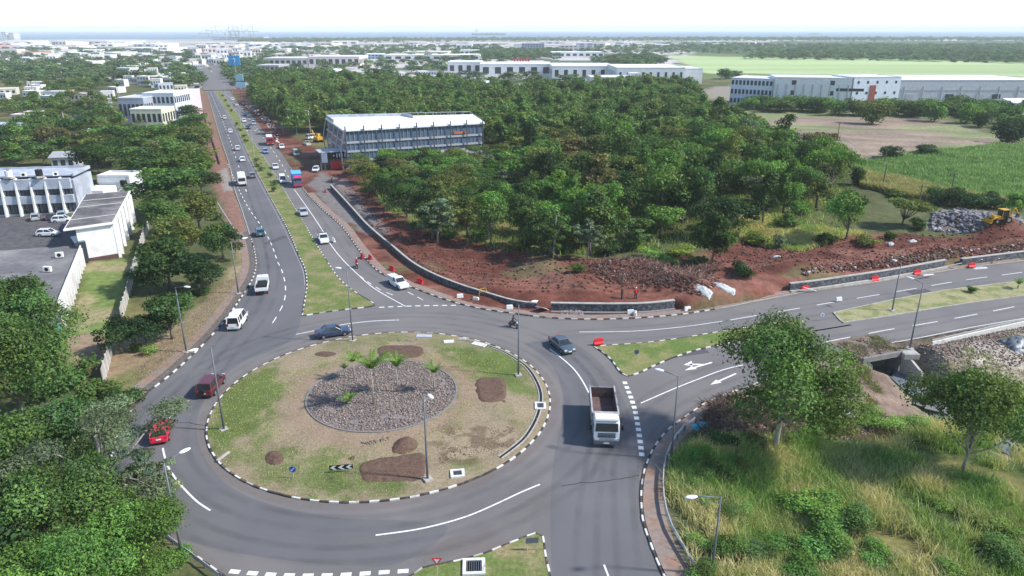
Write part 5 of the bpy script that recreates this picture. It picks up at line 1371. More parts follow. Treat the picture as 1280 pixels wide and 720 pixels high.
label_rows(left_near, 16, lambda o, i, r: f"{o['_t']} tree, {ordw(i)} from the left in the {ordw(r)} row behind the school")
rest = lp[62:]; rest = rest[(fbm(rest[:, 0], rest[:, 1], 45, 83) > .47) | (rest[:, 1] < 260)]
sc_ = np.stack([rz_.uniform(.8, 1.3, len(rest))] * 2 + [rz_.uniform(.5, .85, len(rest))], -1)
instancer('town_greenery', np.c_[rest, np.full(len(rest), 0.0)], sc_, WP, 'trees mixed with roofs in the town left of the highway', 'wood')

# right: belt of trees in front of the white offices and lone trees in the field
belt = []
for (u, v, H, D, tn) in ((950,126,6,20,'bright green'),(977,130,6,22,'mid green'),(1004,127,7,20,'bright green'),(1032,129,7,22,'bright green'),(1080,133,7,22,'mid green'),(1106,130,7,20,'bright green'),(1135,134,7,22,'mid green'),(1160,130,7,20,'bright green'),(1182,133,7,22,'mid green'),(1203,130,8,22,'mid green'),(1226,134,8,22,'bright green'),(1250,133,7,22,'mid green'),(1270,150,6,18,'mid green'),(935,128,6,14,'bright green'),(963,126,7,14,'mid green'),(990,128,7,12,'bright green'),(1018,130,7,13,'mid green'),(1045,131,8,14,'bright green'),(1068,130,8,12,'mid green'),(1092,139,9,18,'olive green'),(1120,132,7,13,'mid green'),(1150,132,8,14,'bright green'),(1170,138,8,13,'bright green'),(1193,132,7,14,'mid green'),(1212,138,9,12,'bright green'),(1240,132,8,15,'bright green'),(1262,140,8,12,'mid green'),(1225,148,6,14,'dark green'),(1262,163,8,16,'deep green'),(1290,128,7,14,'mid green'),(1110,192,3.5,9,'deep green'),(1157,190,3,9,'dark green'),(1040,206,6,8,'deep green'),(1073,222,4.5,6,'dark green'),(905,140,4,11,'mid green'),(895,165,5,10,'bright green'),(854,106,8,15,'mid green'),(908,90,9,18,'dark green'),(920,92,6,12,'mid green'),(1180,245,4,9,'dark green'),(1208,250,4,9,'deep green'),(1240,253,3.5,8,'deep green')):
    belt.append(T(u, v, H, D, 'bush', tn, None, 'field_tree', n=2300, size=.13, group='scattered trees around the brown field'))
label_rows(belt, 8, lambda o, i, r: f"{o['_t']} tree, {ordw(i)} from the left, {ordw(r)} row of trees round the brown field")

# ---- palms
def palm(name, x, y, z, H, fr, nf, label, seed, tone=(0.13, 0.22, 0.04), grp=None, tr=0.1):
    r = random.Random(seed); e = empty(name, (x, y, z), r.uniform(0, 6), label, 'palm', grp)
    mb = MB(); mb.tube([(0, 0, -0.1), (0.04, 0, H * .5), (0, 0.03, H)], [tr * 1.3, tr, tr * .75], 8); mb.build('trunk', M['barkpale'], e, True)
    Vs, Fs, Cs = [], [], []; o = 0
    for k in range(nf):
        a = k * 2.4 + r.uniform(-.2, .2); el = r.uniform(1.1, 1.5); L = fr * r.uniform(.8, 1.1); n = 12; pts = []
        for i in range(n + 1):
            t = i / n; d = L * t
            pts.append(np.array((math.cos(a) * d * math.cos(el * (1 - .4 * t)) , math.sin(a) * d * math.cos(el * (1 - .4 * t)), H + L * (math.sin(el) * t - 0.8 * t * t * (1.25 - el * .6)))))
        side = np.array((-math.sin(a), math.cos(a), 0))
        for i in range(1, n):
            p, q = pts[i], pts[i + 1]; w = fr * 0.19 * math.sin(math.pi * (0.12 + 0.86 * i / n)) + .05
            for sgn in (-1, 1):
                tip = p + side * sgn * w + (q - p) * .9 - np.array((0, 0, w * .35))
                Vs += [p, p + (q - p) * 1.0, tip]; Fs.append((o, o + 1, o + 2)); o += 3
                cc = r.uniform(.7, 1.3); Cs += [(cc, cc, cc)] * 3
    me = np_mesh('fronds', np.array(Vs), np.array(Fs), 3, np.array(Cs)); link('fronds', me, M['leaf'], e, color=tone)
    return e
for i, (u, v, H, fr, lab) in enumerate(((467,505,4.0,3.0,'tallest palm in the pebble garden with a pale trunk'), (497,490,3.0,2.2,'slim young palm in the centre of the pebble garden'), (543,489,2.2,1.8,'small palm at the right of the pebble garden'), (443,473,2.0,1.9,'short palm behind the tallest palm'), (436,505,0.3,1.5,'stemless palm left of the tallest palm'), (431,470,.9,.9,'tiny leaning palm at the upper left of the pebble garden'))):
    p = IP(u, v); palm('palm', p[0], p[1], p[2], H, fr, 11, lab, i + 3, grp='young palms in the roundabout garden', tr=.07)
p = P3(1272,362); palm('palm', p[0], p[1], .12, .6, 1.6, 12, 'low palm on the east road median at the right edge', 44)
for (u, v, lab) in ((83,165,'tall palm in the town behind the bare tree'), (42,120,'palm above the rooftops at upper left'), (150,128,'palm beside the white town buildings')):
    p = G(u, v, 0); palm('palm', p[0], p[1], 0, 8, 5, 16, lab, int(u), (0.13, 0.17, 0.05), tr=.22)
# bare tree
p = G(72, 193, 0)
cl = mk_clumps('airy', 9, 11, 91); e = empty('bare_tree', (p[0], p[1], 0), 0, 'bare grey branched tree among the town greenery', 'tree')
link('trunk', trunk_mesh('trunk', 9, cl, .35, 91, .3, (0, 0), 17), M['barkpale'], e)
link('crown', crown_mesh('crown', cl, 500, .22, 91), M['leaf'], e, color=(0.2, 0.19, 0.13))

# ---- bushes in the lower right scrub and elsewhere
bushes = []
bl = [(1010,645,2.4,6,'bright green'),(1035,690,2.2,6,'bright green'),(1065,660,2.0,5,'mid green'),(1095,700,1.6,4,'bright green'),(1130,535,1.5,4.5,'light green'),(1090,528,1.4,4.5,'light green'),
      (1060,590,.9,3,'olive green'),(1180,630,1.0,3.6,'light green'),(1245,700,1.8,4.5,'mid green'),(1230,650,1.0,4,'light green'),(1275,690,1.4,4,'bright green'),
      (880,575,1.5,3,'bright green'),(905,560,1.6,3.6,'dark green'),(870,605,1.4,3,'mid green'),(902,600,1.6,3.4,'dark green'),(925,590,1.3,3,'olive green'),(905,640,1.4,3.2,'mid green'),(880,635,1,2.3,'light green'),(925,645,1.2,3,'light green'),
      (905,690,1.6,3.4,'bright green'),(945,700,1.6,4,'mid green'),(975,690,1.6,4,'bright green'),(955,600,1.0,2.6,'light green'),(1045,530,1.3,3.5,'light green'),(1160,505,1.2,3,'mid green'),(1020,540,1.2,3.4,'light green'),
      (870,680,1.0,2.3,'light green'),(950,560,1,2.4,'brownish green'),(975,548,1.2,3,'brownish green'),(940,552,1.1,3,'brownish green'),
      (1000,730,2,5,'bright green'),(880,730,1.4,3.4,'mid green'),(1190,725,1.4,4,'light green')]
for (u, v, H, D, tn) in bl:
    p = P3(u, v); e = place_tree(p[0], p[1], H, D, 'bush', tn, 'bush', cat='bush', group='bushes in the scrub below the slip road', n=4500, size=.085, jit=.2); bushes.append(e)
label_rows(bushes, 11, lambda o, i, r: f"{o['_t']} bush, {ordw(i)} from the left in the {ordw(r)} row of the scrub")
b2 = []
for (u, v, H, D, tn) in ((640,312,1.2,5,'olive green'),(600,300,1.5,5,'mid green'),(815,322,1.6,6,'light green'),(850,318,1.5,6,'yellow green'),(835,330,1.2,5,'light green'),(870,330,1.4,5,'mid green'),(925,350,2,4,'deep green'),(930,362,1.6,3.4,'dark green'),(945,305,2,6,'yellow green'),(975,312,2.6,4,'grey green'),(1000,268,3,6,'bright green'),(985,285,3,7,'mid green'),(1030,305,2.2,5,'dark green'),(1085,305,1.5,5,'olive green'),(1150,288,2.2,5,'mid green'),
                         (1120,245,1.5,6,'mid green'),(905,205,2,6,'bright green'),(700,318,2,5,'mid green'),(760,318,2,5,'dark green'),(790,312,2.5,5,'mid green'),(660,308,2,5,'dark green'),(560,300,2,4,'mid green'),(722,340,1.5,3,'mid green'),(1110,300,1.4,4,'dark green'),(372,190,1.5,4,'olive green'),(1213,367,.9,2.2,'bright green')):
    p = P3(u, v); b2.append(place_tree(p[0], p[1], H, D, 'bush', tn, 'bush', cat='bush', group='bushes along the edge of the wood', n=1300, size=.17, z=(0.1 if u == 1213 else None)))
b2[-1]['label'] = 'round bright green bush alone on the east road median'; del b2[-1]['group']
label_rows(b2[:-1], 9, lambda o, i, r: f"{o['_t']} bush, {ordw(i)} from the left in the {ordw(r)} row before the wood")
# roadside low tree bushes at left
b3 = []
for (u, v, H, D, tn) in ((250,368,1.2,3,'dark green'),(170,440,1.2,2.5,'dark green'),(172,350,1,2,'mid green'),(120,500,2.6,5,'mid green'),(160,505,2.3,4,'dark green'),(95,480,3,6,'mid green'),(60,500,3.5,7,'dark green'),(240,190,2,6,'olive green'),(262,255,2,4,'olive green'),(270,275,1.6,3,'dark green'),(225,698,1.1,2.6,'bright green'),(200,640,1.6,3,'mid green'),(120,610,2,5,'bright green'),(170,600,1.6,3,'mid green'),(190,720,1.5,3,'bright green'),(35,268,1.1,3,'mid green')):
    p = P3(u, v); b3.append(place_tree(p[0], p[1], H, D, 'bush', tn, 'bush', cat='bush', group='bushes left of the carriageway', n=1500, size=.14))
label_rows(b3, 6, lambda o, i, r: f"{o['_t']} bush, {ordw(i)} from the left in the {ordw(r)} row west of the road")
# median shrubs
ms = []
for (u, v) in ((279,121),(282,127),(286,134),(289,140),(296,157),(301,164),(305,172),(308,178),(320,203),(323,209),(327,214),(343,232),(342,240),(338,222)):
    p = G(u, v); ms.append(place_tree(p[0], p[1], 1.3, 2.4, 'bush', 'dark green', 'shrub', cat='shrub', group='shrubs planted along the highway median', n=400, size=.2, z=.1))
label_rows(ms, 20, lambda o, i, r: f"dark shrub on the highway median, {ordw(i)} from the left end of the row")

# ---- grasses (nobody could count them)
def blades(name, pts, h, w, cols, seed, label, m='grass', per=4, spread=.25):
    r = np.random.default_rng(seed); pts = np.repeat(pts, per, 0); n = len(pts)
    pts = pts + np.c_[r.normal(size=(n, 2)) * spread, np.zeros(n)]
    hh = h * (0.5 + 0.9 * r.random(n)); a = r.random(n) * 6.28; ln = r.normal(size=(n, 2)) * .4
    wv = np.stack([np.cos(a), np.sin(a), 0 * a], -1) * (w * (0.6 + .8 * r.random(n)))[:, None]
    tip = pts + np.c_[ln * hh[:, None], hh]; mid = pts + np.c_[ln * hh[:, None] * .35, hh * .6]
    V = np.stack([pts - wv, pts + wv, mid + wv * .8, tip, mid - wv * .8], 1).reshape(-1, 3)
    base = np.arange(n)[:, None] * 5
    F = np.vstack([base + np.array([[0, 1, 2, 4]]), base + np.array([[4, 2, 3, 3]])])
    F = base + np.array([[0, 1, 2, 4]]); me_F = np.vstack([np.c_[F[:, 0], F[:, 1], F[:, 2]], np.c_[F[:, 0], F[:, 2], F[:, 3]], base + np.array([[4, 2, 3]])])
    q = vnoise(pts[:, 0], pts[:, 1], 3.2, 91)
    c = np.array(cols); k = np.clip((q * len(c) + r.normal(size=n) * .5).astype(int), 0, len(c) - 1)
    cc = c[k] * (0.7 + .6 * r.random((n, 1)))
    me = np_mesh(name, V, me_F, 3, np.repeat(cc, 5, 0))
    return tag(link(name, me, M[m]), label, 'grass', kind='stuff')
SCRUB = GP([(862,560),(900,552),(960,545),(1010,530),(1060,545),(1110,540),(1150,515),(1200,500),(1290,488),(1420,480),(1420,800),(880,800),(872,720),(845,665),(835,620),(840,580)])
px, py = in_poly(48000, SCRUB, 61)
k = sstep(.30, .5, fbm(px, py, 6, 62)) > rz_.random(len(px)) * .9
px, py = px[k], py[k]
blades('tall_grass', np.c_[px, py, ground_z(px, py) - .05], .95, .032, [(0.45,0.8,0.4),(0.7,1.0,0.6),(1.0,1.15,0.9),(1.2,1.2,1.1),(1.6,1.5,1.6)], 5, 'tall green and straw coloured grass in the scrub below the road')
px, py = in_poly(5000, GP([(300,345),(303,372),(265,420),(215,468),(160,480),(180,450),(235,400),(275,355)]), 63)
blades('dry_grass', np.c_[px, py, ground_z(px, py) - .03], .12, .03, [(1.1,.95,1.3),(1.3,1.05,1.5)], 6, 'short dry grass on the tan bank left of the road')
px, py = in_poly(7000, GP([(900,290),(960,270),(1000,290),(1080,300),(1000,320),(940,310)]), 64)
blades('pale_grass', np.c_[px, py, ground_z(px, py) - .03], .7, .06, [(1.3,1.1,1.0),(1.6,1.4,1.3),(0.8,1.0,.6)], 7, 'pale grass at the foot of the wood on the right')
px, py = in_poly(9000, GP([(1078,224),(1130,234),(1190,250),(1260,262),(1200,264),(1110,248),(1075,238)]), 65)
blades('reed_belt', np.c_[px, py, ground_z(px, py) - .03], 1.5, .12, [(1.5,1.3,1.2),(1.9,1.6,1.6),(1.2,1.1,.8)], 8, 'straw coloured reeds between the wood and the green crop field')
px, py = in_poly(30000, [c for c in COVER if c[0] == 'crop'][0][1], 66)
blades('crop', np.c_[px, py, ground_z(px, py) - .03], .8, .12, [(.45,.72,.5),(.55,.85,.6),(.62,.9,.7)], 9, 'bright green crop covering the field at the right edge', per=3, spread=.4)
px, py = disc(16000, ISL_C, ISL_R - .3, 67)
k = (np.hypot(px - ROCK_C[0], py - ROCK_C[1]) > ROCK_R + 1.0) & (sstep(.42, .6, fbm(px, py, 5, 72)) > rz_.random(len(px)) * .8); px, py = px[k], py[k]
blades('island_grass', np.c_[px, py, isl_z(px, py) - .02], .09, .03, [(.8,1.0,.6),(1.2,1.1,.9)], 10, 'short grass growing in patches on the roundabout', per=3, spread=.15)
# dead brush
def brush(name, pts, label, seed, col, L=1.2, n=6):
    r = random.Random(seed); mb = MB()
    for (x, y) in pts:
        z = gz(x, y)
        for _ in range(n):
            a = r.uniform(0, 6.28); el = r.uniform(0, .8); l = r.uniform(.4, 1) * L
            mb.tube([(x, y, z + .05), (x + math.cos(a) * math.cos(el) * l, y + math.sin(a) * math.cos(el) * l, z + .1 + math.sin(el) * l)], [.05, .02], 3, cap=False)
    return tag(mb.build(name, col), label, 'brush', kind='stuff')
px, py = in_poly(620, GP([(880,505),(955,485),(1010,475),(1020,515),(965,560),(900,565),(872,550)]), 71)
brush('dead_brush', list(zip(px, py)), 'reddish brown cut branches heaped beside the slip road', 5, mat('brush', (0.15, 0.1, 0.08), 0.95, n_scale=.6, n_amt=.4))
px, py = in_poly(260, GP([(720,350),(850,335),(900,355),(880,380),(780,372)]), 72)
brush('dead_brush', list(zip(px, py)), 'grey brown roots and branches on the rubble by the wood', 6, mat('roots', (0.19, 0.12, 0.09), 0.95, n_scale=.6, n_amt=.4), L=1.6)

# ---- far woods and fields' edges
def farwood(name, polys, d, label, seed, sx=(1.0, 1.9), n=9000, zs=(.6, 1.1)):
    P = np.vstack([poisson(GP(p), d, n, seed + i) for i, p in enumerate(polys)])
    r = np.random.default_rng(seed); s = r.uniform(*sx, len(P))
    return instancer(name, np.c_[P, np.zeros(len(P))], np.stack([s, s, r.uniform(*zs, len(P))], -1), FP, label, 'wood')
farwood('far_wood', [[(935,74),(960,66),(1700,66),(1700,86),(1280,80),(1100,76)], [(1000,66),(1000,58),(1700,58),(1700,66)]], 13, 'dense far wood beyond the pale fields on the right', 201, (1.4, 2.2), 14000)
farwood('shore_trees', [[(300,50),(860,48.6),(1700,48.6),(1700,52),(860,52),(600,52.5),(300,55)]], 20, 'hazy line of trees along the shore', 210, (1.5, 2.6), 5000, (.8, 1.3))
farwood('park_wood', [[(742,80),(760,74),(820,74),(833,82),(800,86),(750,85)], [(590,64),(650,66),(705,66),(700,74),(640,76),(600,72)]], 10, 'dark wood between the sheds and the office blocks', 220, (1.2, 1.8), 3000)
farwood('town_trees', [[(-250,104),(-250,60),(100,64),(240,68),(235,104)], [(320,104),(330,62),(620,58),(640,90),(560,112),(400,100)], [(450,112),(560,108),(640,100),(720,105),(860,108),(800,114),(640,120)], [(640,64),(860,56),(1000,58),(960,66),(840,68),(700,72)]], 26, 'trees dotted between the roofs of the far town', 230, (1.2, 2.2), 5000, (.6, 1.0))
farwood('town_trees', [[(-250,104),(-250,84),(60,82),(240,90),(235,104)], [(225,112),(222,90),(240,88),(255,111)], [(291,110),(284,90),(276,80),(335,78),(320,108)]], 11, 'green belt of trees in the nearer town at left', 240, (1.1, 1.7), 5000, (.6, .9))

px, py = in_poly(5000, GP([(1040,456),(1080,455),(1100,480),(1125,505),(1120,535),(1060,535),(1010,520),(1000,480)]), 91)
k = fbm(px, py, 2.2, 92) > .52; px, py = px[k], py[k]
blades('bank_weeds', np.c_[px, py, ground_z(px, py) - .03], .35, .03, [(.6,.9,.4),(1.0,.9,.8),(1.3,1.1,1.2)], 93, 'thin weeds on the brown bank left of the culvert')
px, py = in_poly(5000, GP([(1145,450),(1290,415),(1400,400),(1400,480),(1280,478),(1200,500),(1165,495)]), 94)
k = fbm(px, py, 3, 95) > .5; px, py = px[k], py[k]
blades('dry_weeds', np.c_[px, py, ground_z(px, py) - .03], .3, .035, [(1.2,1.1,1.4),(1.5,1.35,1.8),(.8,1.0,.6)], 96, 'pale dry weeds on the bank right of the culvert')
px, py = in_poly(9000, GP([(440,215),(505,290),(600,312),(700,330),(770,322),(890,318),(960,300),(1060,300),(1060,225),(945,178),(440,195)]), 97)
blades('wood_floor', np.c_[px, py, ground_z(px, py) - .05], .9, .09, [(.35,.6,.3),(.5,.8,.35),(.8,.9,.5)], 98, 'weeds and undergrowth on the floor of the wood', per=3, spread=.6)
# ================================================================ vehicles
CARS = {}
def car_parts(kind):
    """mesh parts of a car, nose towards +X"""
    if kind in CARS: return CARS[kind]
    S = {  # L, W, belt z, roof z, profile of the body top, cabin (rear bottom, rear top, front top, front bottom)
     'sedan': (4.5, 1.74, .92, 1.42, [(-.5,.62),(-.485,.86),(-.40,.98),(-.24,.97),(.17,.93),(.42,.83),(.485,.68),(.5,.5)], (-.33,-.17,.07,.23)),
     'hatch': (3.9, 1.68, .93, 1.48, [(-.5,.6),(-.49,.9),(-.45,.97),(-.24,.97),(.2,.95),(.42,.84),(.485,.68),(.5,.5)], (-.47,-.37,.08,.27)),
     'suv': (4.5, 1.82, 1.05, 1.72, [(-.5,.6),(-.49,1.0),(-.46,1.07),(-.24,1.07),(.2,1.05),(.43,.97),(.49,.8),(.5,.55)], (-.48,-.42,.1,.24)),
     'van': (4.7, 1.75, 1.1, 1.95, [(-.5,.6),(-.495,1.05),(-.48,1.12),(-.24,1.12),(.3,1.1),(.44,.98),(.49,.8),(.5,.55)], (-.49,-.46,.24,.40)),
     'pickup': (4.8, 1.74, 1.0, 1.62, [(-.5,.7),(-.5,.7),(-.06,.7),(-.055,1.0),(.2,1.02),(.43,.94),(.49,.8),(.5,.55)], (-.05,-.03,.12,.24)),
    }[kind]
    L, W, zb, zr, prof, cab = S; hw = W / 2
    mb = MB(); rings = []
    for x, z in prof:
        k = 1 - 0.10 * max(0, abs(x) - .40) / .1 * 1.0
        w = hw * k; z0 = .24 if abs(x) < .48 else .34
        rings.append([(x * L, -w * .93, z0), (x * L, -w, z0 + .16), (x * L, -w, z - .14), (x * L, -w * .93, z - .03), (x * L, -w * .5, z), (x * L, w * .5, z), (x * L, w * .93, z - .03), (x * L, w, z - .14), (x * L, w, z0 + .16), (x * L, w * .93, z0)])
    mb.loft(rings, 0)
    wr = .33 if kind in ('suv', 'pickup', 'van') else .30
    ax_ = (-.30 * L, .31 * L)
    for x in ax_:
        for s in (-1, 1):
            n = 12; pts = [(x + (wr + .07) * math.cos(math.pi * i / n), (wr + .07) * math.sin(math.pi * i / n) + wr) for i in range(n + 1)]
            pts = [(x + wr + .07, .22)] + pts + [(x - wr - .07, .22)]
            mb.add([(p[0], s * (hw + .006), p[1]) for p in pts], [tuple(range(len(pts))) if s < 0 else tuple(range(len(pts)))[::-1]], 1)
    mb.box((0, 0, .26), (L * .9, W * .9, .08), mi=1)
    if kind == 'pickup':
        mb.box((-.275 * L, -hw * .95, .88), (.44 * L, .06, .34)); mb.box((-.275 * L, hw * .95, .88), (.44 * L, .06, .34)); mb.box((-.497 * L, 0, .86), (.05, W * .92, .36))
        mb.box((-.275 * L, 0, .72), (.43 * L, W * .88, .03), mi=1)
    body = mb.mesh('body', False)
    g = MB(); xb0, xt0, xt1, xb1 = [c * L for c in cab]; zt = zr - .05
    rb = [(xb0, -hw * .93, zb - .03), (xb1, -hw * .90, zb - .03), (xb1 + .05, 0, zb - .03), (xb1, hw * .90, zb - .03), (xb0, hw * .93, zb - .03)]
    rt = [(xt0, -hw * .76, zt), (xt1, -hw * .74, zt), (xt1 + .04, 0, zt), (xt1, hw * .74, zt), (xt0, hw * .76, zt)]
    g.loft([rb, rt], 0); glass = g.mesh('window')
    rf = MB()
    rf.loft([[(xt0 - .05, -hw * .77, zt - .01), (xt1 + .06, -hw * .75, zt - .01), (xt1 + .06, hw * .75, zt - .01), (xt0 - .05, hw * .77, zt - .01)],
             [(xt0 - .03, -hw * .76, zt + .03), (xt1 + .03, -hw * .74, zt + .03), (xt1 + .03, hw * .74, zt + .03), (xt0 - .03, hw * .76, zt + .03)],
             [(xt0 + .1, -hw * .6, zr), (xt1 - .1, -hw * .58, zr), (xt1 - .1, hw * .58, zr), (xt0 + .1, hw * .6, zr)]])
    for s in (-1, 1):
        for (a, b, wd) in ((0, 0, .07), (1, 1, .05)):
            p, q = ((xb0, hw * .94), (xt0, hw * .77)) if a == 0 else ((xb1, hw * .91), (xt1, hw * .75))
            rf.tube([(p[0], s * p[1], zb - .04), (q[0], s * q[1], zt)], [wd, wd * .8], 4)
        xm = (xb0 + xb1) / 2 - .05
        rf.tube([(xm, s * hw * .935, zb - .04), (xm, s * hw * .765, zt)], [.055, .05], 4)
        if kind in ('van', 'suv'):
            xq = xb0 + (xm - xb0) * .42; rf.tube([(xq, s * hw * .935, zb - .04), (xq, s * hw * .765, zt)], [.05, .05], 4)
    roof = rf.mesh('roof')
    def wheel():
        w = MB(); w.tube([(0, -.1, 0), (0, .1, 0)], wr, 16); r = MB(); r.tube([(0, -.115, 0), (0, .115, 0)], wr * .58, 10); return w.mesh('tyre'), r.mesh('rim')
    ty, ri = wheel()
    hl = {}
    for nm, x, y, z, d in (('headlight', .487 * L, hw * .66, .68 if kind in ('sedan', 'hatch') else .8, (.08, .34, .14)), ('tail_light', -.492 * L, hw * .78, .8 if kind in ('sedan', 'hatch') else .95, (.08, .22, .18 if kind != 'van' else .4))):
        a = MB(); a.box((x, y, z), d); b = MB(); b.box((x, -y, z), d); hl[nm] = (a.mesh(nm), b.mesh(nm))
    bp = MB(); bp.box((.495 * L, 0, .42), (.1, W * .86, .17)); bp2 = MB(); bp2.box((-.495 * L, 0, .45), (.1, W * .86, .18))
    pl = MB(); pl.box((.507 * L, 0, .5), (.08, .45, .11)); pl.box((-.507 * L, 0, .68), (.05, .45, .11))
    mr = [MB() for _ in range(2)]
    for s, m_ in zip((-1, 1), mr): m_.box((xb1 - .12, s * (hw + .07), zb + .06), (.12, .16, .12))
    CARS[kind] = dict(body=body, glass=glass, roof=roof, tyre=ty, rim=ri, hl=hl, bump=(bp.mesh('bumper'), bp2.mesh('bumper')), plate=pl.mesh('number_plate'), mirror=[m_.mesh('mirror') for m_ in mr],
                      wheels=[(x, s * (hw - .09), wr) for x in ax_ for s in (-1, 1)], L=L, W=W)
    return CARS[kind]
def head(u0, v0, u1, v1):
    a, b = G(u0, v0), G(u1, v1); return math.atan2(b[1] - a[1], b[0] - a[0])
def car(u, v, kind, colr, ang, label, cat='car', group=None, far=False, name=None, z=0.01, s=1.0):
    P = car_parts(kind); p = G(u, v, 0.6)
    e = empty(name or {'van': 'minivan', 'pickup': 'pickup_truck'}.get(kind, 'car'), (p[0], p[1], z), ang, label, cat, group); e.scale = (s, s, s)
    link('body', P['body'], [M['carpaint'], M['black']], e, color=colr)
    link('window', P['glass'], M['carglass'], e); link('roof', P['roof'], M['carpaint'], e, color=colr)
    for w in P['wheels']:
        t = link('wheel', P['tyre'], M['rubber'], e, w); link('rim', P['rim'], M['rim'], t)
    for k, m in (('headlight', 'lightw'), ('tail_light', 'lightr')):
        for q in P['hl'][k]: link(k, q, M[m], e)
    if not far:
        link('bumper', P['bump'][0], M['carpaint' if kind != 'van' else 'galv'], e, color=tuple(c * .8 for c in colr)); link('bumper', P['bump'][1], M['carpaint'], e, color=tuple(c * .8 for c in colr))
        link('number_plate', P['plate'], M['plate'], e)
        for q in P['mirror']: link('mirror', q, M['carpaint'], e, color=colr)
    return e
W_ = (.72, .73, .74); SIL = (.38, .4, .42); DK = (.03, .033, .04)
car(264, 481, 'suv', (.10, .018, .025), head(253,500,278,468), 'dark red four wheel drive car with spare wheel, circling the left of the island')
sp = MB(); sp.tube([(-2.32, .1, .95), (-2.46, .1, .95)], .31, 14); sp.build('spare_wheel', M['rubber'], bpy.data.objects['car'])
car(201, 538, 'hatch', (.62, .012, .05), head(200,560,208,522), 'bright pinkish red car half hidden under the overhanging tree')
car(416, 414, 'sedan', (.03, .045, .09), head(395,418,440,411), 'dark blue saloon at the top left of the roundabout')
car(702, 430, 'sedan', (.06, .085, .105), head(690,420,716,441), 'steel blue saloon curving round the right of the roundabout')
car(297, 401, 'van', W_, head(289,414,307,388), 'white minivan leaving along the left carriageway, seen from behind', 'minivan')
car(325, 290, 'hatch', (.02, .10, .14), head(326,300,323,280), 'dark teal hatchback on the left carriageway above the small tipper')
car(379, 265, 'sedan', SIL, head(374,252,384,274), 'silver saloon coming down the right carriageway')
car(315, 219, 'hatch', (.12, .12, .15), head(317,228,313,210), 'dark grey hatchback next to the white minibus')
car(303, 199, 'hatch', W_, head(304,206,301,190), 'white hatchback, nearest white car above the minibus', far=True)
car(297, 185, 'hatch', (.6, .6, .63), head(298,192,295,176), 'pale car second above the minibus on the left carriageway', far=True)
car(288, 164, 'hatch', W_, head(289,170,286,157), 'white car third above the minibus on the left carriageway', far=True)
car(281, 147, 'hatch', (.65, .66, .7), head(282,152,279,141), 'small white car far up the left carriageway', far=True)
car(353, 225, 'van', W_, head(349,215,357,234), 'white van beside the tall blue truck', 'minivan')
car(344, 208, 'sedan', (.6, .6, .62), head(341,200,347,214), 'pale saloon ahead of the white van on the right carriageway', far=True)
car(332, 189, 'hatch', (.12, .2, .42), head(329,182,335,196), 'light blue car behind the red bus', far=True)
car(352, 183, 'sedan', W_, head(350,179,354,188), 'white car pulling off beside the red bus', far=True)
car(317, 154, 'suv', (.3, .33, .4), head(314,148,320,160), 'grey four wheel drive with the distant cluster of traffic', far=True)
car(306, 143, 'sedan', (.05, .1, .2), head(303,137,308,148), 'blue car far up the right carriageway', far=True)
car(305, 151, 'hatch', W_, head(303,147,308,157), 'white car far up, behind the distant blue one', far=True)
car(310, 159, 'sedan', DK, head(308,154,312,163), 'black car far up, in front of the distant four wheel drive', far=True)
car(291, 124, 'hatch', W_, head(289,120,293,128), 'farthest white car on the right carriageway before the bend', far=True)
car(296, 131, 'sedan', (.55,.5,.5), head(294,127,298,134), 'far beige car on the right carriageway beside the works', far=True)
car(370, 192, 'van', (.45, .47, .5), head(366,186,375,197), 'silver van parked on the verge beyond the red bus', 'minivan', far=True)
car(395, 212, 'hatch', W_, head(402,207,391,217), 'white car parked on the red earth near the building', far=True, z=.1)
car(384, 180, 'pickup', (.6, .58, .52), head(392,184,378,176), 'pale pickup parked beside the glass clad building', 'pickup truck', far=True, z=.1)
car(390, 172, 'van', (.68, .68, .68), head(382,174,396,172), 'white van behind the pale pickup by the works entrance', 'minivan', far=True, z=.1)
for (u, v, k, c, a, lab) in ((44,272,'hatch',SIL,(44,276,44,268),'silver car parked against the school front, leftmost in its row'), (62,272,'hatch',(.05,.03,.05),(62,276,62,268),'maroon black car parked between silver and white ones'),
                          (77,269,'hatch',(.3,.42,.5),(77,276,79,266),'pale blue car parked behind the white one by the hall'), (78,275,'hatch',W_,(70,276,88,275),'white car parked at the end of the school row'), (60,292,'hatch',W_,(47,293,72,292),'white hatchback alone across the school car park')):
    car(u, v, k, c, head(*a), lab, far=True, group='cars in the school car park', z=.14)
# pickups with visible loads
e = car(497, 353, 'pickup', W_, head(486,346,510,360), 'white double pickup with covered back entering from the highway', 'pickup truck')
mb = MB(); mb.box((-1.32, 0, 1.18), (2.1, 1.55, .52), taper=(.95, .86)); mb.build('load_cover', M['offwhite'], e)
e = car(404, 298, 'pickup', W_, head(398,285,408,306), 'white pickup with a frame of goods in its back, right carriageway', 'pickup truck')
mb = MB()
for x in (-.4, -2.2):
    for y in (-.7, .7): mb.tube([(x, y, .8), (x, y, 1.75)], .03, 5)
for y in (-.7, .7): mb.tube([(-.4, y, 1.75), (-2.2, y, 1.75)], .03, 5)
mb.tube([(-.4, -.7, 1.75), (-.4, .7, 1.75)], .03, 5); mb.tube([(-2.2, -.7, 1.75), (-2.2, .7, 1.75)], .03, 5); mb.build('load_frame', M['metal'], e)
mb = MB(); mb.box((-1.3, 0, 1.0), (1.5, 1.1, .5), taper=(.8, .8)); mb.build('load', M['black'], e)

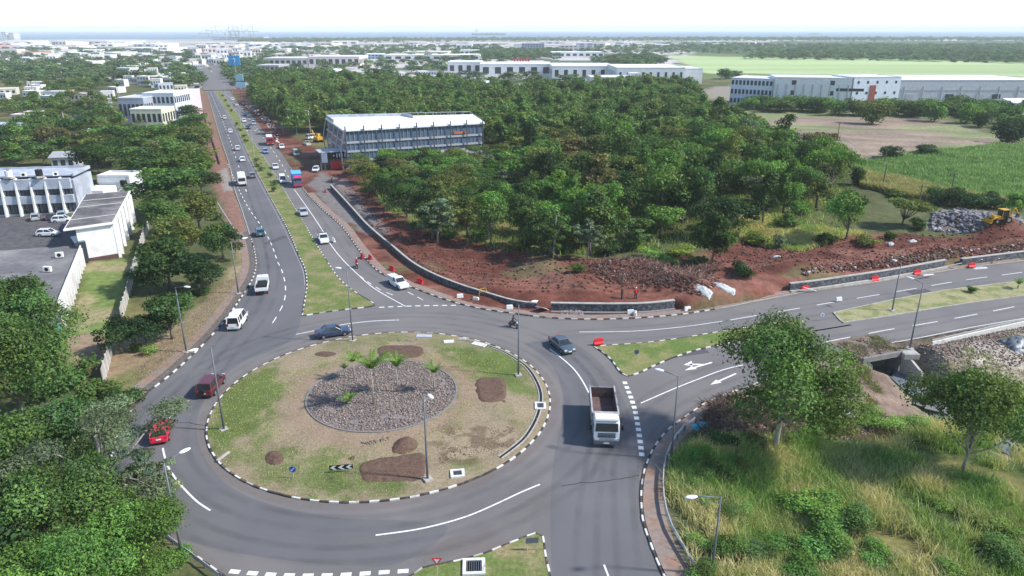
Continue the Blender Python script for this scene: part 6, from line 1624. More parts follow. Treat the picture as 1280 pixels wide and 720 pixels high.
def wheels(e, xs, hw, r, w=.28, dual=()):
    for x in xs:
        for s in (-1, 1):
            ww = w * (1.8 if x in dual else 1)
            t = MB(); t.tube([(0, -ww / 2, 0), (0, ww / 2, 0)], r, 18); o = t.build('wheel', M['rubber'], e, loc=(x, s * (hw - ww / 2), r))
            q = MB(); q.tube([(0, -ww / 2 - .015, 0), (0, ww / 2 + .015, 0)], r * .5, 10); q.build('rim', M['rim'], o)
# ---- tipper truck coming towards the camera
def tipper(u, v, ang, label, scale=1.0, colr=(.7, .71, .73), box=(.16, .12, .12)):
    p = G(u, v, 1.2); e = empty('tipper_truck', (p[0], p[1], 0.01), ang, label, 'truck'); e.scale = (scale,) * 3
    mb = MB(); mb.box((-.2, 0, .72), (7.6, .9, .28)); mb.box((-1.8, 0, .95), (4.9, 1.9, .16)); mb.build('chassis', M['black'], e)
    for s in (-1, 1):
        q = MB(); q.box((.9, s * 1.0, .7), (1.1, .4, .5)); q.build('fuel_tank', M['metal'], e)
    c = MB()
    sec = lambda x, zt, ztf=None: [(x, -1.2, .62), (x, -1.24, 1.0), (x, -1.22, zt - .2), (x, -1.08, zt), (x, 1.08, zt), (x, 1.22, zt - .2), (x, 1.24, 1.0), (x, 1.2, .62)]
    c.loft([sec(1.95, 2.75), sec(2.2, 2.82), sec(3.2, 2.8), sec(3.5, 2.55), sec(3.68, 1.75), sec(3.74, .95)])
    o = c.build('cab', M['carpaint'], e, color=colr)
    w = MB(); w.add([(3.54, -1.05, 2.52), (3.54, 1.05, 2.52), (3.72, 1.12, 1.72), (3.72, -1.12, 1.72)], [(0, 3, 2, 1)])
    w.add([(3.50, -1.05, 2.50), (3.50, 1.05, 2.50), (3.66, 1.12, 1.72), (3.66, -1.12, 1.72)], [(0, 1, 2, 3)])
    w.build('windscreen', M['carglass'], e)
    for s in (-1, 1):
        w = MB(); w.box((2.9, s * 1.228, 2.0), (.95, .02, .62)); w.build('side_window', M['carglass'], e)
        m_ = MB(); m_.box((3.5, s * 1.48, 2.05), (.1, .22, .5)); m_.tube([(3.4, s * 1.2, 2.35), (3.5, s * 1.45, 2.3)], .025, 5); m_.build('mirror', M['black'], e)
        h = MB(); h.box((3.74, s * .9, .95), (.1, .36, .2)); h.build('headlight', M['lightw'], e)
        b = MB(); b.box((3.3, s * 1.17, .75), (.6, .2, .35)); b.build('step', M['black'], e)
    g = MB()
    for i in range(4): g.box((3.755 - .01 * i, 0, 1.2 + i * .11), (.05, 1.7, .05))
    g.box((3.76, 0, 1.12), (.04, 1.8, .03)); g.build('grille', M['black'], e)
    b = MB(); b.box((3.72, 0, .58), (.3, 2.44, .36)); b.build('bumper', M['metal'], e)
    n = MB(); n.box((3.885, 0, .55), (.03, .55, .12)); n.build('number_plate', M['plate'], e)
    v_ = MB(); v_.box((3.42, 0, 2.82), (.3, 2.2, .06)); v_.build('sun_visor', M['galv'], e)
    # open tipping body
    t = MB(); x0, x1, hw, z0, z1 = -4.1, 1.75, 1.25, 1.1, 2.5
    t.box(((x0 + x1) / 2, 0, z0), (x1 - x0, 2 * hw, .1))
    for s in (-1, 1):
        t.box(((x0 + x1) / 2, s * hw, (z0 + z1) / 2), (x1 - x0, .09, z1 - z0)); t.box(((x0 + x1) / 2, s * (hw + .03), z1), (x1 - x0 + .1, .16, .12))
        for k in range(6): t.box((x0 + .2 + k * 1.1, s * (hw + .07), (z0 + z1) / 2), (.1, .08, z1 - z0 - .1))
    t.box((x1, 0, (z0 + z1) / 2 + .1), (.09, 2 * hw + .1, z1 - z0 + .2)); t.box((x1 + .25, 0, z1 + .25), (.6, 2 * hw, .08)); t.box((x0, 0, (z0 + z1) / 2 - .05), (.09, 2 * hw, z1 - z0 - .1))
    t.build('tipper_body', mat('tipper_steel', (.42, .41, .42), .6, .2, n_scale=2, n_amt=.25, tint2=box, t2_scale=1.2, t2_lo=.5, t2_hi=.65), e)
    f = MB(); f.box(((x0 + x1) / 2, 0, z0 + .09), (x1 - x0 - .12, 2 * hw - .12, .07)); f.build('bed_floor', mat('rusty_bed', (.13, .085, .08), .9, n_scale=2, n_amt=.35), e)
    f = MB()
    for s in (-1, 1): f.box(((x0 + x1) / 2, s * (hw - .06), (z0 + z1) / 2), (x1 - x0 - .15, .02, z1 - z0 - .06))
    f.box((x1 - .06, 0, (z0 + z1) / 2 + .05), (.02, 2 * hw - .14, z1 - z0)); f.box((x0 + .06, 0, (z0 + z1) / 2 - .05), (.02, 2 * hw - .14, z1 - z0 - .1)); f.build('bed_lining', bpy.data.materials['rusty_bed'], e)
    wheels(e, (2.65, -1.5, -2.8), 1.22, .5, .3, (-1.5, -2.8)); return e
tipper(755, 521, head(750,486,760,562), 'large grey and white tipper truck with an empty rusty bed, coming down past the island', 1.0)
# small white tipper seen from behind
e = empty('light_truck', (*G(328, 357, .8), .01), head(326,370,331,345), 'small white tipper truck seen from behind, on the left carriageway', 'truck')
mb = MB(); mb.box((0, 0, .55), (4.9, .8, .2)); mb.build('chassis', M['black'], e)
mb = MB(); mb.loft([[(x, -.85, .5), (x, -.87, z - .15), (x, -.75, z), (x, .75, z), (x, .87, z - .15), (x, .85, .5)] for x, z in ((.85, 1.95), (1.2, 2.0), (2.0, 1.95), (2.35, 1.2), (2.42, .6))]); mb.build('cab', M['carpaint'], e, color=W_)
mb = MB(); mb.box((-.85, 0, .8), (3.2, 1.8, .08))
for s in (-1, 1): mb.box((-.85, s * .9, 1.1), (3.2, .06, .6))
mb.box((.78, 0, 1.25), (.06, 1.85, .9)); mb.box((-2.43, 0, 1.05), (.06, 1.8, .5)); mb.build('load_bed', M['whitep'], e)
mb = MB(); mb.box((-.85, 0, 1.2), (2.9, 1.6, .7), taper=(.85, .8)); mb.build('load', M['black'], e)
mb = MB(); mb.box((.845, 0, 1.5), (.02, 1.3, .4)); mb.build('rear_window', M['carglass'], e)
for s in (-1, 1): mb = MB(); mb.box((-2.48, s * .7, .7), (.06, .3, .14)); mb.build('tail_light', M['lightr'], e)
wheels(e, (1.6, -1.5), .86, .34, .2)
# ---- buses, box truck
def bus(u, v, ang, L, W, H, colr, label, roofc=W_, band=None, cat='bus'):
    e = empty(cat.replace(' ', '_'), (*G(u, v, H * .4), .01), ang, label, cat)
    mb = MB(); hw = W / 2
    sec = lambda x, k=1, zt=H: [(x, -hw * k, .35), (x, -hw * k, zt - .35), (x, -hw * .86 * k, zt - .04), (x, -hw * .5, zt), (x, hw * .5, zt), (x, hw * .86 * k, zt - .04), (x, hw * k, zt - .35), (x, hw * k, .35)]
    mb.loft([sec(-L / 2, .94, H - .12), sec(-L / 2 + .2), sec(L / 2 - .35), sec(L / 2, .94, H - .35)]); mb.build('body', M['carpaint'], e, color=colr)
    mb = MB(); mb.box((0, 0, H + .01), (L * .93, W * .8, .05)); mb.build('roof', M['carpaint'], e, color=roofc)
    for s in (-1, 1):
        n = max(4, int(L / 1.4))
        for i in range(n):
            q = MB(); q.box((-L / 2 + .5 + (i + .5) * (L - 1) / n, s * (hw + .012), H * .66), ((L - 1) / n - .12, .03, H * .25)); q.build('window', M['carglass'], e)
    for nm, x in (('windscreen', L / 2 + .01), ('rear_window', -L / 2 - .01)):
        q = MB(); q.box((x, 0, H * .66), (.04, W * .8, H * .3)); q.build(nm, M['carglass'], e)
    for s in (-1, 1):
        q = MB(); q.box((L / 2, s * hw * .7, .7), (.06, .3, .16)); q.build('headlight', M['lightw'], e)
        q = MB(); q.box((-L / 2, s * hw * .8, .8), (.06, .16, .35)); q.build('tail_light', M['lightr'], e)
    q = MB(); q.box((L / 2 + .02, 0, .5), (.16, W * .94, .25)); q.build('bumper', M['black'], e); q = MB(); q.box((-L / 2 - .02, 0, .5), (.16, W * .94, .25)); q.build('bumper', M['black'], e)
    q = MB(); q.box((0, 0, .4), (L * .92, W * .9, .2)); q.build('underbody', M['black'], e)
    wheels(e, (-L * .3, L * .33), hw + .01, .42, .26); return e
bus(302, 225, head(305,240,299,210), 6.8, 2.1, 2.7, W_, 'white minibus on the left carriageway seen from behind')
bus(337, 176, head(333,166,340,184), 7.5, 2.4, 3.0, (.35, .015, .03), 'dark red bus with a white roof on the right carriageway')
e = empty('box_truck', (*G(371, 224, 1.6), .01), head(366,210,376,234), 'tall blue truck with a pink and dark cab front, right carriageway', 'truck')
mb = MB(); mb.box((-1.1, 0, 2.0), (5.4, 2.4, 2.5)); mb.build('cargo_box', mat('truck_blue', (.03, .16, .45), .6, n_amt=.1), e, bevel=.05)
mb = MB(); mb.box((-1.1, 0, 3.27), (5.45, 2.45, .06)); mb.build('cargo_roof', mat('truck_lightblue', (.12, .4, .62), .6, n_amt=.1), e)
mb = MB(); mb.loft([[(x, -1.1, .5), (x, -1.15, z - .2), (x, -1.0, z), (x, 1.0, z), (x, 1.15, z - .2), (x, 1.1, .5)] for x, z in ((1.7, 2.5), (2.9, 2.5), (3.25, 1.7), (3.35, .7))]); mb.build('cab', M['carpaint'], e, color=(.06, .06, .1))
mb = MB(); mb.box((2.3, 0, 2.72), (1.1, 2.0, .45), taper=(.7, .85)); mb.build('wind_deflector', mat('pink_panel', (.75, .03, .17), .5, n_amt=0), e)
mb = MB(); mb.box((3.12, 0, 2.05), (.2, 1.95, .6)); mb.build('windscreen', M['carglass'], e)
mb = MB(); mb.box((3.36, 0, .65), (.2, 2.3, .4)); mb.build('bumper', mat('pink_bumper', (.45, .03, .1), .5, n_amt=0), e)
wheels(e, (2.3, -2.3), 1.15, .46, .28, (-2.3,))

# ---- people: one skinned surface each
def person(loc, ang, label, joints, edges, radii, top=(.1, .1, .12), trousers=(.04, .045, .06), helmet=None, skin=(.2, .12, .08), name='person'):
    me = bpy.data.meshes.new('person'); me.from_pydata(joints, edges, [])
    o = bpy.data.objects.new(name, me); COL.objects.link(o); o.location = loc; o.rotation_euler = (0, 0, ang)
    sk = o.modifiers.new('skin', 'SKIN')
    for i, r_ in enumerate(radii): me.skin_vertices[0].data[i].radius = (r_, r_)
    me.skin_vertices[0].data[0].use_root = True
    sb = o.modifiers.new('sub', 'SUBSURF'); sb.levels = sb.render_levels = 1
    me.materials.append(M['cloth']); o.color = (*top, 1)
    tag(o, label, 'person')
    h = joints[2]
    hb = MB(); hb.ball((h[0], h[1], h[2] + .16), (.11, .095, .13), 10, 7); hb.ball((h[0] + .11, h[1], h[2] + .15), (.02, .015, .03), 6, 4)
    hb.build('head', M['skin'], o, True)
    if helmet:
        b = MB(); b.ball((h[0] - .01, h[1], h[2] + .2), (.135, .125, .12), 10, 6); b.build('helmet', M['cloth'], o, True, color=helmet)
    return o
PE = [(0,1),(1,2),(1,3),(3,4),(4,5),(1,6),(6,7),(7,8),(0,9),(9,10),(10,11),(0,12),(12,13),(13,14)]
PR = [.14,.13,.05,.07,.05,.035,.07,.05,.035,.1,.07,.05,.1,.07,.05]
def stand(x, y, z, ang, label, top, trousers=(.05,.05,.07), helmet=None):
    J = [(0,0,.92),(0,0,1.38),(0,0,1.5),(0,.2,1.38),(.05,.27,1.1),(.15,.25,.88),(0,-.2,1.38),(.08,-.27,1.12),(.25,-.2,1.0),(0,.1,.85),(.05,.12,.45),(0,.13,.05),(0,-.1,.85),(-.05,-.12,.45),(-.1,-.13,.05)]
    o = person((x, y, z), ang, label, J, PE, PR, top, trousers, helmet)
    mb = MB()
    for s in (1, -1): mb.tube([(0, s * .1, .92), (.05 * s, s * .12, .47), (-.05 + .05 * s, s * .13, .08)], [.125, .09, .075], 8)
    mb.build('trousers', M['cloth'], o, color=trousers)
    for s in (1, -1):
        b = MB(); b.box((-.02 + .05 * s, s * .13, .04), (.27, .1, .09)); b.build('shoe', M['black'], o)
def rider(u, v, ang, label, mlabel, top, mcol, helmet):
    p = G(u, v, .6); e = empty('motorcycle', (p[0], p[1], .01), ang, mlabel, 'motorcycle')
    for x in (-.62, .65):
        w = MB()
        for k in range(1): w.tube([(0, -.05, 0), (0, .05, 0)], .3, 16)
        t = w.build('wheel', M['rubber'], e, loc=(x, 0, .3)); q = MB(); q.tube([(0, -.06, 0), (0, .06, 0)], .19, 10); q.build('rim', M['rim'], t)
    mb = MB(); mb.ball((.15, 0, .78), (.3, .14, .14), 10, 6); mb.build('fuel_tank', M['carpaint'], e, True, color=mcol)
    mb = MB(); mb.box((-.3, 0, .76), (.6, .24, .1), taper=(.9, .7)); mb.build('seat', M['black'], e, bevel=.02)
    mb = MB(); mb.box((.05, 0, .45), (.5, .24, .36)); mb.tube([(.65, 0, .3), (.45, 0, .95)], .035, 6); mb.tube([(-.62, .08, .3), (-.1, .1, .45)], .03, 6); mb.tube([(-.7, -.12, .35), (0, -.12, .3)], .04, 6); mb.build('frame', M['metal'], e)
    mb = MB(); mb.tube([(.42, -.33, 1.0), (.45, 0, .97), (.42, .33, 1.0)], .02, 6); mb.build('handlebar', M['black'], e)
    mb = MB(); mb.ball((.6, 0, .85), (.1, .1, .1), 8, 6); mb.build('headlight', M['lightw'], e, True)
    mb = MB(); mb.box((-.85, 0, .7), (.06, .16, .08)); mb.build('tail_light', M['lightr'], e)
    J = [(-.25,0,.88),(-.08,0,1.33),(-.02,0,1.45),(-.08,.2,1.31),(.1,.28,1.08),(.40,.3,1.03),(-.08,-.2,1.31),(.1,-.28,1.08),(.40,-.3,1.03),(-.18,.12,.85),(.2,.17,.72),(.02,.17,.33),(-.18,-.12,.85),(.2,-.17,.72),(.02,-.17,.33)]
    person((p[0], p[1], .01), ang, label, J, PE, PR, top, (.04,.04,.06), helmet)
rider(642, 404, head(632,401,655,409), 'person in dark clothes and black helmet riding the motorcycle', 'black motorcycle crossing the top right of the roundabout', (.02,.022,.025), (.02,.02,.02), (.02,.02,.02))
rider(446, 330, head(443,322,451,340), 'person in a red shirt riding the motorcycle on the merging lane', 'dark motorcycle coming down the merging lane by the highway', (.4,.02,.04), (.25,.02,.03), (.5,.5,.5))
q = P3(794,379); stand(q[0], q[1], gz(q[0], q[1]), 2.2, 'worker in bright red behind the curved stone wall', (.55,.02,.03), helmet=(.6,.6,.55))
q = P3(777,378); stand(q[0], q[1], gz(q[0], q[1]), .5, 'worker in brown standing behind the curved stone wall', (.12,.05,.04))
q = P3(1018,374); 
q = G(415,228); stand(q[0], q[1], gz(q[0], q[1]), 1, 'worker in an orange jacket on the grey gravel by the highway', (.6,.18,.03), helmet=(.6,.6,.1))

# ---- yellow backhoe digger
q = P3(1245, 297); e = empty('digger', (q[0], q[1], gz(q[0], q[1])), 3.3, 'yellow backhoe digger beside the grey boulder heap', 'digger'); e.scale = (.95,) * 3
mb = MB(); mb.box((0, 0, .95), (3.6, 1.0, .5)); mb.box((1.3, 0, 1.35), (1.5, 1.0, .5), taper=(.85, .9)); mb.box((-1.6, 0, .9), (.5, 2.1, .7)); mb.build('body', M['yellow'], e, bevel=.04)
mb = MB(); mb.box((-.35, 0, 2.65), (1.5, 1.5, .12))
for x in (-1.05, .35):
    for y in (-.68, .68): mb.tube([(x, y, 1.2), (x, y, 2.6)], .05, 5)
mb.build('cab_roof', M['yellow'], e)
mb = MB(); mb.box((-.35, 0, 1.9), (1.32, 1.28, 1.35)); mb.build('cab_glass', M['carglass'], e)
mb = MB()
for s in (-1, 1): mb.tube([(.6, s * .6, 1.4), (2.0, s * .6, 1.0), (2.7, s * .6, .45)], .1, 6)
mb.build('loader_arm', M['yellow'], e)
mb = MB(); mb.loft([[(3.3, y, .25), (2.75, y, .15), (2.7, y, .8), (2.85, y, .95), (2.85, y, .35), (3.3, y, .35)] for y in (-1.1, 1.1)]); mb.build('loader_bucket', M['yellow'], e)
mb = MB(); mb.tube([(-1.8, 0, .9), (-2.6, 0, 2.7), (-2.9, 0, 2.9)], [.17, .14, .12], 6); mb.tube([(-2.85, 0, 2.9), (-3.7, 0, 1.6)], [.13, .1], 6); mb.build('backhoe_arm', M['yellow'], e)
mb = MB(); mb.loft([[(-3.6, y, 1.7), (-3.95, y, 1.3), (-3.8, y, .9), (-3.3, y, .95), (-3.6, y, 1.3)] for y in (-.35, .35)]); mb.build('backhoe_bucket', M['metal'], e)
wheels(e, (-.95,), 1.1, .72, .4); wheels(e, (1.5,), 1.0, .48, .3)
# small excavator by the white plant in the building yard
q = P3(398,178); e = empty('excavator', (q[0], q[1], q[2]), 2.4, 'small yellow machine standing left of the glass clad building', 'excavator')
mb = MB(); mb.box((0, 0, 1.4), (2.6, 2.2, 1.1)); mb.box((.5, -.5, 2.4), (1.2, 1.1, 1.1)); mb.build('body', M['yellow'], e, bevel=.08)
for s in (-1, 1): mb = MB(); mb.box((0, s * .95, .4), (3.2, .5, .8)); mb.build('track', M['rubber'], e, bevel=.2)
mb = MB(); mb.tube([(1.2, .3, 1.6), (3.0, .3, 4.0), (4.6, .3, 2.6), (4.8, .3, 1.2)], [.22, .2, .15, .1], 6); mb.build('boom', M['yellow'], e)

# ================================================================ street lamps
def lamp(ub, vb, ut, vt, uh, vh, label, z0=.12, double=None, ext=0, group='street lamps around the junction'):
    z0_ = z0; b = G(ub, vb, z0_)
    dep = b[1]; # height from the top pixel at the same distance
    y = (vt - 360) / FOC; ang = PITCH + math.atan(y); H = CAM_H - math.tan(ang) * b[1]
    H = H - z0_
    y2 = (vh - 360) / FOC
    hp = G(uh, vh, z0_ + H + .15); d = hp - b; L = np.linalg.norm(d)
    L = min(max(L, 1.2), 2.6); d = d / np.linalg.norm(d)
    e = empty('street_lamp', (b[0], b[1], z0_), math.atan2(d[1], d[0]), label, 'street lamp', group)
    mb = MB(); mb.tube([(0, 0, 0), (0, 0, H * .3), (0, 0, H)], [.11, .09, .055], 10); mb.build('pole', M['metal'], e, True)
    mb = MB(); mb.box((0, 0, .02), (.75, .75, .2)); mb.build('base', M['concrete'], e)
    mb = MB(); mb.tube([(0, 0, H - .06), (L * .5, 0, H + .12), (L - .3, 0, H + .2)], [.045, .04, .035], 8); mb.build('arm', M['metal'], e, True)
    mb = MB(); mb.ball((L, 0, H + .2), (.48, .2, .11), 12, 6); mb.build('lamp_head', M['lamp'], e, True)
    return e, H
print('lamp heights', [round(x[1], 1) for x in (
 lamp(233,440,220,359,234,359,'street lamp on the tan bank, left of the white minivan'),
 lamp(298,367,290,303,306,298,'street lamp by the left kerb above the roadside trees'),
 lamp(280,537,265,434,242,438,'street lamp inside the island at its left edge', .15),
 lamp(227.5,694,204,579,231,564,'tall street lamp beside the bright tree in the bottom left corner', .15),
 lamp(441,426,434,338,428,336,'street lamp at the top of the island, by the dark blue saloon', .15),
 lamp(648,469,649,381,668,377,'street lamp at the upper right of the island', .3),
 lamp(534.5,599,532,490,538,496,'street lamp between the soil bed and the grate at the island bottom', .25),
 lamp(839,572,847,470,824,463,'street lamp on the footpath right of the tipper truck'),
 lamp(889,722,897,621,864,622,'street lamp in front of the scrub at the bottom right', -.2),
 lamp(1137,436,1154,354,1138,348,'street lamp on the concrete block over the culvert', .1),
 lamp(1115,388,1120,330,1119,326,'street lamp standing on the east road median', .11))])
for i, (u, v) in enumerate(((318,196),(302,162),(290,136),(282,120))):
    b = G(u, v); e = empty('street_lamp', (b[0], b[1], .1), 0, None, 'street lamp', 'lamps along the highway median')
    mb = MB(); mb.tube([(0, 0, 0), (0, 0, 8)], [.09, .05], 6); mb.build('pole', M['galv'], e)
    mb = MB(); mb.tube([(-1.2, 0, 8.1), (0, 0, 7.95), (1.2, 0, 8.1)], .04, 5); mb.build('arm', M['galv'], e)
    mb = MB(); mb.ball((1.3, 0, 8.1), (.35, .15, .08), 8, 4); mb.ball((-1.3, 0, 8.1), (.35, .15, .08), 8, 4); mb.build('lamp_head', M['lamp'], e)
    e['label'] = f"thin double armed lamp on the highway median, {ORD[i]} from the near end"

# ================================================================ signs, barriers, slabs
def sign_root(u, v, ang, label, name='road_sign', cat='sign', isl=False, zz=None):
    p = IP(u, v) if isl else (*G(u, v, .12 if zz is None else zz), .12 if zz is None else zz)
    return empty(name, p, ang, label, cat)
e = sign_root(367, 597, 0, 'round blue keep left sign on the island', isl=True)
mb = MB(); mb.tube([(0, 0, 0), (0, 0, .95)], .03, 6); mb.build('post', M['galv'], e)
mb = MB(); mb.tube([(0, -.03, .9), (0, -.06, .9)], .3, 24); mb.build('disc', M['blue'], e)
mb = MB()
for a, b in (((.13, .13), (-.1, -.1)),): mb.tube([(a[0], -.07, .9 + a[1]), (b[0], -.07, .9 + b[1])], .035, 4)
mb.add([(-.17, -.08, .73), (.03, -.08, .75), (-.15, -.08, .93)], [(0, 1, 2)]); mb.build('arrow', M['whitep'], e)
def chevron_board(e, n, w, h, z, bm='black', cm='whitep'):
    mb = MB(); mb.box((0, 0, z + h / 2), (w, .05, h)); mb.build('board', M[bm], e)
    for i in range(n):
        x = -w / 2 + (i + .5) * w / n; s = w / n; y = -.03; t = s * .42
        q = MB(); q.add([(x + s * .05, y, z + h * .93), (x + s * .05 + t, y, z + h * .93), (x - s * .4 + t, y, z + h / 2), (x + s * .05 + t, y, z + h * .07), (x + s * .05, y, z + h * .07), (x - s * .4, y, z + h / 2)], [(5, 4, 3, 2), (0, 5, 2, 1)])
        q.build('chevron', M[cm], e)
    for s in (-1, 1): q = MB(); q.tube([(s * w * .35, .04, 0), (s * w * .35, .04, z + h * .8)], .03, 6); q.build('post', M['galv'], e)
e = sign_root(427, 590, .12, 'black and white chevron board pointing left on the island', 'chevron_sign', isl=True); chevron_board(e, 3, 2.1, .48, .28)
# give way sign
e = sign_root(547, 724, 0, 'red and white inverted triangle give way sign on the bottom splitter', zz=.12)
mb = MB(); mb.tube([(0, 0, 0), (0, 0, 1.7)], .03, 6); mb.build('post', M['galv'], e)
mb = MB(); mb.add([(-.4, -.04, 1.95), (0, -.04, 1.27), (.4, -.04, 1.95), (-.4, -.01, 1.95), (0, -.01, 1.27), (.4, -.01, 1.95)], [(0, 1, 2), (5, 4, 3), (0, 3, 4, 1), (1, 4, 5, 2), (2, 5, 3, 0)]); mb.build('triangle', M['red'], e)
mb = MB(); mb.add([(-.22, -.045, 1.86), (0, -.045, 1.47), (.22, -.045, 1.86)], [(0, 1, 2)]); mb.build('triangle_centre', M['whitep'], e)
e = sign_root(665, 688, .1, 'small grey board on two legs at the tip of the bottom splitter')
mb = MB(); mb.box((0, 0, .95), (1.0, .05, .5)); mb.build('board', M['metal'], e)
for s in (-1, 1): mb = MB(); mb.tube([(s * .38, .04, 0), (s * .38, .04, .95)], .03, 6); mb.build('post', M['galv'], e)
def disc_sign(u, v, label, m1, h=1.0):
    e = sign_root(u, v, 0, label)
    mb = MB(); mb.tube([(0, 0, 0), (0, 0, h)], .03, 6); mb.build('post', M['galv'], e)
    mb = MB(); mb.tube([(0, -.03, h), (0, -.06, h)], .3, 20); mb.build('disc', M[m1], e)
    mb = MB(); mb.add([(-.12, -.07, h - .02), (.12, -.07, h + .1), (.0, -.07, h - .2)], [(0, 2, 1)]); mb.build('arrow', M['whitep' if m1 == 'blue' else 'blue'], e)
disc_sign(795, 451, 'grey blue sign on a post in the green splitter', 'metal', 1.2)
disc_sign(1027, 400, 'white and blue keep left sign at the tip of the east median', 'whitep', .8)
def barrier(u, v, ang, label, m='red', z=.12, L=1.3, h=.75, grp='plastic barriers by the kerb'):
    p = G(u, v, z); e = empty('road_barrier', (p[0], p[1], z), ang, label, 'barrier', grp)
    mb = MB(); mb.loft([[(x, -.25, 0), (x, -.25, .15), (x, -.1, h * .5), (x, -.08, h), (x, .08, h), (x, .1, h * .5), (x, .25, .15), (x, .25, 0)] for x in (-L / 2, L / 2)]); mb.build('body', M[m], e, bevel=.02)
    mb = MB()
    mb.box((0, 0, h + .03), (L * .5, .1, .07)); mb.box((-L * .25, 0, h * .55), (.16, .24, .14)); mb.box((L * .25, 0, h * .55), (.16, .24, .14)); mb.build('handle', M[m], e)
BR = [(748,430,.3,'red','red plastic barrier at the tip of the green splitter'),(453,322,-1.1,'red','red barrier nearest the red shirted rider'),(463,324,-1.0,'red','red barrier second along the highway kerb'),(490,338,-.8,'red','red barrier next to the white covered pickup'),(525,354,-.7,'red','red barrier on the verge below the dark retaining wall'),
      (1006,363,.25,'red','red barrier at the left end of the east stone wall'),(1093,351,.25,'red','red and white barrier in front of the east stone wall'),(1146,343,.2,'red','red barrier under the right part of the east wall'),(1214,334,.2,'red','red barrier beside the white debris near the right edge'),
      (417,302,-1,'white','white barrier beside the merging lane'),(407,240,-1.2,'red','small red barrier on the gravel beside the blue truck')]
for (u, v, a, m, lab) in BR: barrier(u, v, a, lab, 'red' if m == 'red' else 'whitep')
WB = [(575,372,.2,'white block on the kerb left of the white debris'),(637,386,.15,'white block beside the kerb, left of the wall notch'),(788,392,.1,'white slab lying below the curved stone wall'),(794,394,1.4,'upright white block at the kerb below the curved wall'),(859,388,.3,'white box at the right end of the curved wall'),(595,376,-.4,'white debris block next to the orange bent barrier'),(1048,376,.2,'white block on the verge of the east road')]
for (u, v, a, lab) in WB:
    p = G(u, v, .12); e = empty('concrete_block', (p[0], p[1], .12), a, lab, 'block')
    mb = MB(); mb.box((0, 0, .3), (1.0, .45, .6), taper=(.9, .6)); mb.build('body', M['whitep'], e, bevel=.05); mb = MB(); mb.box((0, 0, .63), (.3, .12, .08)); mb.build('lifting_bar', M['galv'], e)
def ramp(u, v, L, W, ang, tilt, label, z=.2):
    p = G(u, v, z); e = empty('timber_board', (p[0], p[1], z), ang, label, 'board')
    mb = MB(); Mx = Matrix.Rotation(tilt, 3, 'Y'); mb.box((0, 0, .35), (L, W, .06), M=Mx); mb.build('panel', M['whitep'], e)
    mb = MB(); mb.box((0, 0, .3), (L * .9, .06, .05), M=Mx); mb.build('batten', M['wood'], e)
ramp(678, 388, 2.0, 1.4, 1.1, .5, 'large white panel leaning over the gap in the curved wall')
ramp(1012, 364, 2.6, .25, .3, .35, 'white plank leaning on the east stone wall, left end'); ramp(1220, 330, 2.4, .35, 1.9, .7, 'white plank standing against the wall near the right edge'); ramp(1243, 328, 1.8, .3, 1.9, .7, 'second smaller white plank near the right edge')
ramp(1188, 334, 3.2, .3, 2.6, .4, 'grey plank sloping off the end of the east wall'); ramp(1160, 346, 2.4, .3, .4, .05, 'pale plank lying behind the red barrier')
# orange bent barrier frame
p = G(604, 372, .2); e = empty('barrier_frame', (p[0], p[1], .2), .2, 'bent orange barrier frame on the curved wall', 'barrier')
mb = MB(); mb.tube([(-.7, 0, 0), (-.5, 0, 1.4), (.4, .1, 1.5), (.7, 0, .4)], .06, 6); mb.build('frame', M['yellow'], e); mb = MB(); mb.tube([(-.6, 0, .9), (.5, 0, 1.0)], .05, 5); mb.build('rail', M['yellow'], e)
# drain slabs with grates
def grate(u, v, ang, label, w=1.5, l=1.2, isl=True, z=None):
    p = IP(u, v) if isl else (*G(u, v, z), z)
    e = empty('drain_slab', (p[0], p[1], p[2] + .02), ang, label, 'drain')
    mb = MB(); t = .26
    for c, d in (((0, l / 2 - t / 2), (w, t)), ((0, -l / 2 + t / 2), (w, t)), ((w / 2 - t / 2, 0), (t, l - 2 * t)), ((-w / 2 + t / 2, 0), (t, l - 2 * t))): mb.box((c[0], c[1], .05), (d[0], d[1], .16))
    mb.build('frame', M['kerb_w'], e)
    mb = MB(); mb.box((0, 0, .0), (w - 2 * t, l - 2 * t, .06)); mb.build('pit', M['black'], e)
    mb = MB()
    for i in range(7): mb.box((-w / 2 + t + (i + .5) * (w - 2 * t) / 7, 0, .09), (.05, l - 2 * t, .03))
    mb.build('bars', M['metal'], e)
grate(675.5, 508, 1.55, 'white framed drain grate on the right edge of the island'); grate(572, 592.5, .15, 'white framed drain grate at the bottom of the island', 1.3, 1.2); grate(592.5, 709, .05, 'large drain grate on the bottom splitter island', 1.7, 1.7, False, .12)
def slab(u, v, ang, w, l, label, m='concrete', isl=True, h=.12):
    p = IP(u, v) if isl else P3(u, v)
    o = MB().box((0, 0, h / 2), (w, l, h)).box((0, 0, h * 1.05), (w * .35, .08, .05)).build('concrete_slab', M[m], bevel=.02, loc=(p[0], p[1], p[2]), rz=ang); tag(o, label, 'slab')
slab(561, 427.5, .1, 1.3, .9, 'loose pale slab near the top of the island', 'kerb_w'); slab(599, 431, -.5, 1.9, .9, 'tilted pale slab over the drain at the upper right of the island', 'kerb_w'); slab(530, 420.5, -.05, 2.0, .8, 'bluish slab just inside the kerb at the top of the island', 'bluewhite')
slab(578,424,-.2,.9,.6,'small slab in the line of loose blocks at the island top','concrete'); slab(279,571,1.2,1.6,.3,'narrow slab along the left lower kerb of the island','concrete')
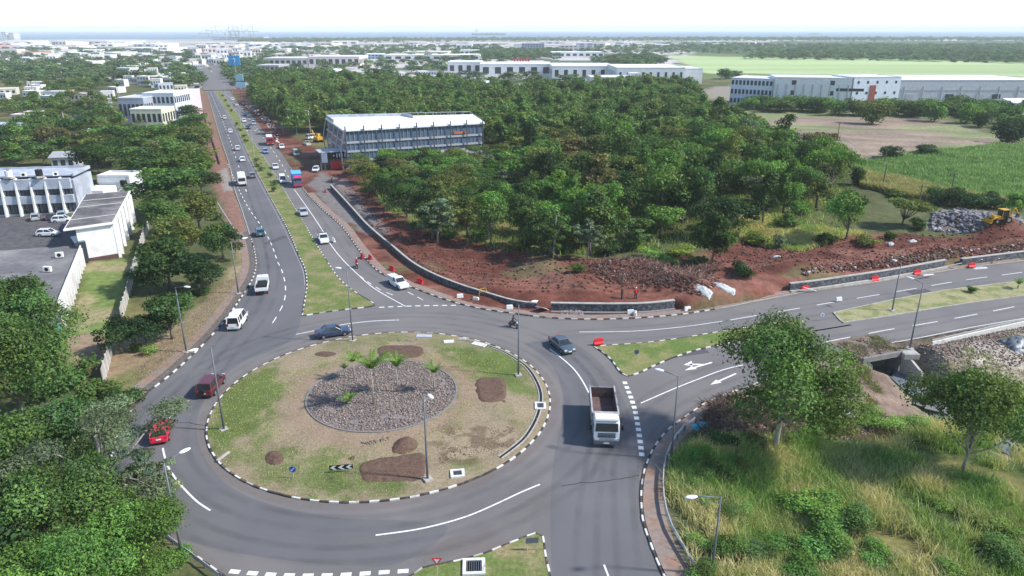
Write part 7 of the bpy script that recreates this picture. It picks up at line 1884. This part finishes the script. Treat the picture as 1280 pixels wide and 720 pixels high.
# open drain channel round the right side of the island
dp = np.array([IP(u, v)[:2] for u, v in [(572,424),(600,429.5),(625,438),(645,449),(660,461),(671,478),(676,494),(674,512),(667,530),(655,548),(640,561),(625,572)]])
dp = smooth(dp, 5); mb = MB(); Nn = normals2(dp)
for s in (-1, 1):
    for i in range(len(dp) - 1):
        a, b = dp[i] + Nn[i] * s * .2, dp[i + 1] + Nn[i + 1] * s * .2; z = IZ(*a)
        mb.prism([tuple(a + Nn[i] * .06), tuple(b + Nn[i + 1] * .06), tuple(b - Nn[i + 1] * .06), tuple(a - Nn[i] * .06)], z - .1, z + .07)
tag(mb.build('drain_channel', M['concrete']), 'narrow open concrete drain curving inside the right kerb of the island', 'drain')
mb = MB(); V_, F_ = ribbon(dp, .13, 0); mb.add([(v[0], v[1], IZ(v[0], v[1]) + .02) for v in V_], F_); tag(mb.build('drain_bed', M['black']), kind='structure')
# soil beds on the island: mounds with rounded corners
def bed(poly, h, label, m='soil', isl=True, name='soil_bed', rough=.5):
    P = np.array([IP(u, v)[:2] if isl else P3(u, v)[:2] for u, v in poly]); P = smooth(P, 4, True)
    lo, hi = P.min(0) - .1, P.max(0) + .1; st = .16; gx = np.arange(lo[0], hi[0], st); gy = np.arange(lo[1], hi[1], st)
    A, B = np.meshgrid(gx, gy); a, b = A.ravel(), B.ravel(); s = sdist(P, a, b) + (fbm(a, b, .7, 5) - .5) * .35
    z0 = isl_z(a, b) if isl else ground_z(a, b)
    z = z0 - .06 + sstep(-.15, .35, s) * (.08 + h * (0.6 + rough * (fbm(a, b, .8, 7) - .3))) * (1 if rough < .8 else sstep(-.2, 1.2, s))
    nx_, ny_ = len(gx), len(gy); I = np.arange(nx_ * ny_).reshape(ny_, nx_)
    F = np.stack([I[:-1, :-1], I[:-1, 1:], I[1:, 1:], I[1:, :-1]], -1).reshape(-1, 4)
    F = F[(s[F] > -.3).any(1)]
    o = link(name, np_mesh(name, np.c_[a, b, z], F, 4, None, True), M[m]); tag(o, label, 'soil bed')
bed([(471,436),(480,432),(505,431.5),(526,433),(530,440),(524,446),(500,448),(478,447)], .14, 'long brown soil bed at the top of the island')
bed([(596,474),(606,471.5),(628,472),(632,480),(632,497),(622,502),(602,502),(596,492)], .16, 'square brown soil bed at the right of the island')
bed([(450,580),(470,573),(500,569),(528,566),(533,590),(526,600),(490,602),(455,602),(450,592)], .1, 'wide brown soil bed at the bottom of the island')
bed([(328,572),(335,563.5),(350,563),(357,574),(348,583),(333,582)], .3, 'round dark soil mound at the lower left of the island', rough=1)
bed([(390,442),(398,438.5),(415,438),(424,442),(412,447),(396,447)], .12, 'thin soil patch below the dark blue saloon', rough=.9)
bed([(488,566),(492,551),(505,545),(521,548),(521,562),(505,569)], .5, 'heap of brown boulders and soil above the wide bed', rough=1)
bed([(431,573),(440,567.5),(448,570),(444,577),(434,577)], .15, 'tiny soil patch beside the chevron board', rough=1)
bed([(622,500),(632,498),(638,502),(630,506)], .12, 'tiny soil spill beside the square bed', rough=1)
for (uv, n_, sd_, lb) in ((((488,426),(518,425.5)), 40, 3, 'line of small stones above the long soil bed'), (((455,556),(488,549)), 60, 4, 'line of small dark stones below the pebble garden')):
    t = np.linspace(0, 1, n_); a, b = IP(*uv[0]), IP(*uv[1]); px = a[0] + (b[0] - a[0]) * t + rng.normal(size=n_) * .3; py = a[1] + (b[1] - a[1]) * t + rng.normal(size=n_) * .2
    V_, F_, C_ = stones(n_, (px, py, isl_z(px, py)), (.04, .16), [(.13,.11,.1),(.2,.17,.14)], sd_); tag(link('stones', np_mesh('stones', V_, F_, 3, C_), M['rock']), lb, 'stones', kind='stuff')
# dug up dark leaves on the island
px, py = in_poly(1500, GP([(560,545),(640,535),(650,555),(600,580),(548,583),(545,560)]), 77); k = fbm(px, py, 1.5, 78) > .52; px, py = px[k], py[k]
V_, F_, C_ = stones(len(px), (px, py, isl_z(px, py) - .02), (.03, .1), [(.13,.08,.06),(.2,.14,.1),(.09,.06,.05)], 79, .4); tag(link('clods', np_mesh('clods', V_, F_, 3, C_), M['rock']), 'dug up brown clods in the lower right of the island', 'clods', kind='stuff')

# ---- guard rails
def guard(name, P, label, cat, rail=True, post=2.0, z=.1, h=.7):
    P = resample(P, post); Nn = normals2(P); e = empty(name, (0, 0, 0), 0, label, cat)
    mb = MB(); zz = [z for p in P]
    prof = [(-.04, .0), (.03, .06), (-.03, .15), (.03, .24), (-.04, .3)]
    r1 = [[(p[0] + n[0] * a, p[1] + n[1] * a, z + h - .3 + b) for a, b in prof] for p, n in zip(P, Nn)]
    mb.loft(r1, closed=False, cap=False); r2 = [[(q[0] + n[0] * .03, q[1] + n[1] * .03, q[2]) for q in r] for r, n in zip(r1, Nn)]; mb.loft([r[::-1] for r in r2], closed=False, cap=False); mb.build('rail', M['galv'], e)
    for i, p in enumerate(P):
        q = MB(); g0 = min(gz(*p), z); q.box((p[0] + Nn[i][0] * .12, p[1] + Nn[i][1] * .12, (g0 - .2 + z + h - .05) / 2), (.1, .1, z + h - .05 - g0 + .2)); q.build('post', M['metal'], e)
guard('guard_rail', smooth(GP([(868,530),(858,536),(848,546),(838,562),(831,580),(828.5,600),(829.5,631),(838,663),(855,693),(870,718),(880,735)]), 5), 'pale steel guard rail curving round the scrub below the slip road', 'guard rail')
guard('guard_rail', smooth(GP([(196,668),(222,687),(250,708),(275,727)]), 5), 'short guard rail by the lamp in the bottom left corner', 'guard rail', z=.12)
# low concrete wall with posts along the south side of the east road
def lowwall(name, px_, h, w, label, m, z=0.0, cap=None, cat='wall', step=1.2, rough=0.0, base=-.6):
    P = resample(px_, step); Nn = normals2(P); mb = MB(); rnd = random.Random(3)
    for i in range(len(P) - 1):
        a, b = P[i], P[i + 1]; hh = h + rnd.uniform(-rough, rough)
        mb.prism([tuple(a + Nn[i] * w / 2), tuple(b + Nn[i + 1] * w / 2), tuple(b - Nn[i + 1] * w / 2), tuple(a - Nn[i] * w / 2)], base, z + hh)
    if cap is None: return tag(mb.build(name, m), label, cat)
    e = empty(name, (0, 0, 0), 0, label, cat); mb.build('wall_face', m, e); c = MB()
    for i in range(len(P) - 1):
        a, b = P[i], P[i + 1]; ww = w + .08
        c.prism([tuple(a + Nn[i] * ww / 2), tuple(b + Nn[i + 1] * ww / 2), tuple(b - Nn[i + 1] * ww / 2), tuple(a - Nn[i] * ww / 2)], z + h + .003, z + h + .1 + rnd.uniform(-.01, .01))
    c.build('coping', M['concrete'], e); return e
lowwall('retaining_wall', WALL1[:np.argmin(np.abs(WALL1[:, 0] - G(680,387)[0]))], 1.0, .3, 'long curved stone retaining wall between highway verge and red earth', M['stonewall'], cap=1)
lowwall('retaining_wall', WALL1[np.argmin(np.abs(WALL1[:, 0] - G(690,387)[0])):], 1.15, .5, 'straight stone wall with pale coping above the top of the roundabout', M['stonewall'], cap=1)
lowwall('footing', WALL1[np.argmin(np.abs(WALL1[:, 0] - G(690,387)[0])):] - np.array([0, .9]), .22, .5, 'low dark footing in front of the straight stone wall', M['concrete_d'])
lowwall('retaining_wall', WALL2, 1.25, .5, 'stepped grey stone wall along the east road, left of the planks', M['stonewall'], cap=1)
lowwall('footing', WALL2 - np.array([0.05, .8]), .35, .5, 'pale footing at the base of the stepped east wall', M['concrete'])
lowwall('retaining_wall', WALL3, 1.2, .5, 'grey stone wall at the right edge beyond the east road', M['stonewall'], cap=1)
lowwall('trench_wall', smooth(GP([(1165,430),(1200,422),(1240,413),(1290,402),(1400,382)]), 4), .45, .22, 'low pale concrete wall beside the east road, right of the culvert', M['kerb_w'], z=-.15, base=-1.2)
lowwall('trench_wall', smooth(GP([(1165,427),(1200,419),(1240,409.5),(1290,399),(1400,379)]), 4), .3, .15, 'thin kerb edge behind the low pale concrete wall', M['concrete'], z=-.05, base=-.6)
lowwall('drain_wall', smooth(np.array([G(1198,446,-1),G(1215,437,-.9),G(1240,431,-.8),G(1270,423,-.8),G(1330,405,-.8)]), 4), .5, .25, 'brown edged concrete drain wall running from the culvert bank', mat('muddy_concrete', (.24,.17,.13), .95, n_scale=2, n_amt=.3), z=-.8, base=-2.2)
lowwall('drain_wall', smooth(np.array([G(1166,468,-1.8),G(1175,462,-1.8),G(1185,455,-1.6)]), 3), .5, .4, 'short broken concrete edge below the lamp block', M['concrete_d'], z=-2, base=-2.9)
# culvert: headwall, two splayed wings and the dark barrel
e = empty('culvert', (0, 0, 0), 0, 'grey concrete culvert mouth with splayed wing walls under the east road', 'culvert')
A = G(1081,448.5); B = G(1124,440.5); dirv = (B - A) / np.linalg.norm(B - A); nrm = np.array([dirv[1], -dirv[0]])
def qbox(name, p, q, th, z0, z1, m, z1b=None):
    d = (q - p) / np.linalg.norm(q - p); n = np.array([-d[1], d[0]]) * th / 2; z1b = z1 if z1b is None else z1b
    mb = MB(); mb.add([(*(p + n), z0), (*(q + n), z0), (*(q - n), z0), (*(p - n), z0), (*(p + n), z1), (*(q + n), z1b), (*(q - n), z1b), (*(p - n), z1)], [(0, 1, 2, 3), (7, 6, 5, 4), (0, 4, 5, 1), (1, 5, 6, 2), (2, 6, 7, 3), (3, 7, 4, 0)])
    return mb.build(name, m, e)
qbox('headwall', A - dirv * .3, B + dirv * 1.2, .35, -.5, .12, M['concrete_d'])
mb = MB(); q4 = [A - dirv * .6 - nrm * .2, B + dirv * 1.5 - nrm * .2, B + dirv * 1.5 - nrm * 5.5, A - dirv * .6 - nrm * 5.5]; mb.prism([tuple(p) for p in q4], -.5, .06); mb.build('deck', mat('site_earth', (.19,.138,.11), .97, n_scale=1.5, n_amt=.35, bump=.08, bump_scale=4), e)
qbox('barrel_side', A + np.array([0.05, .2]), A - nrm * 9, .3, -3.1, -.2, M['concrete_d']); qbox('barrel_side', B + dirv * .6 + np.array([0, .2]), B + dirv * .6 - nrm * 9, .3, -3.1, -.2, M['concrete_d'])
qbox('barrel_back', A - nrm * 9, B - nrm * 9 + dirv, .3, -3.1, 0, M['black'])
wr_ = G(1152,473,-2.4)
qbox('wing_wall', B + dirv * .8, wr_, .35, -3.2, .12, M['concrete'], -1.7)
wl_ = G(1088,466,-2.6); qbox('wing_wall', A - dirv * .1, wl_, .35, -3.2, .1, M['concrete'], -1.6)
mb = MB(); mb.add([(*(A), -2.84), (*wl_, -2.84), (*wr_, -2.84), (*(B + dirv), -2.84), (*(B + dirv - nrm * 9), -2.84), (*(A - nrm * 9), -2.84)], [(0, 1, 2, 3, 4, 5)]); mb.build('floor', mat('wet_mud', (.12,.115,.09), .5, n_scale=1.5, n_amt=.3), e)
p = G(1137,440,.1); mb = MB(); mb.box((p[0], p[1], -.25), (1.9, 1.5, .7)); mb.box((p[0], p[1], .115), (1.6, 1.2, .03)); tag(mb.build('lamp_block', M['concrete'], bevel=.04), 'pale concrete block carrying the lamp over the culvert', 'block')
q = P3(1162,506); 
mb = MB(); 
for (u, v, w, l, a) in ((1165,502,3.2,4.2,-.7),(1172,509,2.4,2.6,-.6)):
    p = G(u, v, -2.5); mb.box((p[0], p[1], -2.5 + (0 if u == 1165 else .05)), (w, l, .12), rz=a)
tag(mb.build('concrete_apron', M['concrete_d']), 'flat grey concrete apron lying in the creek bed', 'slab')
# tarpaulins and debris near the wall end
def crumple(name, u, v, w, l, h, ang, label, m, seed):
    p = P3(u, v); n = 14; r = np.random.default_rng(seed); A, B = np.meshgrid(np.linspace(-.5, .5, n), np.linspace(-.5, .5, n)); H = r.random((n, n)) * .35 * h + h * .6 * np.exp(-(A ** 2 + B ** 2) * 7)
    H[0] = H[-1] = 0; H[:, 0] = H[:, -1] = 0
    x = (A * w + r.normal(size=A.shape) * .06 * w * .5); y = (B * l + r.normal(size=A.shape) * .06 * l * .5)
    ca, sa = math.cos(ang), math.sin(ang); X_ = p[0] + x * ca - y * sa; Y_ = p[1] + x * sa + y * ca
    I = np.arange(n * n).reshape(n, n); F = np.stack([I[:-1, :-1], I[:-1, 1:], I[1:, 1:], I[1:, :-1]], -1).reshape(-1, 4)
    z = ground_z(X_.ravel(), Y_.ravel()) + H.ravel() + .03
    tag(link(name, np_mesh(name, np.c_[X_.ravel(), Y_.ravel(), z], F, 4), M[m]), label, 'tarpaulin')
crumple('tarpaulin', 880, 358, 2.4, 1.4, .6, -.5, 'crumpled white tarpaulin, upper of the two on the red spoil', 'tarp', 1)
crumple('tarpaulin', 905, 367, 3.2, 1.6, .7, -.45, 'larger crumpled white tarpaulin beside the east road kerb', 'tarp', 2)
crumple('tarpaulin', 876, 533, 1.8, 1.1, .3, .4, 'small pale green sheet behind the guard rail end', 'cyan', 3)
crumple('tarpaulin', 1068, 520, 3.4, .6, .2, -.4, 'white scraps below the culvert spoil', 'tarp', 4)
crumple('tarpaulin', 1140, 302, 1.6, 1.0, .5, .2, 'white sack lying in the middle of the red earth', 'tarp', 5); crumple('tarpaulin', 1113, 306, 1.3, 1.0, .6, .2, 'white sack at the upper edge of the red earth', 'tarp', 6)
crumple('tarpaulin', 1272, 430, 4, 3, 1.0, .4, 'blue grey plastic cover heaped at the right edge', 'metal', 7)
crumple('tarpaulin', 1225, 336, 3.0, .8, .4, .2, 'white plastic debris along the kerb near the right edge', 'tarp', 8); crumple('tarpaulin', 970, 322, 1.4, .8, .35, .2, 'grey sheet on the red earth above the east wall', 'tarp', 9)
# timber planks piled at the slip road
for i, (u, v, L, a, t) in enumerate(((935,492,6,.5,.05),(945,495,5,.62,.06),(955,488,5.5,.4,.04),(985,478,4,.2,.03),(925,500,3.6,.9,.08))):
    p = P3(u, v); mb = MB(); mb.box((0, 0, .3), (L, .22, .07), M=Matrix.Rotation(t, 3, 'Y')); mb.box((L * .2, 0, .36), (.1, .3, .05)); o = mb.build('timber_plank', M['wood'], loc=(p[0], p[1], gz(p[0], p[1]) + .1), rz=a)
    tag(o, f"long timber plank beside the slip road kerb, {ORD[i]} of the pile", 'plank', 'planks piled beside the slip road')
# utility poles
for i, (u, v, h) in enumerate(((956,180,6),(1021,198,7),(1103,236,6),(1148,258,5),(1187,248,6),(1047,172,5),(916,165,5),(1105,206,5))):
    p = P3(u, v); e = empty('utility_pole', (p[0], p[1], gz(p[0], p[1])), 1.3, None, 'pole', 'wooden poles along the wood and field'); mb = MB(); mb.tube([(0, 0, -.2), (.1, 0, h)], [.16, .11], 7); mb.build('shaft', M['bark'], e)
    mb = MB(); mb.box((.09, 0, h - .4), (.1, 1.4, .1)); mb.build('crossarm', M['bark'], e); e['label'] = f"wooden pole number {i+1}"
ups = [o for o in scene.objects if o.name.startswith('utility_pole')]
label_rows(ups, 20, lambda o, i, r: f"wooden utility pole, {ordw(i)} from the left along the wood and field edge")
# long pipe on the left bank
pa, pb = P3(273,262), P3(292,288); mb = MB(); mb.tube([(pa[0], pa[1], pa[2] + 1.6), (pb[0], pb[1], pb[2] + .5)], .12, 8); mb.tube([(pb[0], pb[1], pb[2] + .3), (pb[0], pb[1], pb[2] + .7)], .16, 8); tag(mb.build('pipe', M['galv']), 'long pale pipe sloping beside the left highway edge', 'pipe')
# red and white works fence along left edge
fe = empty('works_fence', (0, 0, 0), 0, 'low orange and white works fence left of the carriageway', 'fence')
P = resample(smooth(GP([(249,118),(256,145),(266,175),(276,206)]), 5), 4.0)
mb = MB()
for i in range(len(P) - 1):
    a, b = P[i], P[i + 1]; mb.add([(a[0], a[1], .3), (b[0], b[1], .3), (b[0], b[1], 1.0), (a[0], a[1], 1.0)], [(0, 1, 2, 3)])
mb.build('netting', M['orange'], fe)
for p in P[::2]: q = MB(); q.tube([(p[0], p[1], 0), (p[0], p[1], 1.1)], .05, 5); q.build('post', M['whitep'], fe)
px, py = in_poly(1500, np.array([A - dirv * .5 - nrm * .3, B + dirv * 1.4 - nrm * .3, B + dirv * 1.4 - nrm * 5.0, A - dirv * .5 - nrm * 4.6]), 117)
k = fbm(px, py, 1.2, 118) > .45; px, py = px[k], py[k]
V_, F_, C_ = stones(len(px), (px, py, np.full(len(px), .05)), (.03, .2), [(0.17,0.12,0.095),(0.24,0.19,0.16),(0.11,0.08,0.065)], 117, .5)
tag(link('rubble', np_mesh('rubble', V_, F_, 3, C_), M['rock']), 'brown earth clods on top of the culvert beside the road edge', 'rubble', kind='stuff')
blades('verge_weeds', np.c_[px, py, np.full(len(px), .04)][::3], .3, .03, [(1.1,.95,1.2),(.7,.9,.5)], 119, 'thin weeds over the culvert top', per=3, spread=.3)
# ================================================================ haze: one even volume round everything but the sky
mb = MB(); mb.box((0, 8000, 44), (34000, 19000, 102))
hz = tag(mb.build('haze', None) if False else link('haze', mb.mesh('haze')), kind='stuff', label='thin pale haze over the whole plain')
hm = bpy.data.materials.new('haze'); hm.use_nodes = True; N = hm.node_tree.nodes; N.remove(N['Principled BSDF'])
pv = N.new('ShaderNodeVolumePrincipled'); pv.inputs['Color'].default_value = (.88, .95, 1.0, 1); pv.inputs['Density'].default_value = HAZE_D if 'HAZE_D' in globals() else 0.00013; pv.inputs['Anisotropy'].default_value = 0.0
hm.node_tree.links.new(pv.outputs[0], N['Material Output'].inputs['Volume']); hz.data.materials.append(hm)
for o in scene.objects:
    if '_t' in o: del o['_t']
